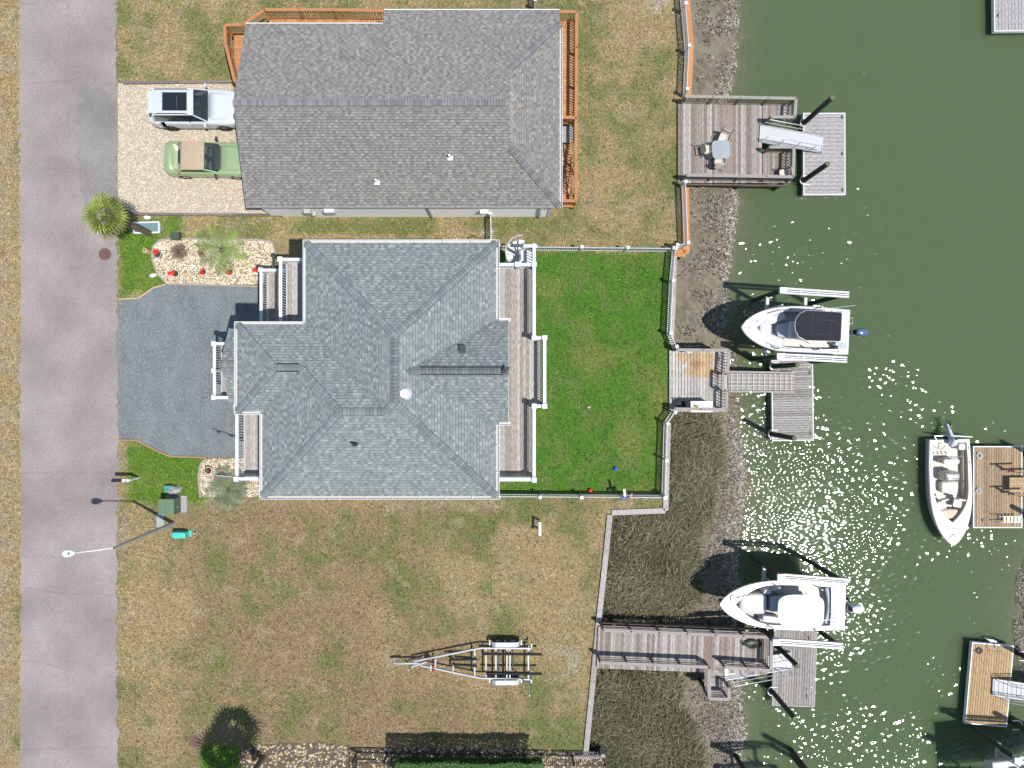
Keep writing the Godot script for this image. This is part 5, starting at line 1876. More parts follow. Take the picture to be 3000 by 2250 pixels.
	for x in [-0.28, 0.28]:
		var line := PackedVector3Array([Vector3(x, 0, 0.095)])
		for q in prof:
			line.append(Vector3(x, q.y, q.x))
		line.append(Vector3(x, 0, -0.095))
		rows.append(line)
	mb.grid(rows, false, true)
	for r in 2:
		var line: PackedVector3Array = rows[r]
		if r == 1:
			line.reverse()
		mb.fan(line)
	put(t, "box", mb.mesh(false), mat("mail_black", Color(0.015, 0.018, 0.028), 0.35), Transform3D(Basis(), Vector3(-0.62, 0.97, 0)))
	bx(t, "name_plate", w, Vector3(-0.26, 1.05, 0), Vector3(0.22, 0.16, 0.16))
	# meter box in the north bed, valve cover
	t = thing("meter_pit_box", "dark green ribbed utility box at the top of the pebble bed", "utility box", "", at(520, 694))
	var dg := mat("dark_green", Color(0.035, 0.055, 0.042), 0.6)
	bx(t, "body", dg, Vector3(0, 0.16, 0), Vector3(0.5, 0.32, 0.42))
	for i in 4:
		bx(t, "rib", mat("dark_green_b", Color(0.055, 0.08, 0.062), 0.6), Vector3(-0.18 + i * 0.12, 0.335, 0), Vector3(0.05, 0.03, 0.42))
	t = thing("pump_stand", "small grey hand pump stand in the grass south of the back fence", "pump", "", at(1580, 1538))
	var al := mat("pump_grey", Color(0.38, 0.42, 0.43), 0.5)
	bx(t, "stand_post", al, Vector3(0, 0.45, -0.28), Vector3(0.09, 0.9, 0.09))
	bx(t, "stand_post", al, Vector3(0, 0.35, 0.2), Vector3(0.07, 0.7, 0.07))
	bx(t, "tray", mat("tray_pale", Color(0.55, 0.58, 0.59), 0.5), Vector3(0, 0.92, -0.02), Vector3(0.14, 0.06, 0.62))
	soft(t, "tray_end", mat("tray_pale", Color(0.55, 0.58, 0.59), 0.5), Vector3(0, 0.93, 0.3), Vector3(0.17, 0.08, 0.22))
	# yard toys and a stray
	for q in [[1803, 1373, 0.115, Color(0.01, 0.09, 0.55), "blue rubber ball on the back lawn"], [1729, 1436, 0.12, Color(0.58, 0.015, 0.03), "red rubber ball by the south picket fence"]]:
		var o := thing("ball", q[4], "ball", "balls on the back lawn", at(q[0], q[1]))
		ball(o, "ball_body", mat("ball_%d" % q[0], q[3], 0.35), Vector3(0, q[2], 0), Vector3.ONE * q[2])
		rod(o, "valve", mat("valve", Color(0.02, 0.02, 0.02), 0.5), Vector3(0, q[2] * 1.98, 0.0), Vector3(0, q[2] * 2.005, 0), 0.008)
	t = thing("toy_boat", "small orange and white toy lying on the middle of the back lawn", "toy", "", at(1726, 1193), 0.5)
	bx(t, "toy_base", mat("toy_white", Color(0.6, 0.6, 0.58), 0.5), Vector3(0, 0.04, 0), Vector3(0.16, 0.08, 0.08))
	bx(t, "toy_top", mat("toy_orange", Color(0.5, 0.16, 0.03), 0.5), Vector3(0.03, 0.1, 0), Vector3(0.08, 0.06, 0.06))
	# pinwheel on the south fence
	t = thing("whirligig", "white and blue whirligig on a post of the south picket fence", "whirligig", "", at(1822, 1444))
	rod(t, "stake", al, Vector3(0, 0, 0), Vector3(0.02, 1.5, 0.02), 0.015)
	soft(t, "bird_body", mat("whirl_blue", Color(0.02, 0.06, 0.30), 0.5), Vector3(-0.12, 1.5, 0.06), Vector3(0.4, 0.14, 0.14), 0.3)
	soft(t, "bird_head", mat("whirl_brown", Color(0.12, 0.07, 0.05), 0.6), Vector3(0.1, 1.5, 0.06), Vector3(0.22, 0.2, 0.2))
	bar(t, "wing", mat("whirl_grey", Color(0.42, 0.45, 0.46), 0.5), Vector3(-0.05, 1.52, 0), Vector3(-0.12, 1.56, -0.45), 0.13, 0.015)
	for i in 4:
		bar(t, "tail_feather", wh(), Vector3(0.2, 1.5, 0.0), Vector3(0.32 - i * 0.03, 1.52, -0.2 + i * 0.06), 0.025, 0.01)
	# flag on the porch
	t = thing("flag", "striped and starred flag on a pole at the corner of the lower white deck", "flag", "", Vector3(-12.85, 6.9, 4.35))
	rod(t, "pole", mat("flag_pole", Color(0.5, 0.5, 0.48), 0.4), Vector3.ZERO, Vector3(-1.05, 0.75, -0.25), 0.014)
	ball(t, "pole_tip", mat("flag_gold", Color(0.4, 0.28, 0.05), 0.3, 0.7), Vector3(-1.05, 0.75, -0.25), Vector3.ONE * 0.03)
	var img := Image.create(256, 160, false, Image.FORMAT_RGB8)
	for y in 160:
		for x in 256:
			img.set_pixel(x, y, Color(0.72, 0.09, 0.12) if int(y / 12.31) % 2 == 0 else Color(0.93, 0.93, 0.92))
	img.fill_rect(Rect2i(0, 0, 104, 86), Color(0.12, 0.16, 0.38))
	for i in 9:
		for j in (6 if i % 2 == 0 else 5):
			img.fill_rect(Rect2i(7 + j * 16 + (8 if i % 2 else 0), 5 + i * 9, 5, 5), Color(0.93, 0.93, 0.93))
	var fm := mat("flag_cloth", Color(0.85, 0.85, 0.85), 0.85)
	fm.albedo_texture = ImageTexture.create_from_image(img)
	var fl := Geo.new()
	for i in 12:
		for j in 8:
			var k := []
			for c in [[0, 0], [1, 0], [1, 1], [0, 1]]:
				var s: float = (i + c[0]) / 12.0
				var d: float = (j + c[1]) / 8.0
				k.append([Vector3(-0.95 + s * 0.85, 0.68 - s * 0.61 - d * 0.55, -0.225 + s * 0.2 + 0.07 * sin(s * 9.0 + d * 2.0) * (0.3 + d)), Vector2(s, d)])
			for tri in [[0, 1, 2], [0, 2, 3]]:
				fl.tri(k[tri[0]][0], k[tri[1]][0], k[tri[2]][0])
				for m in [0, 2, 1]:
					fl.t.append(k[tri[m]][1])
	put(t, "cloth", fl.mesh(false), fm)

func wh() -> StandardMaterial3D:
	return mat("white_trim", Color(0.50, 0.515, 0.53), 0.5)

# ---------------------------------------------------------------- the boat trailer
func wheel(parent: Node3D, p: Vector3, r: float, w: float, turn := 0.0, rimc := Color(0.45, 0.46, 0.48)) -> void:
	# axle along local z
	var o := empty("wheel", parent, p, turn)
	var g := Geo.new()
	g.lathe(PackedVector2Array([Vector2(r * 0.62, -w / 2), Vector2(r * 0.93, -w / 2), Vector2(r, -w * 0.36), Vector2(r, w * 0.36), Vector2(r * 0.93, w / 2), Vector2(r * 0.62, w / 2)]), 24)
	put(o, "tyre", g.mesh(false), mat("tyre", Color(0.018, 0.018, 0.019), 0.85), Transform3D(Basis(Vector3.RIGHT, PI / 2), Vector3.ZERO))
	var rm := mat("rim_%d" % int(rimc.r * 1000), rimc, 0.35, 0.6)
	for s in [-1, 1]:
		rod(o, "rim", rm, Vector3(0, 0, s * w * 0.3), Vector3(0, 0, s * w * 0.44), r * 0.16)
		for i in 5:
			var a := TAU * i / 5.0
			bar(o, "spoke", rm, Vector3(0, 0, s * w * 0.4), Vector3(cos(a) * r * 0.62, sin(a) * r * 0.62, s * w * 0.38), r * 0.16, 0.02)
	rod(o, "hub", mat("hub_dark", Color(0.05, 0.05, 0.055), 0.6), Vector3(0, 0, -w * 0.32), Vector3(0, 0, w * 0.32), r * 0.62)

func trailer() -> void:
	var t := thing("boat_trailer", "empty aluminium twin-axle boat trailer parked on the vacant lot", "trailer")
	var al := mat("trailer_alu", Color(0.34, 0.36, 0.39), 0.45, 0.35)
	var y := 0.58
	var A := func(u: float, v: float, h: float) -> Vector3: return at(u, v, h)
	var n := [A.call(1213, 1937, y), A.call(1408, 1898, y), A.call(1556, 1899, y)]
	var s := [A.call(1232, 1949, y), A.call(1408, 1986, y), A.call(1556, 1990, y)]
	for q in [n, s]:
		for i in 2:
			bar(t, "frame_rail", al, q[i], q[i + 1], 0.075, 0.14)
	bar(t, "tongue", al, A.call(1160, 1943, y), A.call(1242, 1943, y), 0.09, 0.12)
	bar(t, "tongue_brace", al, A.call(1205, 1955, y + 0.08), A.call(1250, 1939, y + 0.08), 0.07, 0.05)
	bx(t, "coupler", mat("coupler", Color(0.28, 0.29, 0.3), 0.4, 0.6), A.call(1170, 1943, y + 0.04), Vector3(0.42, 0.13, 0.13))
	ball(t, "coupler_ball_cup", mat("coupler", Color(0.28, 0.29, 0.3), 0.4, 0.6), A.call(1154, 1943, y + 0.02), Vector3(0.1, 0.08, 0.09))
	var jk: Vector3 = A.call(1200, 1956, y)
	rod(t, "tongue_jack", al, Vector3(jk.x, 0.05, jk.z), Vector3(jk.x, 0.95, jk.z), 0.04)
	rod(t, "jack_wheel", mat("tyre", Color(0.018, 0.018, 0.019), 0.85), Vector3(jk.x, 0.08, jk.z - 0.04), Vector3(jk.x, 0.08, jk.z + 0.04), 0.08)
	for u in [[1276, 1930, 1955], [1328, 1920, 1966], [1391, 1904, 1981], [1424, 1900, 1986], [1453, 1900, 1986], [1485, 1900, 1986], [1494, 1900, 1986], [1548, 1898, 1989]]:
		bar(t, "crossmember", al, A.call(u[0], u[1], y - 0.03), A.call(u[0], u[2], y - 0.03), 0.075, 0.1)
	var wp: Vector3 = A.call(1272, 1944, y)
	bx(t, "winch_post", al, wp + Vector3(0, 0.3, 0), Vector3(0.09, 0.7, 0.09))
	for z in [-0.1, 0.12]:
		soft(t, "bow_roller", mat("red_roller", Color(0.22, 0.018, 0.02), 0.5), wp + Vector3(0.03, 0.66, z), Vector3(0.14, 0.18, 0.16))
	rod(t, "winch_drum", al, wp + Vector3(-0.12, 0.55, -0.15), wp + Vector3(-0.12, 0.55, 0.15), 0.07)
	var blk := mat("bunk_carpet", Color(0.012, 0.012, 0.013), 0.95)
	for q in [[1417, 1916, 1587, 1917], [1423, 1973, 1588, 1974], [1315, 1933, 1397, 1931], [1325, 1946, 1397, 1951]]:
		bar(t, "bunk", blk, A.call(q[0], q[1], y + 0.2), A.call(q[2], q[3], y + 0.2), 0.1, 0.12)
		for f in [0.15, 0.85]:
			var p: Vector3 = (A.call(q[0], q[1], y + 0.1) as Vector3).lerp(A.call(q[2], q[3], y + 0.1), f)
			bx(t, "bunk_bracket", al, p, Vector3(0.06, 0.2, 0.06))
	# wheels and fenders
	for z in [[1888, -1], [1999, 1]]:
		var f := Geo.new()
		var pts := [[-0.86, 0.36], [-0.72, 0.70], [-0.55, 0.78], [0.55, 0.78], [0.72, 0.70], [0.86, 0.36]]
		for i in 5:
			for wd in [[-0.13, 0.13]]:
				var a := Vector3(pts[i][0], pts[i][1], wd[0])
				var b := Vector3(pts[i + 1][0], pts[i + 1][1], wd[0])
				var c := Vector3(pts[i + 1][0], pts[i + 1][1], wd[1])
				var d := Vector3(pts[i][0], pts[i][1], wd[1])
				f.quad(a, d, c, b)
				f.quad(a - Vector3(0, 0.01, 0), b - Vector3(0, 0.01, 0), c - Vector3(0, 0.01, 0), d - Vector3(0, 0.01, 0))
		var c: Vector3 = A.call(1481, z[0], 0.7)
		put(t, "fender", f.mesh(false), al, Transform3D(Basis(), Vector3(c.x, 0, c.z)))
		for e in [-0.88, 0.88]:
			bx(t, "fender_step", mat("step_pale", Color(0.58, 0.58, 0.56), 0.5), Vector3(c.x + e, 0.42, c.z), Vector3(0.06, 0.08, 0.26))
		for e in [-0.4, 0.4]:
			wheel(t, Vector3(c.x + e, 0.34, c.z), 0.34, 0.2, 0.0, Color(0.55, 0.56, 0.58))
	for e in [-0.4, 0.4]:
		var c0: Vector3 = A.call(1481, 1888, 0.34)
		var c1: Vector3 = A.call(1481, 1999, 0.34)
		rod(t, "axle", mat("axle_dark", Color(0.05, 0.05, 0.05), 0.7), Vector3(c0.x + e, 0.34, c0.z), Vector3(c0.x + e, 0.34, c1.z), 0.035)
	# guide posts and lamps at the tail
	for q in [[1549, 1997, 2.3], [1549, 1890, 0.75]]:
		var p: Vector3 = A.call(q[0], q[1], 0.5)
		rod(t, "guide_post", mat("pvc_white", Color(0.6, 0.61, 0.62), 0.4), p, Vector3(p.x, q[2], p.z), 0.03)
	for v in [1890, 1995]:
		bx(t, "tail_lamp", al, A.call(1557, v, y + 0.05), Vector3(0.08, 0.16, 0.2))

# ---------------------------------------------------------------- cars
func car(label: String, p: Vector3, turn: float, k: Dictionary) -> void:
	# front to +x; k holds the profile of the kind
	var t := thing(k.name, label, "car", "cars parked on the shell drive", p, turn)
	var L: float = k.L
	var W: float = k.W / 2.0
	var paint: StandardMaterial3D = k.paint
	var g := Geo.new()
	var rows := []
	var c0: float = k.cab0 * L
	var c1: float = k.cab1 * L
	var xs := [0.0, 0.012, 0.04, 0.1, 0.18, c0 / L - 0.002, c0 / L + 0.002, 0.35, 0.45, 0.55, c1 / L - 0.002, c1 / L + 0.002, 0.76, 0.84, 0.91, 0.96, 0.985, 1.0]
	for f in xs:
		var x: float = f * L - L / 2.0
		var nose: float = clampf((1.0 - f) / 0.14, 0, 1)
		var tail: float = clampf(f / 0.10, 0, 1)
		var w := W * (1.0 - 0.22 * pow(1.0 - nose, 2.2)) * (1.0 - 0.13 * pow(1.0 - tail, 2.4))
		var belt: float = lerpf(k.belt_r, k.belt_f, clampf((f - 0.2) / 0.5, 0, 1))
		if f > c1 / L:
			belt = lerpf(k.belt_f, k.nose, clampf((f - c1 / L) / (1.0 - c1 / L), 0, 1))
		belt *= 1.0 - 0.10 * pow(1.0 - nose, 4.0) - 0.06 * pow(1.0 - tail, 4.0)
		var low := 0.26 + 0.08 * (1.0 - nose) + 0.1 * (1.0 - tail)
		var open: bool = f > c0 / L and f < c1 / L
		var half := [[w * 0.9, low], [w * 0.985, low + 0.12], [w, low + 0.3], [w * 0.985, belt - 0.13], [w * 0.945, belt - 0.03], [w * 0.88, belt]]
		if open:
			half += [[w * 0.83, belt - 0.01], [w * 0.80, 0.55], [w * 0.4, 0.5], [0.0, 0.5]]
		else:
			half += [[w * 0.78, belt + k.crown * 0.45], [w * 0.62, belt + k.crown * (0.55 if k.get("ribs", false) else 0.75)], [w * 0.4, belt + k.crown * 0.92], [0.0, belt + k.crown]]
		var line := PackedVector3Array()
		for q in half:
			line.append(Vector3(x, q[1], q[0]))
		for i in range(half.size() - 2, -1, -1):
			line.append(Vector3(x, half[i][1], -half[i][0]))
		rows.append(line)
	g.grid(rows, false, true)
	for e in 2:
		var line: PackedVector3Array = rows[0].duplicate() if e == 0 else rows[-1].duplicate()
		if e == 0:
			line.reverse()
		var mid := Vector3(line[0].x, 0.55, 0)
		for i in line.size() - 1:
			g.tri(mid, line[i + 1], line[i])
	put(t, "body", g.mesh(false), paint)
	# cabin tub and seats
	var dark: StandardMaterial3D = k.trim
	bx(t, "cabin_floor", dark, Vector3((c0 + c1) / 2 - L / 2, 0.57, 0), Vector3(c1 - c0 - 0.06, 0.06, W * 1.58))
	for sx in k.seats:
		for sz in [-0.36, 0.36]:
			soft(t, "seat_cushion", k.seat, Vector3(sx, 0.68, sz), Vector3(0.52, 0.2, 0.5))
			soft(t, "seat_back", k.seat, Vector3(sx - 0.28, 0.95, sz), Vector3(0.16, 0.6, 0.48), 0.0, 0.2)
	soft(t, "dashboard", dark, Vector3(c1 - L / 2 - 0.12, 0.92, 0), Vector3(0.5, 0.3, W * 1.55))
	tubes(t, "steering_wheel", dark, [Vector3(c1 - L / 2 - 0.45, 1.05, -0.55), Vector3(c1 - L / 2 - 0.52, 0.9, -0.36), Vector3(c1 - L / 2 - 0.45, 1.05, -0.17), Vector3(c1 - L / 2 - 0.4, 1.18, -0.36), Vector3(c1 - L / 2 - 0.45, 1.05, -0.55)], 0.018)
	# greenhouse: roof, pillars and panes
	var bw := W * 0.87
	var tw: float = W * k.get("tw", 0.70)
	var yr: float = k.roof
	var r0: float = k.roof0 * L - L / 2
	var r1: float = k.roof1 * L - L / 2
	var b0 := c0 - L / 2
	var b1 := c1 - L / 2
	var yb0: float = k.belt_r - 0.01
	var yb1: float = k.belt_f - 0.01
	var rf := Geo.new()
	rows = []
	for i in 9:
		var f := i / 8.0
		var x := lerpf(r0, r1, f)
		var dip := 0.05 * pow(absf(f - 0.45) * 2.0, 2.5)
		var line := PackedVector3Array()
		for j in 9:
			var q := lerpf(-1.0, 1.0, j / 8.0)
			line.append(Vector3(x, yr - dip - 0.05 * pow(absf(q), 3.0), -q * tw * (1.0 - 0.04 * absf(f - 0.5))))
		rows.append(line)
	rf.grid(rows, false, true)
	put(t, "roof", rf.mesh(false), k.roof_mat)
	var glass: StandardMaterial3D = k.glass
	var ye := yr - 0.075
	for z in [-1, 1]:
		bar(t, "windshield_pillar", paint, Vector3(b1, yb1, z * bw), Vector3(r1, ye, z * tw), 0.055, 0.06)
		bar(t, "rear_pillar", k.roof_mat, Vector3(b0, yb0, z * bw), Vector3(r0, ye, z * tw), 0.09, 0.08)
		bar(t, "roof_edge", k.roof_mat, Vector3(r0, ye + 0.01, z * tw), Vector3(r1, ye + 0.01, z * tw), 0.05, 0.06)
		if k.get("post", false):
			bar(t, "door_pillar", dark, Vector3(-0.15, yb0 + 0.02, z * bw), Vector3(-0.2, ye, z * tw), 0.04, 0.09)
		var sg := Geo.new()
		var a := Vector3(b0 + 0.05, yb0, z * (bw - 0.01))
		var b := Vector3(b1 - 0.03, yb1, z * (bw - 0.01))
		var c := Vector3(r1, ye, z * (tw - 0.01))
		var d := Vector3(r0, ye, z * (tw - 0.01))
		if z > 0:
			sg.quad(a, b, c, d)
		else:
			sg.quad(b, a, d, c)
		put(t, "side_window", sg.mesh(false), glass)
	var ws := Geo.new()
	var wl := []
	for i in 5:
		var f := i / 4.0
		var line := PackedVector3Array()
		for j in 9:
			var q := lerpf(-1.0, 1.0, j / 8.0)
			line.append(Vector3(lerpf(b1, r1, f) + 0.12 * (1.0 - q * q) * (1.0 - f * 0.6) - 0.01, lerpf(yb1, ye + 0.02, f), -q * lerpf(bw, tw, f) * 0.985))
		wl.append(line)
	ws.grid(wl, false, false)
	put(t, "windshield", ws.mesh(false), glass)
	bar(t, "windshield_header", k.roof_mat, Vector3(r1 + 0.03, ye + 0.045, -tw), Vector3(r1 + 0.03, ye + 0.045, tw), 0.09, 0.04)
	var rg := Geo.new()
	rg.quad(Vector3(b0, yb0, bw * 0.9), Vector3(r0, ye, tw * 0.92), Vector3(r0, ye, -tw * 0.92), Vector3(b0, yb0, -bw * 0.9))
	if k.get("soft_top", false):
		put(t, "soft_top_rear", rg.mesh(false), k.roof_mat)
		bar(t, "rear_window", mat("dark_glass", Color(0.02, 0.03, 0.04), 0.05), Vector3(lerpf(b0, r0, 0.45), lerpf(yb0, ye, 0.45) + 0.03, -0.38), Vector3(lerpf(b0, r0, 0.45), lerpf(yb0, ye, 0.45) + 0.03, 0.38), 0.16, 0.02)
	else:
		put(t, "rear_window", rg.mesh(false), glass)
	# lamps, mirrors, wheels
	for z in [-1, 1]:
		soft(t, "headlight", k.lamp, Vector3(L / 2 - 0.2, k.nose - 0.1, z * W * 0.72), Vector3(0.34, 0.12, 0.3), -z * 0.45)
		soft(t, "tail_light", mat("tail_red", Color(0.25, 0.012, 0.015), 0.25), Vector3(-L / 2 + 0.07, k.belt_r - 0.2, z * W * 0.72), Vector3(0.16, 0.16, 0.3), z * 0.3)
		soft(t, "mirror", k.mirror, Vector3(b1 - 0.12, k.belt_f + 0.08, z * (W + 0.1)), Vector3(0.12, 0.15, 0.24), z * 0.25)
		bx(t, "door_handle", k.handle, Vector3(-0.25, k.belt_r - 0.12, z * (W - 0.005)), Vector3(0.2, 0.03, 0.03))
		for f in [0.19, 0.80]:
			wheel(t, Vector3(f * L - L / 2, k.wheel, z * (W - 0.115)), k.wheel, 0.235, 0.0, k.rim)
			var ar := Geo.new()
			var pts := PackedVector3Array()
			for i in 11:
				var a := PI * i / 10.0
				pts.append(Vector3(cos(a) * (k.wheel + 0.05), sin(a) * (k.wheel + 0.05), 0))
			ar.tube(pts, 0.035, 5)
			put(t, "wheel_arch", ar.mesh(false), k.arch, Transform3D(Basis(), Vector3(f * L - L / 2, k.wheel, z * (W - 0.02))))
	bx(t, "rear_bumper", k.arch, Vector3(-L / 2 + 0.02, 0.5, 0), Vector3(0.08, 0.16, W * 1.3))
	bx(t, "grille", mat("grille_black", Color(0.01, 0.01, 0.012), 0.4), Vector3(L / 2 - 0.02, 0.62, 0), Vector3(0.06, 0.28, W * 1.0))
	tubes(t, "wiper", mat("wiper", Color(0.01, 0.01, 0.01), 0.6), [Vector3(b1 + 0.06, yb1 + 0.04, 0.5), Vector3(b1 + 0.1, yb1 + 0.03, 0.0), Vector3(b1 + 0.06, yb1 + 0.04, -0.5)], 0.014, 5)
	# shut lines
	var gapm := mat("shut_line", Color(0.03, 0.03, 0.03), 0.8)
	for z in [-1, 1]:
		for x in [b1 - 0.1, -0.17, b0 + 0.3]:
			bar(t, "door_gap", gapm, Vector3(x, k.belt_r - 0.08, z * (W * 0.99)), Vector3(x, 0.42, z * (W * 1.0)), 0.012, 0.014)
		tubes(t, "hood_gap", gapm, [Vector3(b1 + 0.12, k.belt_f + k.crown * 0.55, z * W * 0.72), Vector3(L / 2 - 0.75, lerpf(k.belt_f, k.nose, 0.5) + k.crown * 0.62, z * W * 0.68), Vector3(L / 2 - 0.25, k.nose + k.crown * 0.4, z * W * 0.55)], 0.007, 4)
	if k.has("sunroof"):
		var sgm := mat("sunroof_glass", Color(0.012, 0.014, 0.02), 0.06)
		for e in [[-0.40, 0.78], [0.28, 0.54]]:
			bx(t, "sunroof_panel", sgm, Vector3(r0 + (r1 - r0) * 0.62 + e[0] * 0.97, yr - 0.008, 0), Vector3(e[1] - 0.01, 0.03, 0.98))
		for z in [-1, 1]:
			tubes(t, "roof_rail", mat("rail_black", Color(0.01, 0.01, 0.012), 0.4), [Vector3(r0 + 0.1, ye + 0.05, z * (tw - 0.02)), Vector3(r0 + 0.3, yr + 0.03, z * (tw - 0.04)), Vector3(r1 - 0.5, yr + 0.03, z * (tw - 0.04)), Vector3(r1 - 0.25, ye + 0.06, z * (tw - 0.03))], 0.02)
		bx(t, "spoiler", paint, Vector3(r0 - 0.12, yr - 0.1, 0), Vector3(0.3, 0.03, tw * 1.7))
		soft(t, "antenna_fin", paint, Vector3(r0 + 0.45, yr + 0.01, 0), Vector3(0.16, 0.1, 0.05))
		bx(t, "tailgate_glass", glass, Vector3(-L / 2 + 0.14, 1.14, 0), Vector3(0.06, 0.3, W * 1.3))

func cars() -> void:
	var wp := mat("paint_white", Color(0.43, 0.455, 0.48), 0.25)
	wp.clearcoat_enabled = true
	wp.clearcoat = 0.6
	wp.clearcoat_roughness = 0.05
	var gp := mat("paint_green", Color(0.27, 0.36, 0.19), 0.3, 0.3)
	gp.clearcoat_enabled = true
	gp.clearcoat = 0.7
	gp.clearcoat_roughness = 0.05
	var tint := pane("tint_blue", Color(0.02, 0.03, 0.045), 0.55, 0.03)
	var tint2 := pane("tint_green", Color(0.015, 0.04, 0.04), 0.5, 0.03)
	var dark := mat("trim_dark", Color(0.02, 0.021, 0.023), 0.7)
	var lamp := mat("lamp_clear", Color(0.55, 0.58, 0.6), 0.1, 0.3)
	car("white sport utility car with dark panoramic sunroof, nose under the charcoal eave", at(592, 333, 0.0), 0.0, {
		"name": "parked_car", "L": 4.85, "W": 2.0, "cab0": 0.065, "cab1": 0.665, "belt_r": 1.12, "belt_f": 1.08, "nose": 0.92, "crown": 0.07, "roof": 1.74, "roof0": 0.10, "roof1": 0.54, "paint": wp, "roof_mat": wp, "glass": tint, "trim": dark,
		"seat": mat("seat_dark", Color(0.05, 0.05, 0.055), 0.7), "seats": [-1.0, 0.0], "lamp": lamp, "mirror": wp, "handle": wp, "wheel": 0.37, "rim": Color(0.03, 0.03, 0.032), "arch": dark, "post": true, "sunroof": true})
	car("pale green convertible with tan fabric top, parked beside the white car", at(628, 478, 0.0), -0.012, {
		"name": "parked_car", "L": 4.7, "W": 1.86, "cab0": 0.165, "cab1": 0.635, "belt_r": 0.98, "belt_f": 0.94, "nose": 0.80, "crown": 0.07, "ribs": true, "roof": 1.37, "roof0": 0.235, "roof1": 0.485, "paint": gp, "roof_mat": mat("tan_canvas", Color(0.33, 0.265, 0.185), 0.95), "glass": tint2, "trim": dark,
		"seat": mat("seat_tan", Color(0.22, 0.2, 0.17), 0.7), "seats": [-0.55, 0.25], "lamp": lamp, "mirror": mat("mirror_dark", Color(0.03, 0.035, 0.06), 0.3), "handle": gp, "wheel": 0.34, "rim": Color(0.42, 0.40, 0.37), "arch": gp, "soft_top": true, "tw": 0.80})

# ---------------------------------------------------------------- docks
func stained_boards(parent: Node3D, o: Vector3, lu: float, lv: float, w: float, m: Material) -> void:
	# boards along z whose tops carry a rust-coloured stain with an outline of its own
	var k := int(round(lv / w))
	w = lv / k
	for i in k:
		var g := Geo.new()
		var n := 22
		var tone := rr(0.82, 1.12)
		for j in n:
			var zs := [lu * j / n, lu * (j + 1) / n]
			var zc: float = (zs[0] + zs[1]) / 2.0
			var s := (i + 0.5) / k
			var a := 1.0 - pow((s - 0.48) / 0.46, 2) - pow((zc - 0.45) / 0.42, 2) + n_c.get_noise_2d(i * 0.3, zc) * 0.5
			var b := 1.0 - pow((s - 0.55) / 0.36, 2) - pow((zc - 1.15) / 0.42, 2) + n_c.get_noise_2d(i * 0.3 + 9, zc) * 0.5
			var st := clampf(maxf(a, b) * 2.0, 0, 1)
			var core := clampf(1.0 - pow((s - 0.48) / 0.14, 2) - pow((zc - 0.8) / 0.35, 2), 0, 1)
			var c := Color(0.43, 0.41, 0.385).lerp(Color(0.50, 0.33, 0.17), st * 0.8).lerp(Color(0.30, 0.15, 0.065), core * 0.7)
			if a > -0.25 and a < 0.1 and b < 0.0:
				c = c.lerp(Color(0.52, 0.54, 0.56), 0.5)
			g.col = c * tone * rr(0.92, 1.06)
			g.quad(Vector3(0, 0, zs[0]), Vector3(0, 0, zs[1]), Vector3(w - 0.024, 0, zs[1]), Vector3(w - 0.024, 0, zs[0]))
		g.col = Color(0.2, 0.18, 0.16)
		g.box(Vector3(w / 2 - 0.012, -0.021, lu / 2), Vector3(w - 0.024, 0.04, lu))
		put(parent, "board", g.mesh(), m, Transform3D(Basis(), o + Vector3(i * w, rr(-0.002, 0.002), 0)))

func pile(label: String, base: Vector2, top_y: float, m: Material, r := 0.15, hoop := true, hoop_turn := 0.0) -> void:
	var b := at(base.x, base.y, WATER)
	var t := thing("dock_pile", label, "pile", "timber piles in the canal", Vector3(b.x, 0, b.z))
	var g := Geo.new()
	g.lathe(PackedVector2Array([Vector2(r * 1.05, -3.4), Vector2(r, WATER), Vector2(r * 0.92, top_y - 0.05), Vector2(r * 0.8, top_y), Vector2(0, top_y + 0.02)]), 18)
	put(t, "shaft", g.mesh(false), m)
	rod(t, "pile_cap", mat("pile_end", Color(0.13, 0.15, 0.08), 0.9, 0.0, t_grain, Vector3(2, 2, 2)), Vector3(0, top_y - 0.02, 0), Vector3(0, top_y + 0.025, 0), r * 0.85)
	rod(t, "tide_collar", mat("tide_growth", Color(0.03, 0.035, 0.02), 0.95), Vector3(0, WATER - 0.4, 0), Vector3(0, WATER + 0.45, 0), r * 1.03)
	if hoop:
		var pts := []
		for i in 11:
			var a := PI * (0.5 + i / 10.0) + hoop_turn
			pts.append(Vector3(cos(a) * (r + 0.1), WATER + 0.52, -sin(a) * (r + 0.1)))
		var e := Vector3(cos(hoop_turn), 0, -sin(hoop_turn)) * 0.3
		pts.push_front(pts[0] + e)
		pts.append(pts[-1] + e)
		tubes(t, "pile_hoop", mat("hoop_white", Color(0.6, 0.6, 0.6), 0.4), pts, 0.035)

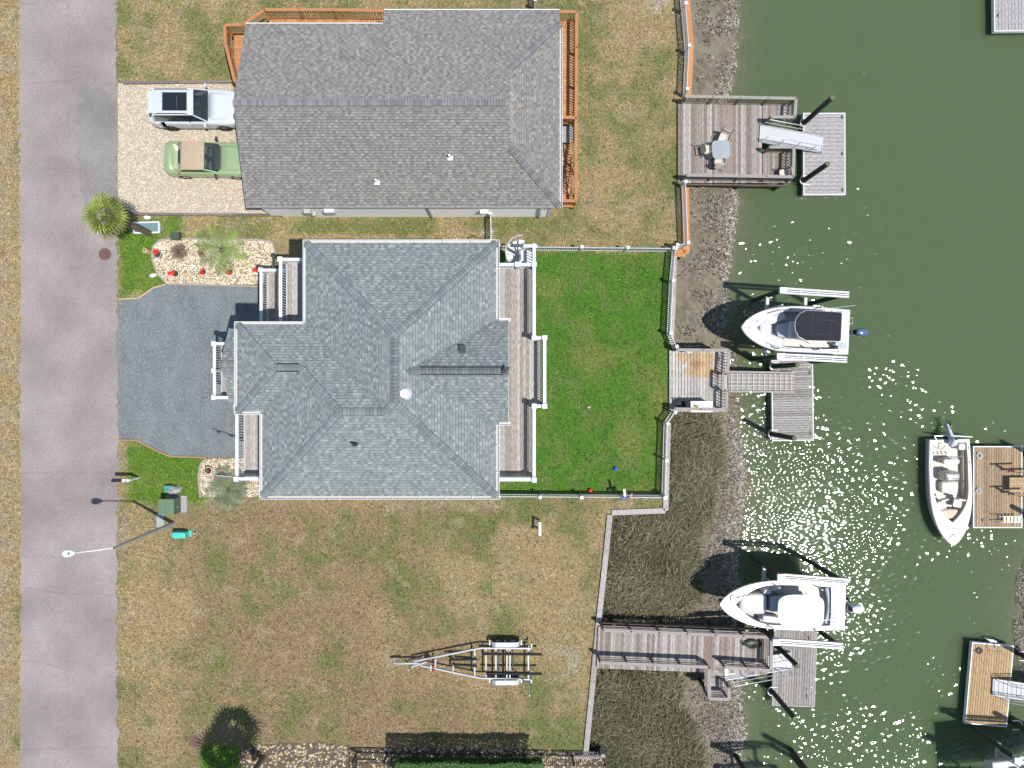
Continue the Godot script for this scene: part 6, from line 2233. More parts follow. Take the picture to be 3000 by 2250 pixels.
func float_dock(label: String, c: Vector3, size: Vector2, turn: float, along_x: bool, ms: Array, w: float, trim: Material, cleats: Array) -> Node3D:
	var t := thing("floating_dock", label, "dock", "floating docks", c, turn)
	var h := Vector3(-size.x / 2, 0, -size.y / 2)
	if along_x:
		boards(t, h, Vector3.RIGHT, Vector3(0, 0, 1), size.x, size.y, w, ms, "board", 0.04, 0.02)
	else:
		boards(t, h, Vector3(0, 0, 1), Vector3.RIGHT, size.y, size.x, w, ms, "board", 0.04, 0.02)
	for q in [[0, -size.y / 2 - 0.03, size.x + 0.12, 0.06], [0, size.y / 2 + 0.03, size.x + 0.12, 0.06], [-size.x / 2 - 0.03, 0, 0.06, size.y], [size.x / 2 + 0.03, 0, 0.06, size.y]]:
		bx(t, "rim_board", trim, Vector3(q[0], -0.11, q[1]), Vector3(q[2], 0.24, q[3]))
	for q in [-0.3, 0.3]:
		bx(t, "float_drum", mat("drum_black", Color(0.012, 0.012, 0.014), 0.6), Vector3(0, -0.42, q * size.y), Vector3(size.x * 0.9, 0.45, size.y * 0.3))
	for q in cleats:
		var o := empty("cleat", t, Vector3(q[0], 0.0, q[1]))
		var cm := mat("cleat_dark", Color(0.03, 0.03, 0.032), 0.5)
		bx(o, "horn", cm, Vector3(0, 0.07, 0), Vector3(0.03, 0.025, 0.24))
		bx(o, "stem", cm, Vector3(0, 0.03, 0), Vector3(0.03, 0.06, 0.08))
	return t

func gangway(label: String, a: Vector3, b: Vector3, w: float, m: Material, railm: Material, slats: int, group := "") -> void:
	var t := thing("gangway", label, "gangway", group)
	var d := b - a
	var ax := axes(d)
	var mid := (a + b) / 2
	put(t, "walkway", box_mesh, m, Transform3D(ax * Basis.from_scale(Vector3(w, 0.04, d.length())), mid))
	for s in [-1, 1]:
		put(t, "side_beam", box_mesh, railm, Transform3D(ax * Basis.from_scale(Vector3(0.06, 0.14, d.length())), mid + ax.x * s * (w / 2 + 0.03)))
		var o: Vector3 = ax.x * s * (w / 2 + 0.04)
		var up := Vector3(0, 0.95, 0)
		tubes(t, "handrail", railm, [a + o + d * 0.02, a + o + d * 0.06 + up, b + o - d * 0.12 + up, b + o - d * 0.02 + Vector3(0, 0.1, 0)], 0.024)
		tubes(t, "middle_rail", railm, [a + o + d * 0.04 + up * 0.5, b + o - d * 0.06 + up * 0.5], 0.018)
		for f in [0.3, 0.55, 0.8]:
			rod(t, "rail_post", railm, a + o + d * f, a + o + d * f + up, 0.018)
	for i in slats:
		put(t, "cleat_slat", box_mesh, railm, Transform3D(ax * Basis.from_scale(Vector3(w * 0.98, 0.03, 0.035)), a + d * (i + 0.5) / slats + ax.y * 0.03))

func docks() -> void:
	rng.seed = 81
	var brown := [Color(0.33, 0.28, 0.25), Color(0.25, 0.20, 0.175), Color(0.40, 0.36, 0.335), Color(0.47, 0.45, 0.435), Color(0.28, 0.22, 0.18), Color(0.36, 0.32, 0.30)]
	var bz := woods("dock_brown", brown, false)
	var greyx := woods("float_grey", [Color(0.33, 0.315, 0.30), Color(0.38, 0.365, 0.35), Color(0.29, 0.27, 0.26), Color(0.42, 0.41, 0.395)], true)
	var greyz := woods("float_grey", [Color(0.33, 0.315, 0.30), Color(0.38, 0.365, 0.35), Color(0.29, 0.27, 0.26), Color(0.36, 0.34, 0.32)], false)
	var railg := mat("rail_grey", Color(0.37, 0.345, 0.325), 0.85, 0.0, t_wood, Vector3(0.9, 0.9, 0.9))
	var raild := mat("rail_brown", Color(0.19, 0.14, 0.105), 0.85, 0.0, t_wood, Vector3(0.9, 0.9, 0.9))
	var pilem := mat("pile_wood", Color(0.06, 0.058, 0.04), 0.9, 0.0, t_wood, Vector3(1.5, 0.25, 1.5))
	var al := mat("alu_dull", Color(0.42, 0.43, 0.45), 0.42, 0.5)
	var y := 0.15
	var D := func(u: float, v: float) -> Vector3: return at(u, v, y)
	var st := {"h": 1.0, "cap_w": 0.16, "cap_h": 0.045, "bal": 0.04, "gap": 0.15, "post": 0.1, "every": 1.45, "m": railg, "bal_m": raild, "post_m": raild, "down": 0.1}
	# the brown dock of the grey-roofed house
	var t := thing("dock", "weathered brown dock with railings, table and chairs off the charcoal-roofed house", "dock", "fixed docks")
	var a: Vector3 = D.call(1986, 302)
	var b: Vector3 = D.call(2232, 536)
	boards(t, a, Vector3(0, 0, 1), Vector3.RIGHT, b.z - a.z, b.x - a.x, 0.145, bz)
	var c: Vector3 = D.call(2234, 302)
	boards(t, c, Vector3(0, 0, 1), Vector3.RIGHT, 0.98, 1.62, 0.145, bz)
	c = D.call(2234, 446)
	boards(t, c, Vector3(0, 0, 1), Vector3.RIGHT, 1.72, 1.55, 0.145, bz)
	rail(t, [D.call(1994, 303), D.call(2312, 309), D.call(2308, 362), D.call(2240, 362)], st)
	rail(t, [D.call(1998, 528), D.call(2304, 533), D.call(2306, 448), D.call(2236, 448)], st)
	for q in [[2060, 310], [2180, 310], [2300, 312], [2060, 526], [2180, 528], [2300, 530], [2228, 420]]:
		var p: Vector3 = D.call(q[0], q[1])
		rod(t, "pile", pilem, Vector3(p.x, -3.2, p.z), Vector3(p.x, 0.05, p.z), 0.12)
	bar(t, "rim_joist", raild, D.call(1990, 300) + Vector3(0, -0.2, 0), D.call(2312, 306) + Vector3(0, -0.2, 0), 0.05, 0.24)
	bar(t, "rim_joist", raild, D.call(1990, 538) + Vector3(0, -0.2, 0), D.call(2312, 542) + Vector3(0, -0.2, 0), 0.05, 0.24)
	gangway("pale aluminium gangway from the brown dock down to the grey float", D.call(2224, 392) + Vector3(0, 0.06, 0), at(2410, 424, -0.92), 0.85, mat("gang_pale", Color(0.36, 0.375, 0.41), 0.6), al, 0, "gangways")
	float_dock("grey plank float with white edge beyond the brown dock", at(2415, 451, -1.03), Vector2(2.32, 4.62), 0.004, true, woods("composite", [Color(0.42, 0.40, 0.41), Color(0.44, 0.42, 0.43)], true), 0.23, wh(), [[1.02, -2.1], [1.02, 0.0], [1.02, 2.1]])
	pile("dark leaning-looking pile at the north corner of the grey plank float", Vector2(2347, 368), 2.55, pilem, 0.15, true, 0.0)
	pile("dark pile at the south corner of the grey plank float", Vector2(2346, 535), 2.05, pilem, 0.15, true, 0.0)
	patio()
	# the dock of the blue-roofed house
	t = thing("dock", "grey square dock with a rust stain behind the lush back lawn", "dock", "fixed docks")
	a = D.call(1961, 1026)
	b = D.call(2132, 1206)
	stained_boards(t, a, b.z - a.z, b.x - a.x, 0.17, mat("stain_board", Color(1.25, 1.25, 1.25), 0.85, 0.0, t_wood, Vector3(2.6, 0.9, 0.16), true))
	var sg := st.duplicate()
	sg.bal_m = railg
	sg.post_m = railg
	sg.gap = 0.16
	rail(t, [D.call(1972, 1027), D.call(2120, 1029), D.call(2116, 1096)], sg)
	rail(t, [D.call(2114, 1144), D.call(2113, 1198), D.call(1966, 1196)], sg)
	rail(t, [D.call(2104, 1096), D.call(2103, 1142)], sg)
	for q in [[1975, 1034], [2115, 1034], [2112, 1196], [1975, 1196]]:
		var p: Vector3 = D.call(q[0], q[1])
		rod(t, "pile", pilem, Vector3(p.x, -3.0, p.z), Vector3(p.x, 0.05, p.z), 0.12)
	bx(t, "rail_box", wh(), D.call(2122, 1061) + Vector3(0, 0.92, 0), Vector3(0.14, 0.1, 0.26))
	bx(t, "power_box", mat("meter_grey", Color(0.36, 0.36, 0.33), 0.5), D.call(2008, 1030) + Vector3(0, 0.6, 0.06), Vector3(0.22, 0.3, 0.14))
	# ramp of boards and battens
	var ra: Vector3 = D.call(2132, 1118) + Vector3(0, 0.02, 0)
	var rb := at(2322, 1120, -0.93)
	t = thing("ramp", "grey wooden ramp with batten grid down to the grey float", "gangway", "gangways")
	var ax := axes(rb - ra)
	var len := ra.distance_to(rb)
	var mid := (ra + rb) / 2
	for i in 7:
		put(t, "plank", box_mesh, greyx[i % 4], Transform3D(ax * Basis.from_scale(Vector3(0.132, 0.03, len)), mid + ax.x * (i - 3) * 0.14))
	for s in [-1, 1]:
		put(t, "side_beam", box_mesh, greyx[1], Transform3D(ax * Basis.from_scale(Vector3(0.1, 0.2, len)), mid + ax.x * s * 0.55 + ax.y * 0.04))
	for i in 12:
		put(t, "batten", box_mesh, mat("batten", Color(0.5, 0.49, 0.48), 0.8), Transform3D(ax * Basis.from_scale(Vector3(0.96, 0.025, 0.03)), ra + (rb - ra) * (i + 0.5) / 12.0 + ax.y * 0.09))
	for i in 5:
		put(t, "long_batten", box_mesh, mat("batten", Color(0.5, 0.49, 0.48), 0.8), Transform3D(ax * Basis.from_scale(Vector3(0.022, 0.02, len)), mid + ax.x * (i - 2) * 0.2 + ax.y * 0.11))
	float_dock("grey wooden float at the foot of the batten ramp", at(2322, 1173, -1.0), Vector2(2.28, 4.55), 0.012, true, greyx, 0.14, mat("rim_pale", Color(0.52, 0.51, 0.50), 0.7), [[1.0, -1.6], [1.0, 1.9]])
	pile("dark green pile rising through the north end of the grey wooden float", Vector2(2258, 1074), 2.4, mat("pile_green", Color(0.022, 0.05, 0.03), 0.8, 0.0, t_wood, Vector3(1.5, 0.25, 1.5)), 0.14)
	pile("dark pile at the south end of the grey wooden float", Vector2(2254, 1270), 2.2, pilem, 0.14)
	# fish table with a tray, a folding chair
	var p: Vector3 = D.call(2043, 1190)
	t = thing("cleaning_table", "white rectangular table on the grey square dock", "table", "", p)
	bx(t, "table_top", mat("table_white", Color(0.56, 0.55, 0.55), 0.5), Vector3(0, 0.9, 0), Vector3(1.2, 0.05, 0.6))
	for q in [[-0.52, -0.22], [0.52, -0.22], [-0.52, 0.22], [0.52, 0.22]]:
		bx(t, "leg", wh(), Vector3(q[0], 0.44, q[1]), Vector3(0.07, 0.88, 0.07))
	t = thing("tray", "white tray with green and brown food on the white dock table", "tray", "", p + Vector3(-0.32, 0.925, 0.0))
	bx(t, "tray_base", mat("tray_white", Color(0.55, 0.55, 0.54), 0.4), Vector3(0, 0.012, 0), Vector3(0.36, 0.024, 0.38))
	for i in 8:
		soft(t, "food_piece", mat("food_%d" % (i % 4), [Color(0.06, 0.2, 0.03), Color(0.08, 0.05, 0.04), Color(0.4, 0.3, 0.16), Color(0.26, 0.08, 0.05)][i % 4], 0.7), Vector3(rr(-0.1, 0.1), 0.05, rr(-0.1, 0.1)), Vector3(0.11, 0.06, 0.09), rr(0, 3))
	folding_chair("black folding chair beside the white dock table", D.call(1990, 1186), PI, 0.0)
	# the long pier
	y = 0.25
	t = thing("pier", "long weathered pier with side railings reaching from the vacant lot", "dock", "fixed docks")
	a = at(1752, 1850, y)
	b = at(2252, 1868, y)
	var dir := (b - a).normalized()
	var side := Vector3(-dir.z, 0, dir.x)
	boards(t, a + side * -0.28, side, dir, 2.35, a.distance_to(b), 0.145, bz)
	var sp := {"h": 1.0, "cap_w": 0.17, "cap_h": 0.045, "bal": 0.04, "gap": 0.15, "post": 0.1, "every": 1.42, "m": railg, "post_m": raild, "bars": 3, "mid": false, "down": 0.2}
	rail(t, [at(1760, 1828, y), at(2242, 1849, y)], sp)
	rail(t, [at(1752, 1921, y), at(2060, 1934, y)], sp)
	rail(t, [at(2108, 1934, y), at(2240, 1944, y), at(2242, 1849, y)], sp)
	boards(t, at(2064, 1925, y), Vector3.RIGHT, Vector3(0, 0, 1), 1.18, 2.1, 0.145, woods("dock_brown", brown, true))
	rail(t, [at(2064, 1938, y), at(2064, 2024, y), at(2120, 2026, y), at(2120, 1992, y)], sp)
	for q in [[1800, 1832], [1950, 1838], [2100, 1846], [2235, 1852], [1800, 1922], [1950, 1928], [2066, 1936], [2235, 1940], [2068, 2020], [2118, 2022]]:
		var w := at(q[0], q[1], y)
		rod(t, "pile", pilem, Vector3(w.x, -3.0, w.z), Vector3(w.x, 0.1, w.z), 0.11)
	bar(t, "rim_joist", raild, at(1755, 1826, y) + Vector3(0, -0.18, 0), at(2250, 1847, y) + Vector3(0, -0.18, 0), 0.05, 0.22)
	bar(t, "rim_joist", raild, at(1752, 1930, y) + Vector3(0, -0.18, 0), at(2062, 1942, y) + Vector3(0, -0.18, 0), 0.05, 0.22)
	gangway("white ribbed aluminium gangway from the long pier down to its float", at(2122, 1968, y + 0.05), at(2318, 1934, -0.9), 0.85, mat("gang_white", Color(0.42, 0.43, 0.44), 0.5), al, 6, "gangways")
	float_dock("weathered float with lengthwise boards at the end of the long pier", at(2328, 1956, -1.0), Vector2(2.36, 4.35), -0.035, false, greyz, 0.145, mat("rim_grey", Color(0.3, 0.28, 0.265), 0.85), [[0.75, -1.75], [0.75, 1.6]])
	pile("dark pile rising beside the pier's float on the boat's side", Vector2(2268, 1884), 1.9, pilem, 0.14, false)
	pile("dark pile at the far corner of the pier's float", Vector2(2252, 2014), 2.35, pilem, 0.14, true, 0.0)
	pile("dark pile at the bottom edge of the canal", Vector2(2318, 2198), 2.6, pilem, 0.15, false)
	# hose
	t = thing("garden_hose", "dark green hose coiled on the end of the long pier", "hose", "", at(2203, 1885, y))
	var pts := []
	for i in 130:
		var an := i * 0.42
		var r := 0.30 + 0.17 * sin(i * 0.71) * 0.5 + 0.06 * sin(i * 1.7)
		pts.append(Vector3(cos(an) * (r + 0.12), 0.03 + 0.0011 * i, -sin(an) * r * 0.62))
	tubes(t, "hose_coil", mat("hose_green", Color(0.015, 0.04, 0.032), 0.5), pts, 0.017, 5)
	tubes(t, "hose_end", mat("hose_green", Color(0.015, 0.04, 0.032), 0.5), [pts[0], Vector3(-0.5, 0.03, 0.1), Vector3(-0.66, 0.03, -0.05), Vector3(-0.62, 0.03, -0.2)], 0.017, 5)
	# far side docks
	var tanz := woods("dock_tan", [Color(0.42, 0.29, 0.17), Color(0.36, 0.245, 0.145), Color(0.46, 0.34, 0.215), Color(0.33, 0.235, 0.16)], false)
	float_dock("tan plank float with white edge beside the cream boat", at(2923, 1427, -1.0), Vector2(2.72, 4.6), 0.0, false, tanz, 0.145, wh(), [[-0.9, 1.9]])
	var gold := woods("dock_gold", [Color(0.50, 0.345, 0.185), Color(0.46, 0.31, 0.165), Color(0.54, 0.385, 0.215)], false)
	float_dock("golden plank float with white edge near the bottom of the canal", at(2899, 2006, -1.0), Vector2(2.3, 4.6), -0.088, false, gold, 0.145, wh(), [])
	gangway("grey ribbed aluminium gangway landing on the golden float", at(3120, 2044, 0.2), at(2908, 2012, -0.9), 0.85, mat("gang_grey", Color(0.42, 0.44, 0.48), 0.5), al, 16, "gangways")
	float_dock("pale grey float with white edge in the top corner", at(2978, 10, -1.03), Vector2(2.5, 3.1), 0.01, false, woods("composite", [Color(0.42, 0.40, 0.41), Color(0.44, 0.42, 0.43)], false), 0.2, wh(), [[-1.1, 0.7]])
	# wooden ramp to the tan float, with posts
	t = thing("ramp", "short golden wooden ramp at the edge of the tan float", "gangway", "gangways")
	for i in 6:
		bx(t, "plank", gold[i % 3], at(2998, 1410, -0.62) + Vector3(0, 0, (i - 2.5) * 0.14 + 0.2), Vector3(1.6, 0.04, 0.13))
	for s in [-0.55, 0.75]:
		bar(t, "side_beam", tanz[1], at(2998, 1410, -0.6) + Vector3(-0.85, 0, s), at(2998, 1410, -0.6) + Vector3(0.8, 0.2, s), 0.08, 0.2)
		bar(t, "handrail", tanz[1], at(2998, 1410, 0.3) + Vector3(-0.5, 0, s), at(2998, 1410, 0.4) + Vector3(0.9, 0, s), 0.09, 0.05)
		bx(t, "rail_post", tanz[1], at(2998, 1410, -0.15) + Vector3(-0.45, 0, s), Vector3(0.09, 1.0, 0.09))
	pile("pile at the upper outer corner of the tan float", Vector2(3008, 1332), 2.2, pilem, 0.15, true, PI)
	pile("pile at the lower outer corner of the tan float", Vector2(3008, 1512), 2.2, pilem, 0.15, true, PI)
	pile("pile at the upper outer corner of the golden float", Vector2(2982, 1912), 2.2, pilem, 0.15, true, PI)
	pile("pile at the lower outer corner of the golden float", Vector2(2963, 2112), 2.4, pilem, 0.15, true, PI)
	# swim ladders
	t = thing("swim_ladder", "aluminium swim ladder folded up on the tan float", "ladder", "swim ladders", at(2942, 1518, -0.98))
	for s in [-0.17, 0.17]:
		tubes(t, "side_tube", al, [Vector3(-0.72, 0.0, s), Vector3(-0.66, 0.42, s), Vector3(-0.4, 0.48, s), Vector3(-0.25, 0.3, s), Vector3(0.7, 0.36, s)], 0.022)
	for i in 5:
		bx(t, "step", mat("step_alu", Color(0.46, 0.47, 0.49), 0.4, 0.4), Vector3(-0.2 + i * 0.2, 0.33 + i * 0.008, 0), Vector3(0.1, 0.03, 0.34))
	t = thing("swim_ladder", "aluminium swim ladder on the upper edge of the golden float", "ladder", "swim ladders", at(2912, 1892, -0.98), 1.48)
	for s in [-0.22, 0.22]:
		tubes(t, "side_tube", al, [Vector3(-0.3, 0, s), Vector3(-0.2, 0.4, s), Vector3(0.1, 0.45, s), Vector3(0.2, 0.1, s), Vector3(0.22, -0.9, s)], 0.022)
	for i in 3:
		bx(t, "step", mat("step_alu", Color(0.46, 0.47, 0.49), 0.4, 0.4), Vector3(0.22, -0.1 - i * 0.28, 0), Vector3(0.08, 0.03, 0.42))
	# mooring lines
	var rope := mat("rope_white", Color(0.5, 0.5, 0.49), 0.8)
	var k := 0
	for q in [[2868, 1334, "white mooring line coiled on the upper part of the tan float", rope], [2866, 1438, "white mooring line coiled midway along the tan float", rope], [2868, 1906, "dark mooring line coiled on the golden float", mat("rope_dark", Color(0.05, 0.045, 0.04), 0.85)]]:
		t = thing("rope", q[2], "rope", "mooring lines", at(q[0], q[1], -0.98))
		pts = []
		for i in 46:
			var an := i * 0.55 + k
			pts.append(Vector3(cos(an) * (0.12 + 0.05 * sin(i * 0.9)), 0.02 + 0.001 * i, -sin(an) * (0.15 + 0.05 * cos(i * 1.3))))
		tubes(t, "rope_coil", q[3], pts, 0.014, 5)
		tubes(t, "rope_tail", q[3], [pts[-1], pts[-1] + Vector3(-0.2, 0.0, 0.1), Vector3(-0.36, 0.06, 0.05 - 0.2 * (1 if k == 0 else 0))], 0.012, 5)
		k += 1

func folding_chair(label: String, p: Vector3, turn: float, pale: float) -> void:
	var t := thing("chair", label, "chair", "chairs on the docks", p, turn)
	var fr := mat("chair_frame", Color(0.05, 0.05, 0.05), 0.5, 0.3)
	var fb := mat("chair_black", Color(0.02, 0.02, 0.022), 0.85) if pale < 0.5 else mat("chair_beige", Color(0.46, 0.43, 0.38), 0.9)
	soft(t, "seat", fb, Vector3(0, 0.44, 0), Vector3(0.5, 0.05, 0.5))
	soft(t, "backrest", fb, Vector3(-0.3, 0.74, 0), Vector3(0.05, 0.55, 0.48), 0.0, 0.28)
	for z in [-0.27, 0.27]:
		tubes(t, "leg", fr, [Vector3(0.27, 0.0, z), Vector3(0.24, 0.44, z), Vector3(-0.2, 0.45, z), Vector3(-0.4, 1.0, z)], 0.016, 6)
		tubes(t, "leg", fr, [Vector3(-0.36, 0.0, z), Vector3(-0.1, 0.44, z)], 0.016, 6)
		tubes(t, "armrest", fr, [Vector3(-0.3, 0.64, z), Vector3(0.0, 0.68, z), Vector3(0.26, 0.62, z), Vector3(0.28, 0.02, z)], 0.018, 6)

func patio() -> void:
	var y := 0.15
	var p := at(2102, 450, y)
	var t := thing("patio_table", "square frosted glass patio table on the brown dock", "table", "", p, 0.06)
	var fr := mat("chair_frame", Color(0.05, 0.05, 0.05), 0.5, 0.3)
	var g := Geo.new()
	var q := PackedVector2Array()
	for i in 32:
		var a := TAU * i / 32.0
		q.append(Vector2(signf(cos(a)) * pow(absf(cos(a)), 0.4), signf(sin(a)) * pow(absf(sin(a)), 0.4)) * 0.49)
	g.prism(q, 0.70, 0.712)
	put(t, "glass_top", g.mesh(false), pane("frosted", Color(0.34, 0.39, 0.41), 0.6, 0.22))
	var rim := PackedVector3Array()
	for a in q:
		rim.append(Vector3(a.x, 0.706, a.y))
	rim.append(rim[0])
	tubes(t, "table_rim", mat("rim_steel", Color(0.3, 0.33, 0.35), 0.5, 0.2), Array(rim), 0.016, 5)
	for k in [[-1, -1], [1, -1], [-1, 1], [1, 1]]:
		tubes(t, "leg", fr, [Vector3(k[0] * 0.38, 0, k[1] * 0.38), Vector3(k[0] * 0.3, 0.35, k[1] * 0.3), Vector3(k[0] * 0.4, 0.69, k[1] * 0.4)], 0.018, 6)
	tubes(t, "leg_ring", fr, [Vector3(-0.3, 0.35, -0.3), Vector3(0.3, 0.35, -0.3), Vector3(0.3, 0.35, 0.3), Vector3(-0.3, 0.35, 0.3), Vector3(-0.3, 0.35, -0.3)], 0.012, 6)
	folding_chair("beige sling chair at the north side of the glass patio table", at(2112, 412, y), -PI / 2 - 0.4, 1.0)
	folding_chair("beige sling chair at the west side of the glass patio table", at(2066, 446, y), 0.18, 1.0)
	folding_chair("beige sling chair at the south side of the glass patio table", at(2098, 482, y), PI / 2 - 0.12, 1.0)
	folding_chair("beige sling chair alone in the corner of the brown dock", at(2288, 516, y), PI + 0.1, 1.0)

# ---------------------------------------------------------------- boats and lifts
func boat_shell(t: Node3D, L: float, B: float, G: float, rim: float, xa: float, xb: float, fl: float, hullm: Material, deckm: Material, floorm: Material, linerm: Material) -> void:
	# bow towards +x, keel at y = 0, transom at x = 0
	var n := 26
	var W := func(s: float) -> float: return maxf(0.012, B / 2.0 * pow(1.0 - pow(maxf(0.0, (s - 0.36) / 0.64), 2.9), 0.74) * lerpf(0.94, 1.0, minf(1.0, s / 0.25)))
	var S := func(s: float) -> float: return G + 0.2 * s * s
	var rows := []
	for i in n + 1:
		var s := float(i) / n
		var w: float = W.call(s)
		var g: float = S.call(s)
		var keel := g * 0.93 * pow(maxf(0.0, (s - 0.66) / 0.34), 2.6)
		var x := s * L
		var ch := lerpf(g * 0.34, g * 0.9, pow(maxf(0.0, (s - 0.5) / 0.5), 2.0))
		var pts := [Vector3(x, g, w), Vector3(x, g - 0.06, w * 1.0), Vector3(x, lerpf(ch, g, 0.5), w * 0.965), Vector3(x, maxf(ch, keel), w * 0.88), Vector3(x, lerpf(keel, maxf(ch, keel), 0.45), w * 0.5), Vector3(x, keel, 0)]
		var line := PackedVector3Array(pts)
		for k in range(4, -1, -1):
			line.append(Vector3(pts[k].x, pts[k].y, -pts[k].z))
		rows.append(line)
	var g1 := Geo.new()
	g1.grid(rows, false, false)
	var tr: PackedVector3Array = rows[0]
	for i in range(1, tr.size() - 1):
		g1.tri(tr[0], tr[i + 1], tr[i])
	put(t, "hull", g1.mesh(false), hullm)
	# deck ring and cockpit
	var dk := Geo.new()
	var ln := Geo.new()
	var inner := []
	var outer := []
	for i in n + 1:
		var s := float(i) / n
		outer.append(Vector3(s * L, S.call(s), W.call(s)))
		var xi := lerpf(xa, xb, s)
		var wi: float = maxf(0.004, (B / 2.0 - rim) * (1.0 - pow(maxf(0.0, (s - 0.52) / 0.48), 2.6)) * lerpf(0.95, 1.0, minf(1.0, s / 0.2)))
		wi = minf(wi, (W.call(xi / L) as float) - rim * 0.55) if s < 0.98 else 0.004
		inner.append(Vector3(xi, S.call(xi / L), maxf(wi, 0.004)))
	var f := Vector3(1, 1, -1)
	for i in n:
		dk.quad(outer[i], outer[i + 1], inner[i + 1], inner[i])
		dk.quad(inner[i] * f, inner[i + 1] * f, outer[i + 1] * f, outer[i] * f)
		for sd in 2:
			var m := Vector3.ONE if sd == 0 else f
			var a: Vector3 = inner[i] * m
			var b: Vector3 = inner[i + 1] * m
			var a2 := Vector3(a.x, fl, a.z * 0.97)
			var b2 := Vector3(b.x, fl, b.z * 0.97)
			if sd == 0:
				ln.quad(a, b, b2, a2)
			else:
				ln.quad(b, a, a2, b2)
	dk.quad(outer[0] * f, outer[0], inner[0], inner[0] * f)
	ln.quad(inner[0], Vector3(inner[0].x, fl, inner[0].z), Vector3(inner[0].x, fl, -inner[0].z), inner[0] * f)
	put(t, "deck", dk.mesh(false), deckm)
	put(t, "liner", ln.mesh(false), linerm)
	var fg := Geo.new()
	for i in n:
		var a: Vector3 = inner[i]
		var b: Vector3 = inner[i + 1]
		fg.quad(Vector3(a.x, fl, a.z), Vector3(b.x, fl, b.z), Vector3(b.x, fl, -b.z), Vector3(a.x, fl, -a.z))
	put(t, "cockpit_floor", fg.mesh(false), floorm)
	var rub := PackedVector3Array()
	for i in n + 1:
		rub.append(outer[i] + Vector3(0, -0.06, 0.012))
	var rub2 := PackedVector3Array()
	for i in n + 1:
		rub2.append(outer[i] * f + Vector3(0, -0.06, -0.012))
	var rg := Geo.new()
	rg.tube(rub, 0.022, 5)
	rg.tube(rub2, 0.022, 5)
	put(t, "rub_rail", rg.mesh(false), mat("rub_rail", Color(0.33, 0.34, 0.36), 0.5))

func seam(t: Node3D, called: String, m: Material, pts: Array, r := 0.008) -> void:
	tubes(t, called, m, pts, r, 4)

func outboard(t: Node3D, p: Vector3, cowl: Material, leg: Material, tilt := 0.0, sc := 1.0) -> Node3D:
	# swings aft of p, towards -x
	var o := empty("outboard", t, p)
	o.rotation.z = tilt
	o.scale = Vector3.ONE * sc
	var g := Geo.new()
	var rows := []
	for i in 11:
		var s := i / 10.0
		var line := PackedVector3Array()
		for j in 20:
			var a := TAU * j / 20.0
			var w := 0.205 * pow(sin(PI * clampf(s * 0.88 + 0.09, 0, 1)), 0.45)
			var hh := 0.235 * pow(sin(PI * clampf(s * 0.86 + 0.11, 0, 1)), 0.5)
			line.append(Vector3(-0.02 - s * 0.68, 0.34 - 0.06 * s + hh * signf(sin(a)) * pow(absf(sin(a)), 0.7), -w * signf(cos(a)) * pow(absf(cos(a)), 0.7)))
		rows.append(line)
	g.grid(rows, true, false)
	put(o, "cowling", g.mesh(false), cowl)
	soft(o, "midsection", leg, Vector3(-0.3, -0.15, 0), Vector3(0.36, 0.8, 0.2))
	soft(o, "lower_unit", leg, Vector3(-0.3, -0.62, 0), Vector3(0.3, 0.5, 0.12))
	soft(o, "gearcase", leg, Vector3(-0.32, -0.82, 0), Vector3(0.6, 0.13, 0.13))
	for i in 3:
		var a := TAU * i / 3.0
		put(o, "propeller_blade", pillow(), mat("prop_dark", Color(0.03, 0.03, 0.03), 0.4), Transform3D(Basis(Vector3.RIGHT, a) * Basis(Vector3.UP, 0.5) * Basis.from_scale(Vector3(0.012, 0.1, 0.06)), Vector3(-0.63, -0.82 + cos(a) * 0.1, sin(a) * 0.1)))
	bx(o, "bracket", mat("bracket_dark", Color(0.03, 0.032, 0.036), 0.5), Vector3(0.02, 0.0, 0), Vector3(0.16, 0.4, 0.22))
	return o

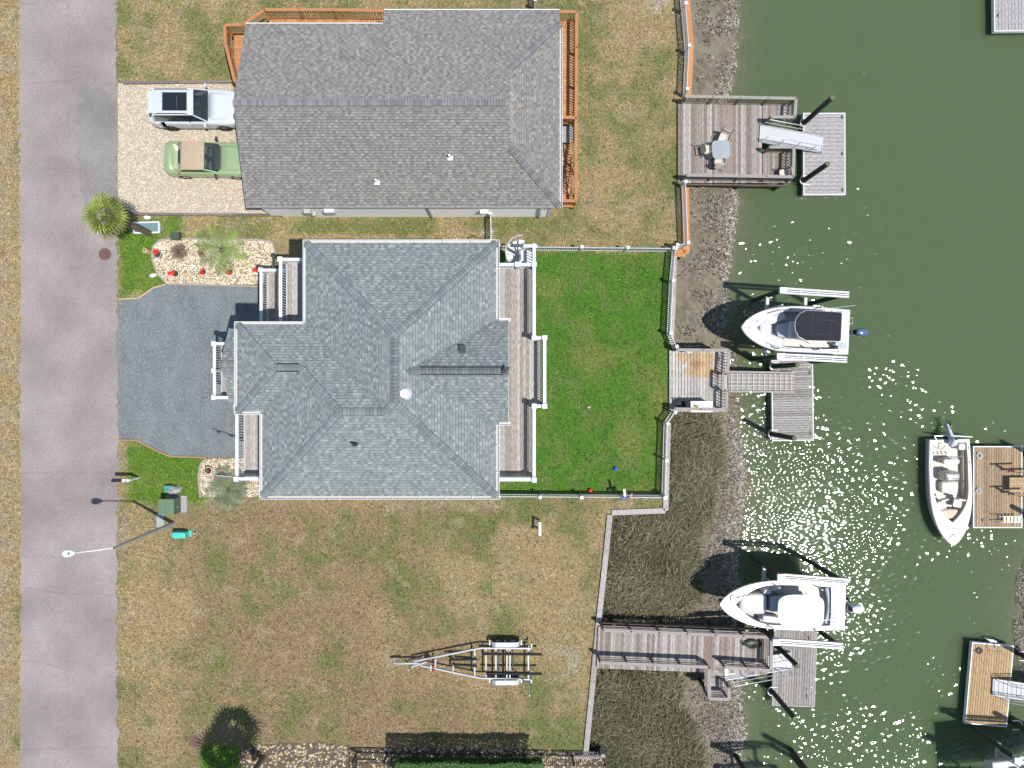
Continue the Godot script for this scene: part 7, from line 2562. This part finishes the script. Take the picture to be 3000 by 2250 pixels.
func lift(label: String, beams: Array, cradle_y: float, boat_z: float, cr: Array, wet: Material) -> void:
	# beams: pairs of end points at beam height; piles stand under their ends, cables drop to two cradle beams
	var al := mat("lift_white", Color(0.39, 0.39, 0.39), 0.45)
	var alg := mat("lift_grey", Color(0.36, 0.38, 0.40), 0.4, 0.4)
	var t := thing("boat_lift", label, "boat lift", "boat lifts")
	for q in beams:
		var a: Vector3 = q[0]
		var b: Vector3 = q[1]
		var d := (b - a).normalized()
		var s := d.cross(Vector3.UP) * 0.115
		bar(t, "top_beam", al, a + s, b + s, 0.10, 0.16)
		bar(t, "top_beam", al, a - s, b - s, 0.10, 0.16)
		rod(t, "drive_shaft", alg, a + Vector3(0, 0.06, 0), b + Vector3(0, 0.06, 0), 0.035)
		bx(t, "gear_motor", alg, a + d * 0.12 + Vector3(0, 0.12, 0), Vector3(0.36, 0.2, 0.3))
		for f in [0.06, 0.3, 0.55, 0.8, 0.97]:
			bar(t, "beam_spacer", al, a.lerp(b, f) - s, a.lerp(b, f) + s, 0.05, 0.1)
		for f in [0.03, 0.93]:
			var p := a.lerp(b, f)
			rod(t, "lift_pile", wet, Vector3(p.x, -3.4, p.z), Vector3(p.x, p.y - 0.07, p.z), 0.13)
		for f in cr:
			var p := a.lerp(b, f)
			rod(t, "cable", alg, Vector3(p.x, cradle_y, p.z), Vector3(p.x, p.y, p.z), 0.012)
	for f in cr:
		var p: Vector3 = (beams[0][0] as Vector3).lerp(beams[0][1], f)
		var q: Vector3 = (beams[1][0] as Vector3).lerp(beams[1][1], f)
		bar(t, "cradle_beam", al, Vector3(p.x, cradle_y, p.z), Vector3(q.x, cradle_y, q.z), 0.16, 0.2)
	for z in [-0.42, 0.42]:
		var p: Vector3 = (beams[0][0] as Vector3).lerp(beams[0][1], cr[0] - 0.12)
		var q: Vector3 = (beams[0][0] as Vector3).lerp(beams[0][1], cr[1] + 0.12)
		bar(t, "bunk", mat("bunk_grey", Color(0.2, 0.2, 0.2), 0.9), Vector3(p.x, cradle_y + 0.16, boat_z + z), Vector3(q.x, cradle_y + 0.16, boat_z + z), 0.12, 0.12)
	for f in cr:
		for k in 2:
			var p: Vector3 = (beams[k][0] as Vector3).lerp(beams[k][1], f + 0.03)
			var gp := Vector3(p.x, cradle_y, lerpf(p.z, boat_z, 0.34))
			rod(t, "guide_post", mat("guide_grey", Color(0.42, 0.44, 0.46), 0.4), gp, gp + Vector3(0.02, 1.85, 0), 0.035)
			ball(t, "guide_cap", mat("guide_cap", Color(0.62, 0.63, 0.64), 0.4), gp + Vector3(0.02, 1.86, 0), Vector3(0.045, 0.04, 0.045))

func boats() -> void:
	rng.seed = 91
	var gel := mat("gelcoat", Color(0.405, 0.415, 0.43), 0.3)
	var gelw := mat("gelcoat_warm", Color(0.43, 0.415, 0.385), 0.3)
	var fl := mat("boat_floor", Color(0.44, 0.43, 0.405), 0.6)
	var grey := mat("seat_grey", Color(0.30, 0.33, 0.39), 0.6)
	var pale := mat("seat_pale", Color(0.45, 0.46, 0.48), 0.6)
	var line := mat("seam_dark", Color(0.10, 0.11, 0.12), 0.6)
	var dk := mat("fit_dark", Color(0.02, 0.022, 0.026), 0.5)
	var al := mat("pipe_alu", Color(0.5, 0.51, 0.53), 0.3, 0.5)
	var wet := mat("pile_green", Color(0.022, 0.05, 0.03), 0.8, 0.0, t_wood, Vector3(1.5, 0.25, 1.5))
	# ---- the boat with the black bimini, on its lift
	var keel := 0.92
	var stern := at(2488, 973, keel + 0.95)
	var t := thing("boat", "white boat with square black canopy and blue outboard, raised on a lift", "boat", "centre console boats", Vector3(stern.x, keel, stern.z), PI - 0.045)
	boat_shell(t, 5.85, 2.5, 0.95, 0.27, 0.55, 5.0, 0.35, gel, gel, fl, mat("liner_grey", Color(0.40, 0.43, 0.48), 0.6))
	# local +z is now towards the top of the picture
	soft(t, "bow_hatch", gel, Vector3(5.2, 1.12, 0.12), Vector3(0.42, 0.03, 0.5))
	seam(t, "hatch_seam", line, [Vector3(5.0, 1.12, 0.4), Vector3(5.42, 1.13, 0.06), Vector3(5.0, 1.12, -0.08), Vector3(5.0, 1.12, 0.4)])
	soft(t, "bow_seat", gel, Vector3(4.0, 0.62, 0.55), Vector3(1.3, 0.5, 0.5), 0.38)
	soft(t, "bow_seat", gel, Vector3(4.0, 0.62, -0.55), Vector3(1.3, 0.5, 0.5), -0.38)
	soft(t, "bow_platform", gel, Vector3(4.45, 0.62, 0), Vector3(0.7, 0.5, 0.9))
	for z in [-1, 1]:
		seam(t, "seat_seam", line, [Vector3(3.5, 0.88, z * 0.32), Vector3(4.2, 0.88, z * 0.22)])
		seam(t, "bow_rail", mat("rail_dark", Color(0.06, 0.07, 0.08), 0.4, 0.5), [Vector3(3.1, 1.1, z * 1.06), Vector3(3.9, 1.14, z * 0.98), Vector3(4.5, 1.17, z * 0.78)], 0.014)
	soft(t, "console_seat", mat("cooler_grey", Color(0.36, 0.385, 0.43), 0.6), Vector3(3.45, 0.6, -0.02), Vector3(0.72, 0.42, 0.8))
	soft(t, "console_cushion", pale, Vector3(3.05, 0.82, -0.02), Vector3(0.4, 0.5, 0.95))
	soft(t, "console", gel, Vector3(2.55, 0.85, 0), Vector3(0.85, 1.0, 0.95))
	var ws := Geo.new()
	ws.quad(Vector3(2.98, 1.1, 0.36), Vector3(2.98, 1.1, -0.36), Vector3(2.7, 1.55, -0.3), Vector3(2.7, 1.55, 0.3))
	put(t, "windscreen", ws.mesh(false), pane("screen_blue", Color(0.05, 0.09, 0.15), 0.6, 0.05))
	soft(t, "helm_seat", pale, Vector3(1.75, 0.9, 0), Vector3(0.5, 0.35, 0.9))
	soft(t, "helm_backrest", grey, Vector3(1.5, 1.2, 0), Vector3(0.12, 0.4, 0.85))
	for z in [-0.42, 0.42]:
		tubes(t, "canopy_leg", al, [Vector3(2.85, 0.4, z), Vector3(2.75, 1.9, z * 1.5), Vector3(2.6, 2.1, z * 1.9)], 0.024)
		tubes(t, "canopy_leg", al, [Vector3(1.55, 0.4, z), Vector3(1.5, 1.9, z * 1.5), Vector3(1.3, 2.1, z * 1.9)], 0.024)
	var cv := Geo.new()
	var q := PackedVector2Array()
	for v in [[0.42, -0.86], [0.55, -0.92], [2.35, -0.95], [2.75, -0.72], [2.93, -0.36], [2.98, 0.0], [2.93, 0.36], [2.75, 0.72], [2.35, 0.95], [0.55, 0.92], [0.42, 0.86]]:
		q.append(Vector2(0.98 + (v[0] - 0.42) * 0.94, v[1] * 0.82 + 0.14))
	cv.prism(q, 2.10, 2.14)
	put(t, "canopy", cv.mesh(false), mat("canopy_black", Color(0.014, 0.015, 0.021), 1.0))
	var rimp := []
	for v in q:
		rimp.append(Vector3(v.x, 2.11, v.y))
	rimp.append(rimp[0])
	seam(t, "canopy_frame", mat("frame_white", Color(0.62, 0.63, 0.65), 0.4), rimp, 0.026)
	for v in [[1.55, -0.3, 2.35, -0.3], [1.55, 0.5, 1.55, -0.5], [2.5, -0.6, 2.5, 0.85], [1.3, 0.45, 2.3, 0.45]]:
		seam(t, "canopy_seam", mat("canopy_seam", Color(0.05, 0.052, 0.06), 0.8), [Vector3(v[0], 2.142, v[1]), Vector3(v[2], 2.142, v[3])], 0.012)
	for v in [[1.0, 1.08], [1.4, 1.1], [0.5, 1.05], [0.66, 1.06], [0.8, -1.08], [1.5, -1.1], [0.55, -1.06], [2.3, -1.1], [2.4, 1.12]]:
		rod(t, "rod_holder", dk, Vector3(v[0], 0.93, v[1]), Vector3(v[0], 0.975, v[1]), 0.032)
	rod(t, "livewell_lid", grey, Vector3(0.3, 0.94, -0.75), Vector3(0.3, 0.975, -0.75), 0.18)
	bx(t, "stern_seat", gel, Vector3(0.5, 0.8, 0.0), Vector3(0.35, 0.24, 1.5))
	tubes(t, "stern_ladder", al, [Vector3(0.2, 1.0, 0.45), Vector3(-0.12, 1.02, 0.45), Vector3(-0.12, 1.02, 0.75), Vector3(0.2, 1.0, 0.75)], 0.018)
	tubes(t, "antenna", mat("antenna_white", Color(0.6, 0.6, 0.6), 0.4), [Vector3(2.2, 1.1, 1.05), Vector3(0.2, 1.95, 1.32)], 0.012, 5)
	var cow := mat("cowl_blue", Color(0.075, 0.13, 0.23), 0.22, 0.3)
	outboard(t, Vector3(-0.16, 0.8, 0.0), cow, mat("leg_grey", Color(0.28, 0.30, 0.33), 0.4), 0.12, 1.12)
	# ---- lift for it
	var by := 2.72
	lift("white boat lift holding the boat with the black canopy", [[at(2284, 851, by), at(2486, 864, by)], [at(2276, 1044, by), at(2480, 1054, by)]], 0.72, stern.z + 0.0, [0.02, 0.60], wet)
	# ---- the boat with the white hard top
	keel = 0.95
	stern = at(2476, 1778, keel + 1.05)
	t = thing("boat", "white boat with rounded white hard top, raised on a lift by the long pier", "boat", "centre console boats", Vector3(stern.x, keel, stern.z), PI - 0.03)
	boat_shell(t, 6.75, 2.62, 1.05, 0.22, 0.75, 5.9, 0.38, gel, gel, fl, mat("liner_pale", Color(0.50, 0.51, 0.50), 0.6))
	soft(t, "bow_platform", gel, Vector3(4.9, 0.78, 0), Vector3(1.5, 0.6, 1.15))
	seam(t, "hatch_seam", line, [Vector3(5.3, 1.08, 0.3), Vector3(4.4, 1.08, 0.32), Vector3(4.4, 1.08, -0.3), Vector3(5.3, 1.08, -0.26), Vector3(5.3, 1.08, 0.3)])
	seam(t, "hatch_seam", line, [Vector3(6.0, 1.22, 0.2), Vector3(5.75, 1.22, 0.42), Vector3(5.75, 1.22, -0.35), Vector3(6.05, 1.22, -0.2)])
	for z in [-1, 1]:
		soft(t, "side_seat", gel, Vector3(3.9, 0.65, z * 0.86), Vector3(1.2, 0.5, 0.42), z * 0.1)
		soft(t, "bolster", pale, Vector3(4.2, 1.0, z * 0.72), Vector3(0.42, 0.3, 0.3))
	soft(t, "console_seat", grey, Vector3(3.75, 0.72, 0), Vector3(0.5, 0.6, 0.86))
	soft(t, "console", gel, Vector3(3.2, 0.9, 0), Vector3(0.85, 1.1, 0.95))
	var ws2 := Geo.new()
	ws2.quad(Vector3(3.55, 1.2, 0.42), Vector3(3.55, 1.2, -0.42), Vector3(3.2, 1.95, -0.36), Vector3(3.2, 1.95, 0.36))
	put(t, "windscreen", ws2.mesh(false), pane("screen_blue", Color(0.05, 0.09, 0.15), 0.6, 0.05))
	soft(t, "helm_seat", pale, Vector3(2.1, 1.0, 0), Vector3(0.6, 0.4, 1.0))
	for z in [-0.45, 0.45]:
		tubes(t, "top_leg", al, [Vector3(3.5, 0.4, z), Vector3(3.25, 2.0, z * 1.3)], 0.03)
		tubes(t, "top_leg", al, [Vector3(2.2, 0.4, z), Vector3(1.8, 2.0, z * 1.3)], 0.03)
	var ht := Geo.new()
	q = PackedVector2Array()
	for i in 36:
		var a := TAU * i / 36.0
		var cx := signf(cos(a)) * pow(absf(cos(a)), 0.5 if cos(a) < 0 else 0.72)
		q.append(Vector2(2.78 + cx * 1.2, signf(sin(a)) * pow(absf(sin(a)), 0.45) * 0.86))
	ht.prism(q, 2.02, 2.09)
	put(t, "hard_top", ht.mesh(false), mat("hard_top", Color(0.43, 0.44, 0.45), 0.35))
	var q3 := PackedVector2Array()
	for v in q:
		q3.append(Vector2(2.78, 0) + (v - Vector2(2.78, 0)) * 0.93)
	var ht2 := Geo.new()
	ht2.prism(q3, 2.09, 2.115)
	put(t, "top_panel", ht2.mesh(false), mat("hard_top", Color(0.43, 0.44, 0.45), 0.35))
	for i in 4:
		tubes(t, "rod_rocket", al, [Vector3(1.22, 1.95, -0.45 + i * 0.2), Vector3(1.05, 2.3, -0.48 + i * 0.2)], 0.025, 6)
	tubes(t, "outrigger", al, [Vector3(2.6, 2.12, -0.5), Vector3(1.2, 2.16, -0.35), Vector3(0.2, 2.2, -0.25)], 0.012, 5)
	tubes(t, "outrigger", al, [Vector3(2.6, 2.12, -0.5), Vector3(1.2, 2.16, -0.85), Vector3(0.2, 2.2, -1.1)], 0.012, 5)
	var bench := []
	for i in 13:
		var s := i / 12.0
		bench.append(Vector3(0.95 - 0.16 * sin(PI * s), 0.85, lerpf(-0.95, 0.95, s)))
	tubes(t, "stern_bolster", grey, bench, 0.1, 8)
	bx(t, "transom_box", gel, Vector3(0.5, 0.95, 0), Vector3(0.5, 0.25, 1.2))
	soft(t, "livewell", mat("well_grey", Color(0.36, 0.38, 0.4), 0.5), Vector3(0.36, 1.07, 0.1), Vector3(0.26, 0.03, 0.8))
	bx(t, "side_door", mat("door_grey", Color(0.3, 0.32, 0.33), 0.5), Vector3(1.6, 0.9, 1.08), Vector3(0.32, 0.02, 0.1))
	var ch := []
	for i in 26:
		var s := i / 25.0
		ch.append(Vector3(lerpf(6.05, 3.9, s), 1.26 - 0.08 * s + 0.02 * sin(i * 2.4), lerpf(0.32, 0.95, s) + 0.035 * sin(i * 1.9)))
	tubes(t, "anchor_chain", mat("chain_dark", Color(0.08, 0.08, 0.085), 0.4, 0.6), ch, 0.02, 5)
	soft(t, "anchor", mat("anchor_white", Color(0.5, 0.5, 0.48), 0.4, 0.2), Vector3(6.1, 1.26, 0.32), Vector3(0.2, 0.1, 0.34))
	for v in [[5.9, -0.3], [4.2, -1.16], [2.4, 1.18], [1.2, 1.18], [1.6, -1.2]]:
		bx(t, "cleat", mat("cleat_dark", Color(0.03, 0.03, 0.032), 0.5), Vector3(v[0], 1.18 if v[0] > 4 else 1.1, v[1]), Vector3(0.16, 0.03, 0.035))
	outboard(t, Vector3(-0.15, 0.85, -0.05), mat("cowl_pale", Color(0.52, 0.55, 0.58), 0.25), mat("leg_pale", Color(0.45, 0.48, 0.5), 0.4), 0.15, 1.15)
	lift("white boat lift by the long pier holding the boat with the hard top", [[at(2278, 1688, by), at(2482, 1704, by)], [at(2264, 1878, by), at(2468, 1892, by)]], 0.75, stern.z + 0.02, [0.0, 0.62], mat("pile_wood", Color(0.06, 0.058, 0.04), 0.9, 0.0, t_wood, Vector3(1.5, 0.25, 1.5)))
	# ---- the cream boat afloat
	keel = WATER - 0.42
	stern = at(2791, 1289, -0.55)
	t = thing("boat", "cream open boat afloat beside the tan float, engine tilted up", "boat", "centre console boats", Vector3(stern.x, keel, stern.z), -PI / 2 + 0.02)
	var cream := mat("cream_liner", Color(0.40, 0.345, 0.275), 0.6)
	boat_shell(t, 6.05, 2.42, 1.1, 0.2, 0.18, 4.75, 0.55, gelw, gelw, mat("cream_floor", Color(0.47, 0.45, 0.405), 0.6), cream)
	# bow towards the bottom of the picture; local +z is now towards the left
	soft(t, "bow_hatch", gelw, Vector3(5.25, 1.25, 0.0), Vector3(0.3, 0.03, 0.62))
	seam(t, "hatch_seam", line, [Vector3(5.1, 1.27, -0.33), Vector3(5.42, 1.27, -0.33), Vector3(5.42, 1.27, 0.33), Vector3(5.1, 1.27, 0.33), Vector3(5.1, 1.27, -0.33)])
	seam(t, "bow_rope", mat("seam_grey", Color(0.2, 0.2, 0.2), 0.6), [Vector3(5.72, 1.29, 0.36), Vector3(5.4, 1.29, 0.02), Vector3(5.72, 1.29, -0.36)], 0.012)
	soft(t, "fore_bench", cream, Vector3(4.3, 0.75, 0), Vector3(0.6, 0.5, 1.1))
	for z in [-0.42, 0.48]:
		soft(t, "fold_seat", gelw, Vector3(3.72 + z * 0.1, 1.0, z), Vector3(0.5, 0.12, 0.52), z * 0.5)
		soft(t, "fold_backrest", gelw, Vector3(3.42, 1.25, z * 1.1), Vector3(0.12, 0.4, 0.5), z * 0.5)
		tubes(t, "seat_post", al, [Vector3(3.7, 0.55, z), Vector3(3.7, 1.0, z)], 0.04)
	soft(t, "console", gelw, Vector3(2.1, 0.95, 0.02), Vector3(0.62, 0.95, 0.85))
	soft(t, "console_step", gelw, Vector3(2.75, 0.75, 0.05), Vector3(0.7, 0.42, 0.78))
	bx(t, "dash", dk, Vector3(1.86, 1.44, 0.02), Vector3(0.14, 0.03, 0.55))
	for z in [-0.2, 0.0, 0.2]:
		rod(t, "gauge", mat("gauge", Color(0.05, 0.05, 0.06), 0.3), Vector3(1.95, 1.42, z), Vector3(1.95, 1.455, z), 0.055)
	var ws3 := Geo.new()
	ws3.quad(Vector3(2.42, 1.35, 0.5), Vector3(2.42, 1.35, -0.5), Vector3(2.25, 1.75, -0.45), Vector3(2.25, 1.75, 0.45))
	put(t, "windscreen", ws3.mesh(false), pane("screen_amber", Color(0.16, 0.09, 0.03), 0.35, 0.05))
	tubes(t, "windscreen_frame", dk, [Vector3(2.42, 1.36, 0.5), Vector3(2.25, 1.76, 0.45), Vector3(2.25, 1.76, -0.45), Vector3(2.42, 1.36, -0.5)], 0.014, 5)
	soft(t, "leaning_post", gelw, Vector3(1.25, 1.15, 0.0), Vector3(0.32, 0.26, 0.95))
	soft(t, "post_base", cream, Vector3(1.22, 0.8, 0.12), Vector3(0.3, 0.5, 0.75))
	for i in 4:
		rod(t, "rod_holder", al, Vector3(1.02, 1.2, -0.36 + i * 0.24), Vector3(0.92, 1.5, -0.4 + i * 0.24), 0.03)
	soft(t, "stern_box", gelw, Vector3(0.42, 0.95, -0.72), Vector3(0.42, 0.3, 0.42))
	bx(t, "side_bench", cream, Vector3(1.9, 0.72, -0.98), Vector3(3.0, 0.3, 0.18))
	seam(t, "fuel_hose", dk, [Vector3(0.3, 0.95, 0.55), Vector3(0.5, 0.8, 0.5), Vector3(0.6, 0.78, 0.3), Vector3(0.35, 0.95, 0.15)], 0.018)
	for v in [[0.5, 1.08], [1.5, 1.12], [2.5, 1.12], [0.5, -1.08], [1.3, -1.12], [2.3, -1.12], [3.6, -1.08]]:
		bx(t, "cleat", mat("cleat_steel", Color(0.3, 0.31, 0.33), 0.3, 0.6), Vector3(v[0], 1.15, v[1]), Vector3(0.14, 0.03, 0.03))
	var ob := outboard(t, Vector3(0.15, 1.15, -0.05), mat("cowl_silver", Color(0.50, 0.54, 0.57), 0.25, 0.2), mat("leg_pale", Color(0.45, 0.48, 0.5), 0.4), -1.05, 1.0)
	ob.position = Vector3(0.02, 0.95, 0.0)
	tubes(t, "motor_bracket", al, [Vector3(-0.12, 1.0, -1.35), Vector3(-0.2, 1.0, -0.3), Vector3(-0.22, 1.0, 0.85), Vector3(0.1, 0.95, 0.6)], 0.045, 8)
	# ---- the boat in the bottom corner and its lift
	keel = 0.7
	stern = at(2912, 2300, keel + 1.0)
	t = thing("boat", "white boat with its stern just inside the bottom right corner, raised on a lift", "boat", "centre console boats", Vector3(stern.x, keel, stern.z), 0.06)
	boat_shell(t, 6.0, 2.5, 1.0, 0.24, 0.5, 5.1, 0.36, gel, gel, fl, mat("liner_grey", Color(0.40, 0.43, 0.48), 0.6))
	soft(t, "console", gel, Vector3(2.6, 0.85, 0), Vector3(0.85, 1.0, 0.95))
	soft(t, "helm_seat", grey, Vector3(1.7, 0.9, 0), Vector3(0.5, 0.35, 0.9))
	outboard(t, Vector3(-0.1, 0.8, -0.35), mat("cowl_grey", Color(0.36, 0.40, 0.44), 0.3), mat("leg_grey", Color(0.28, 0.30, 0.33), 0.4), 0.1, 0.9)
	lift("white boat lift in the bottom right corner", [[at(2968, 2222, 2.3), at(3190, 2236, 2.3)], [at(2960, 2410, 2.3), at(3180, 2420, 2.3)]], 0.55, stern.z, [0.1, 0.6], wet)
	lift("boat lift standing below the bottom edge, its shadow on the shells", [[Vector3(12.9, 2.2, 21.62), Vector3(16.8, 2.2, 21.9)], [Vector3(13.1, 2.2, 22.9), Vector3(16.9, 2.2, 23.2)]], 1.2, 22.3, [0.2, 0.6], wet)

func _ready() -> void:
	set_up_light()
	set_up_tools()
	land()
	mud()
	water()
	paving()
	turf()
	gravels()
	shore_life()
	house_blue()
	house_grey()
	fences()
	garden()
	street_things()
	trailer()
	cars()
	docks()
	boats()
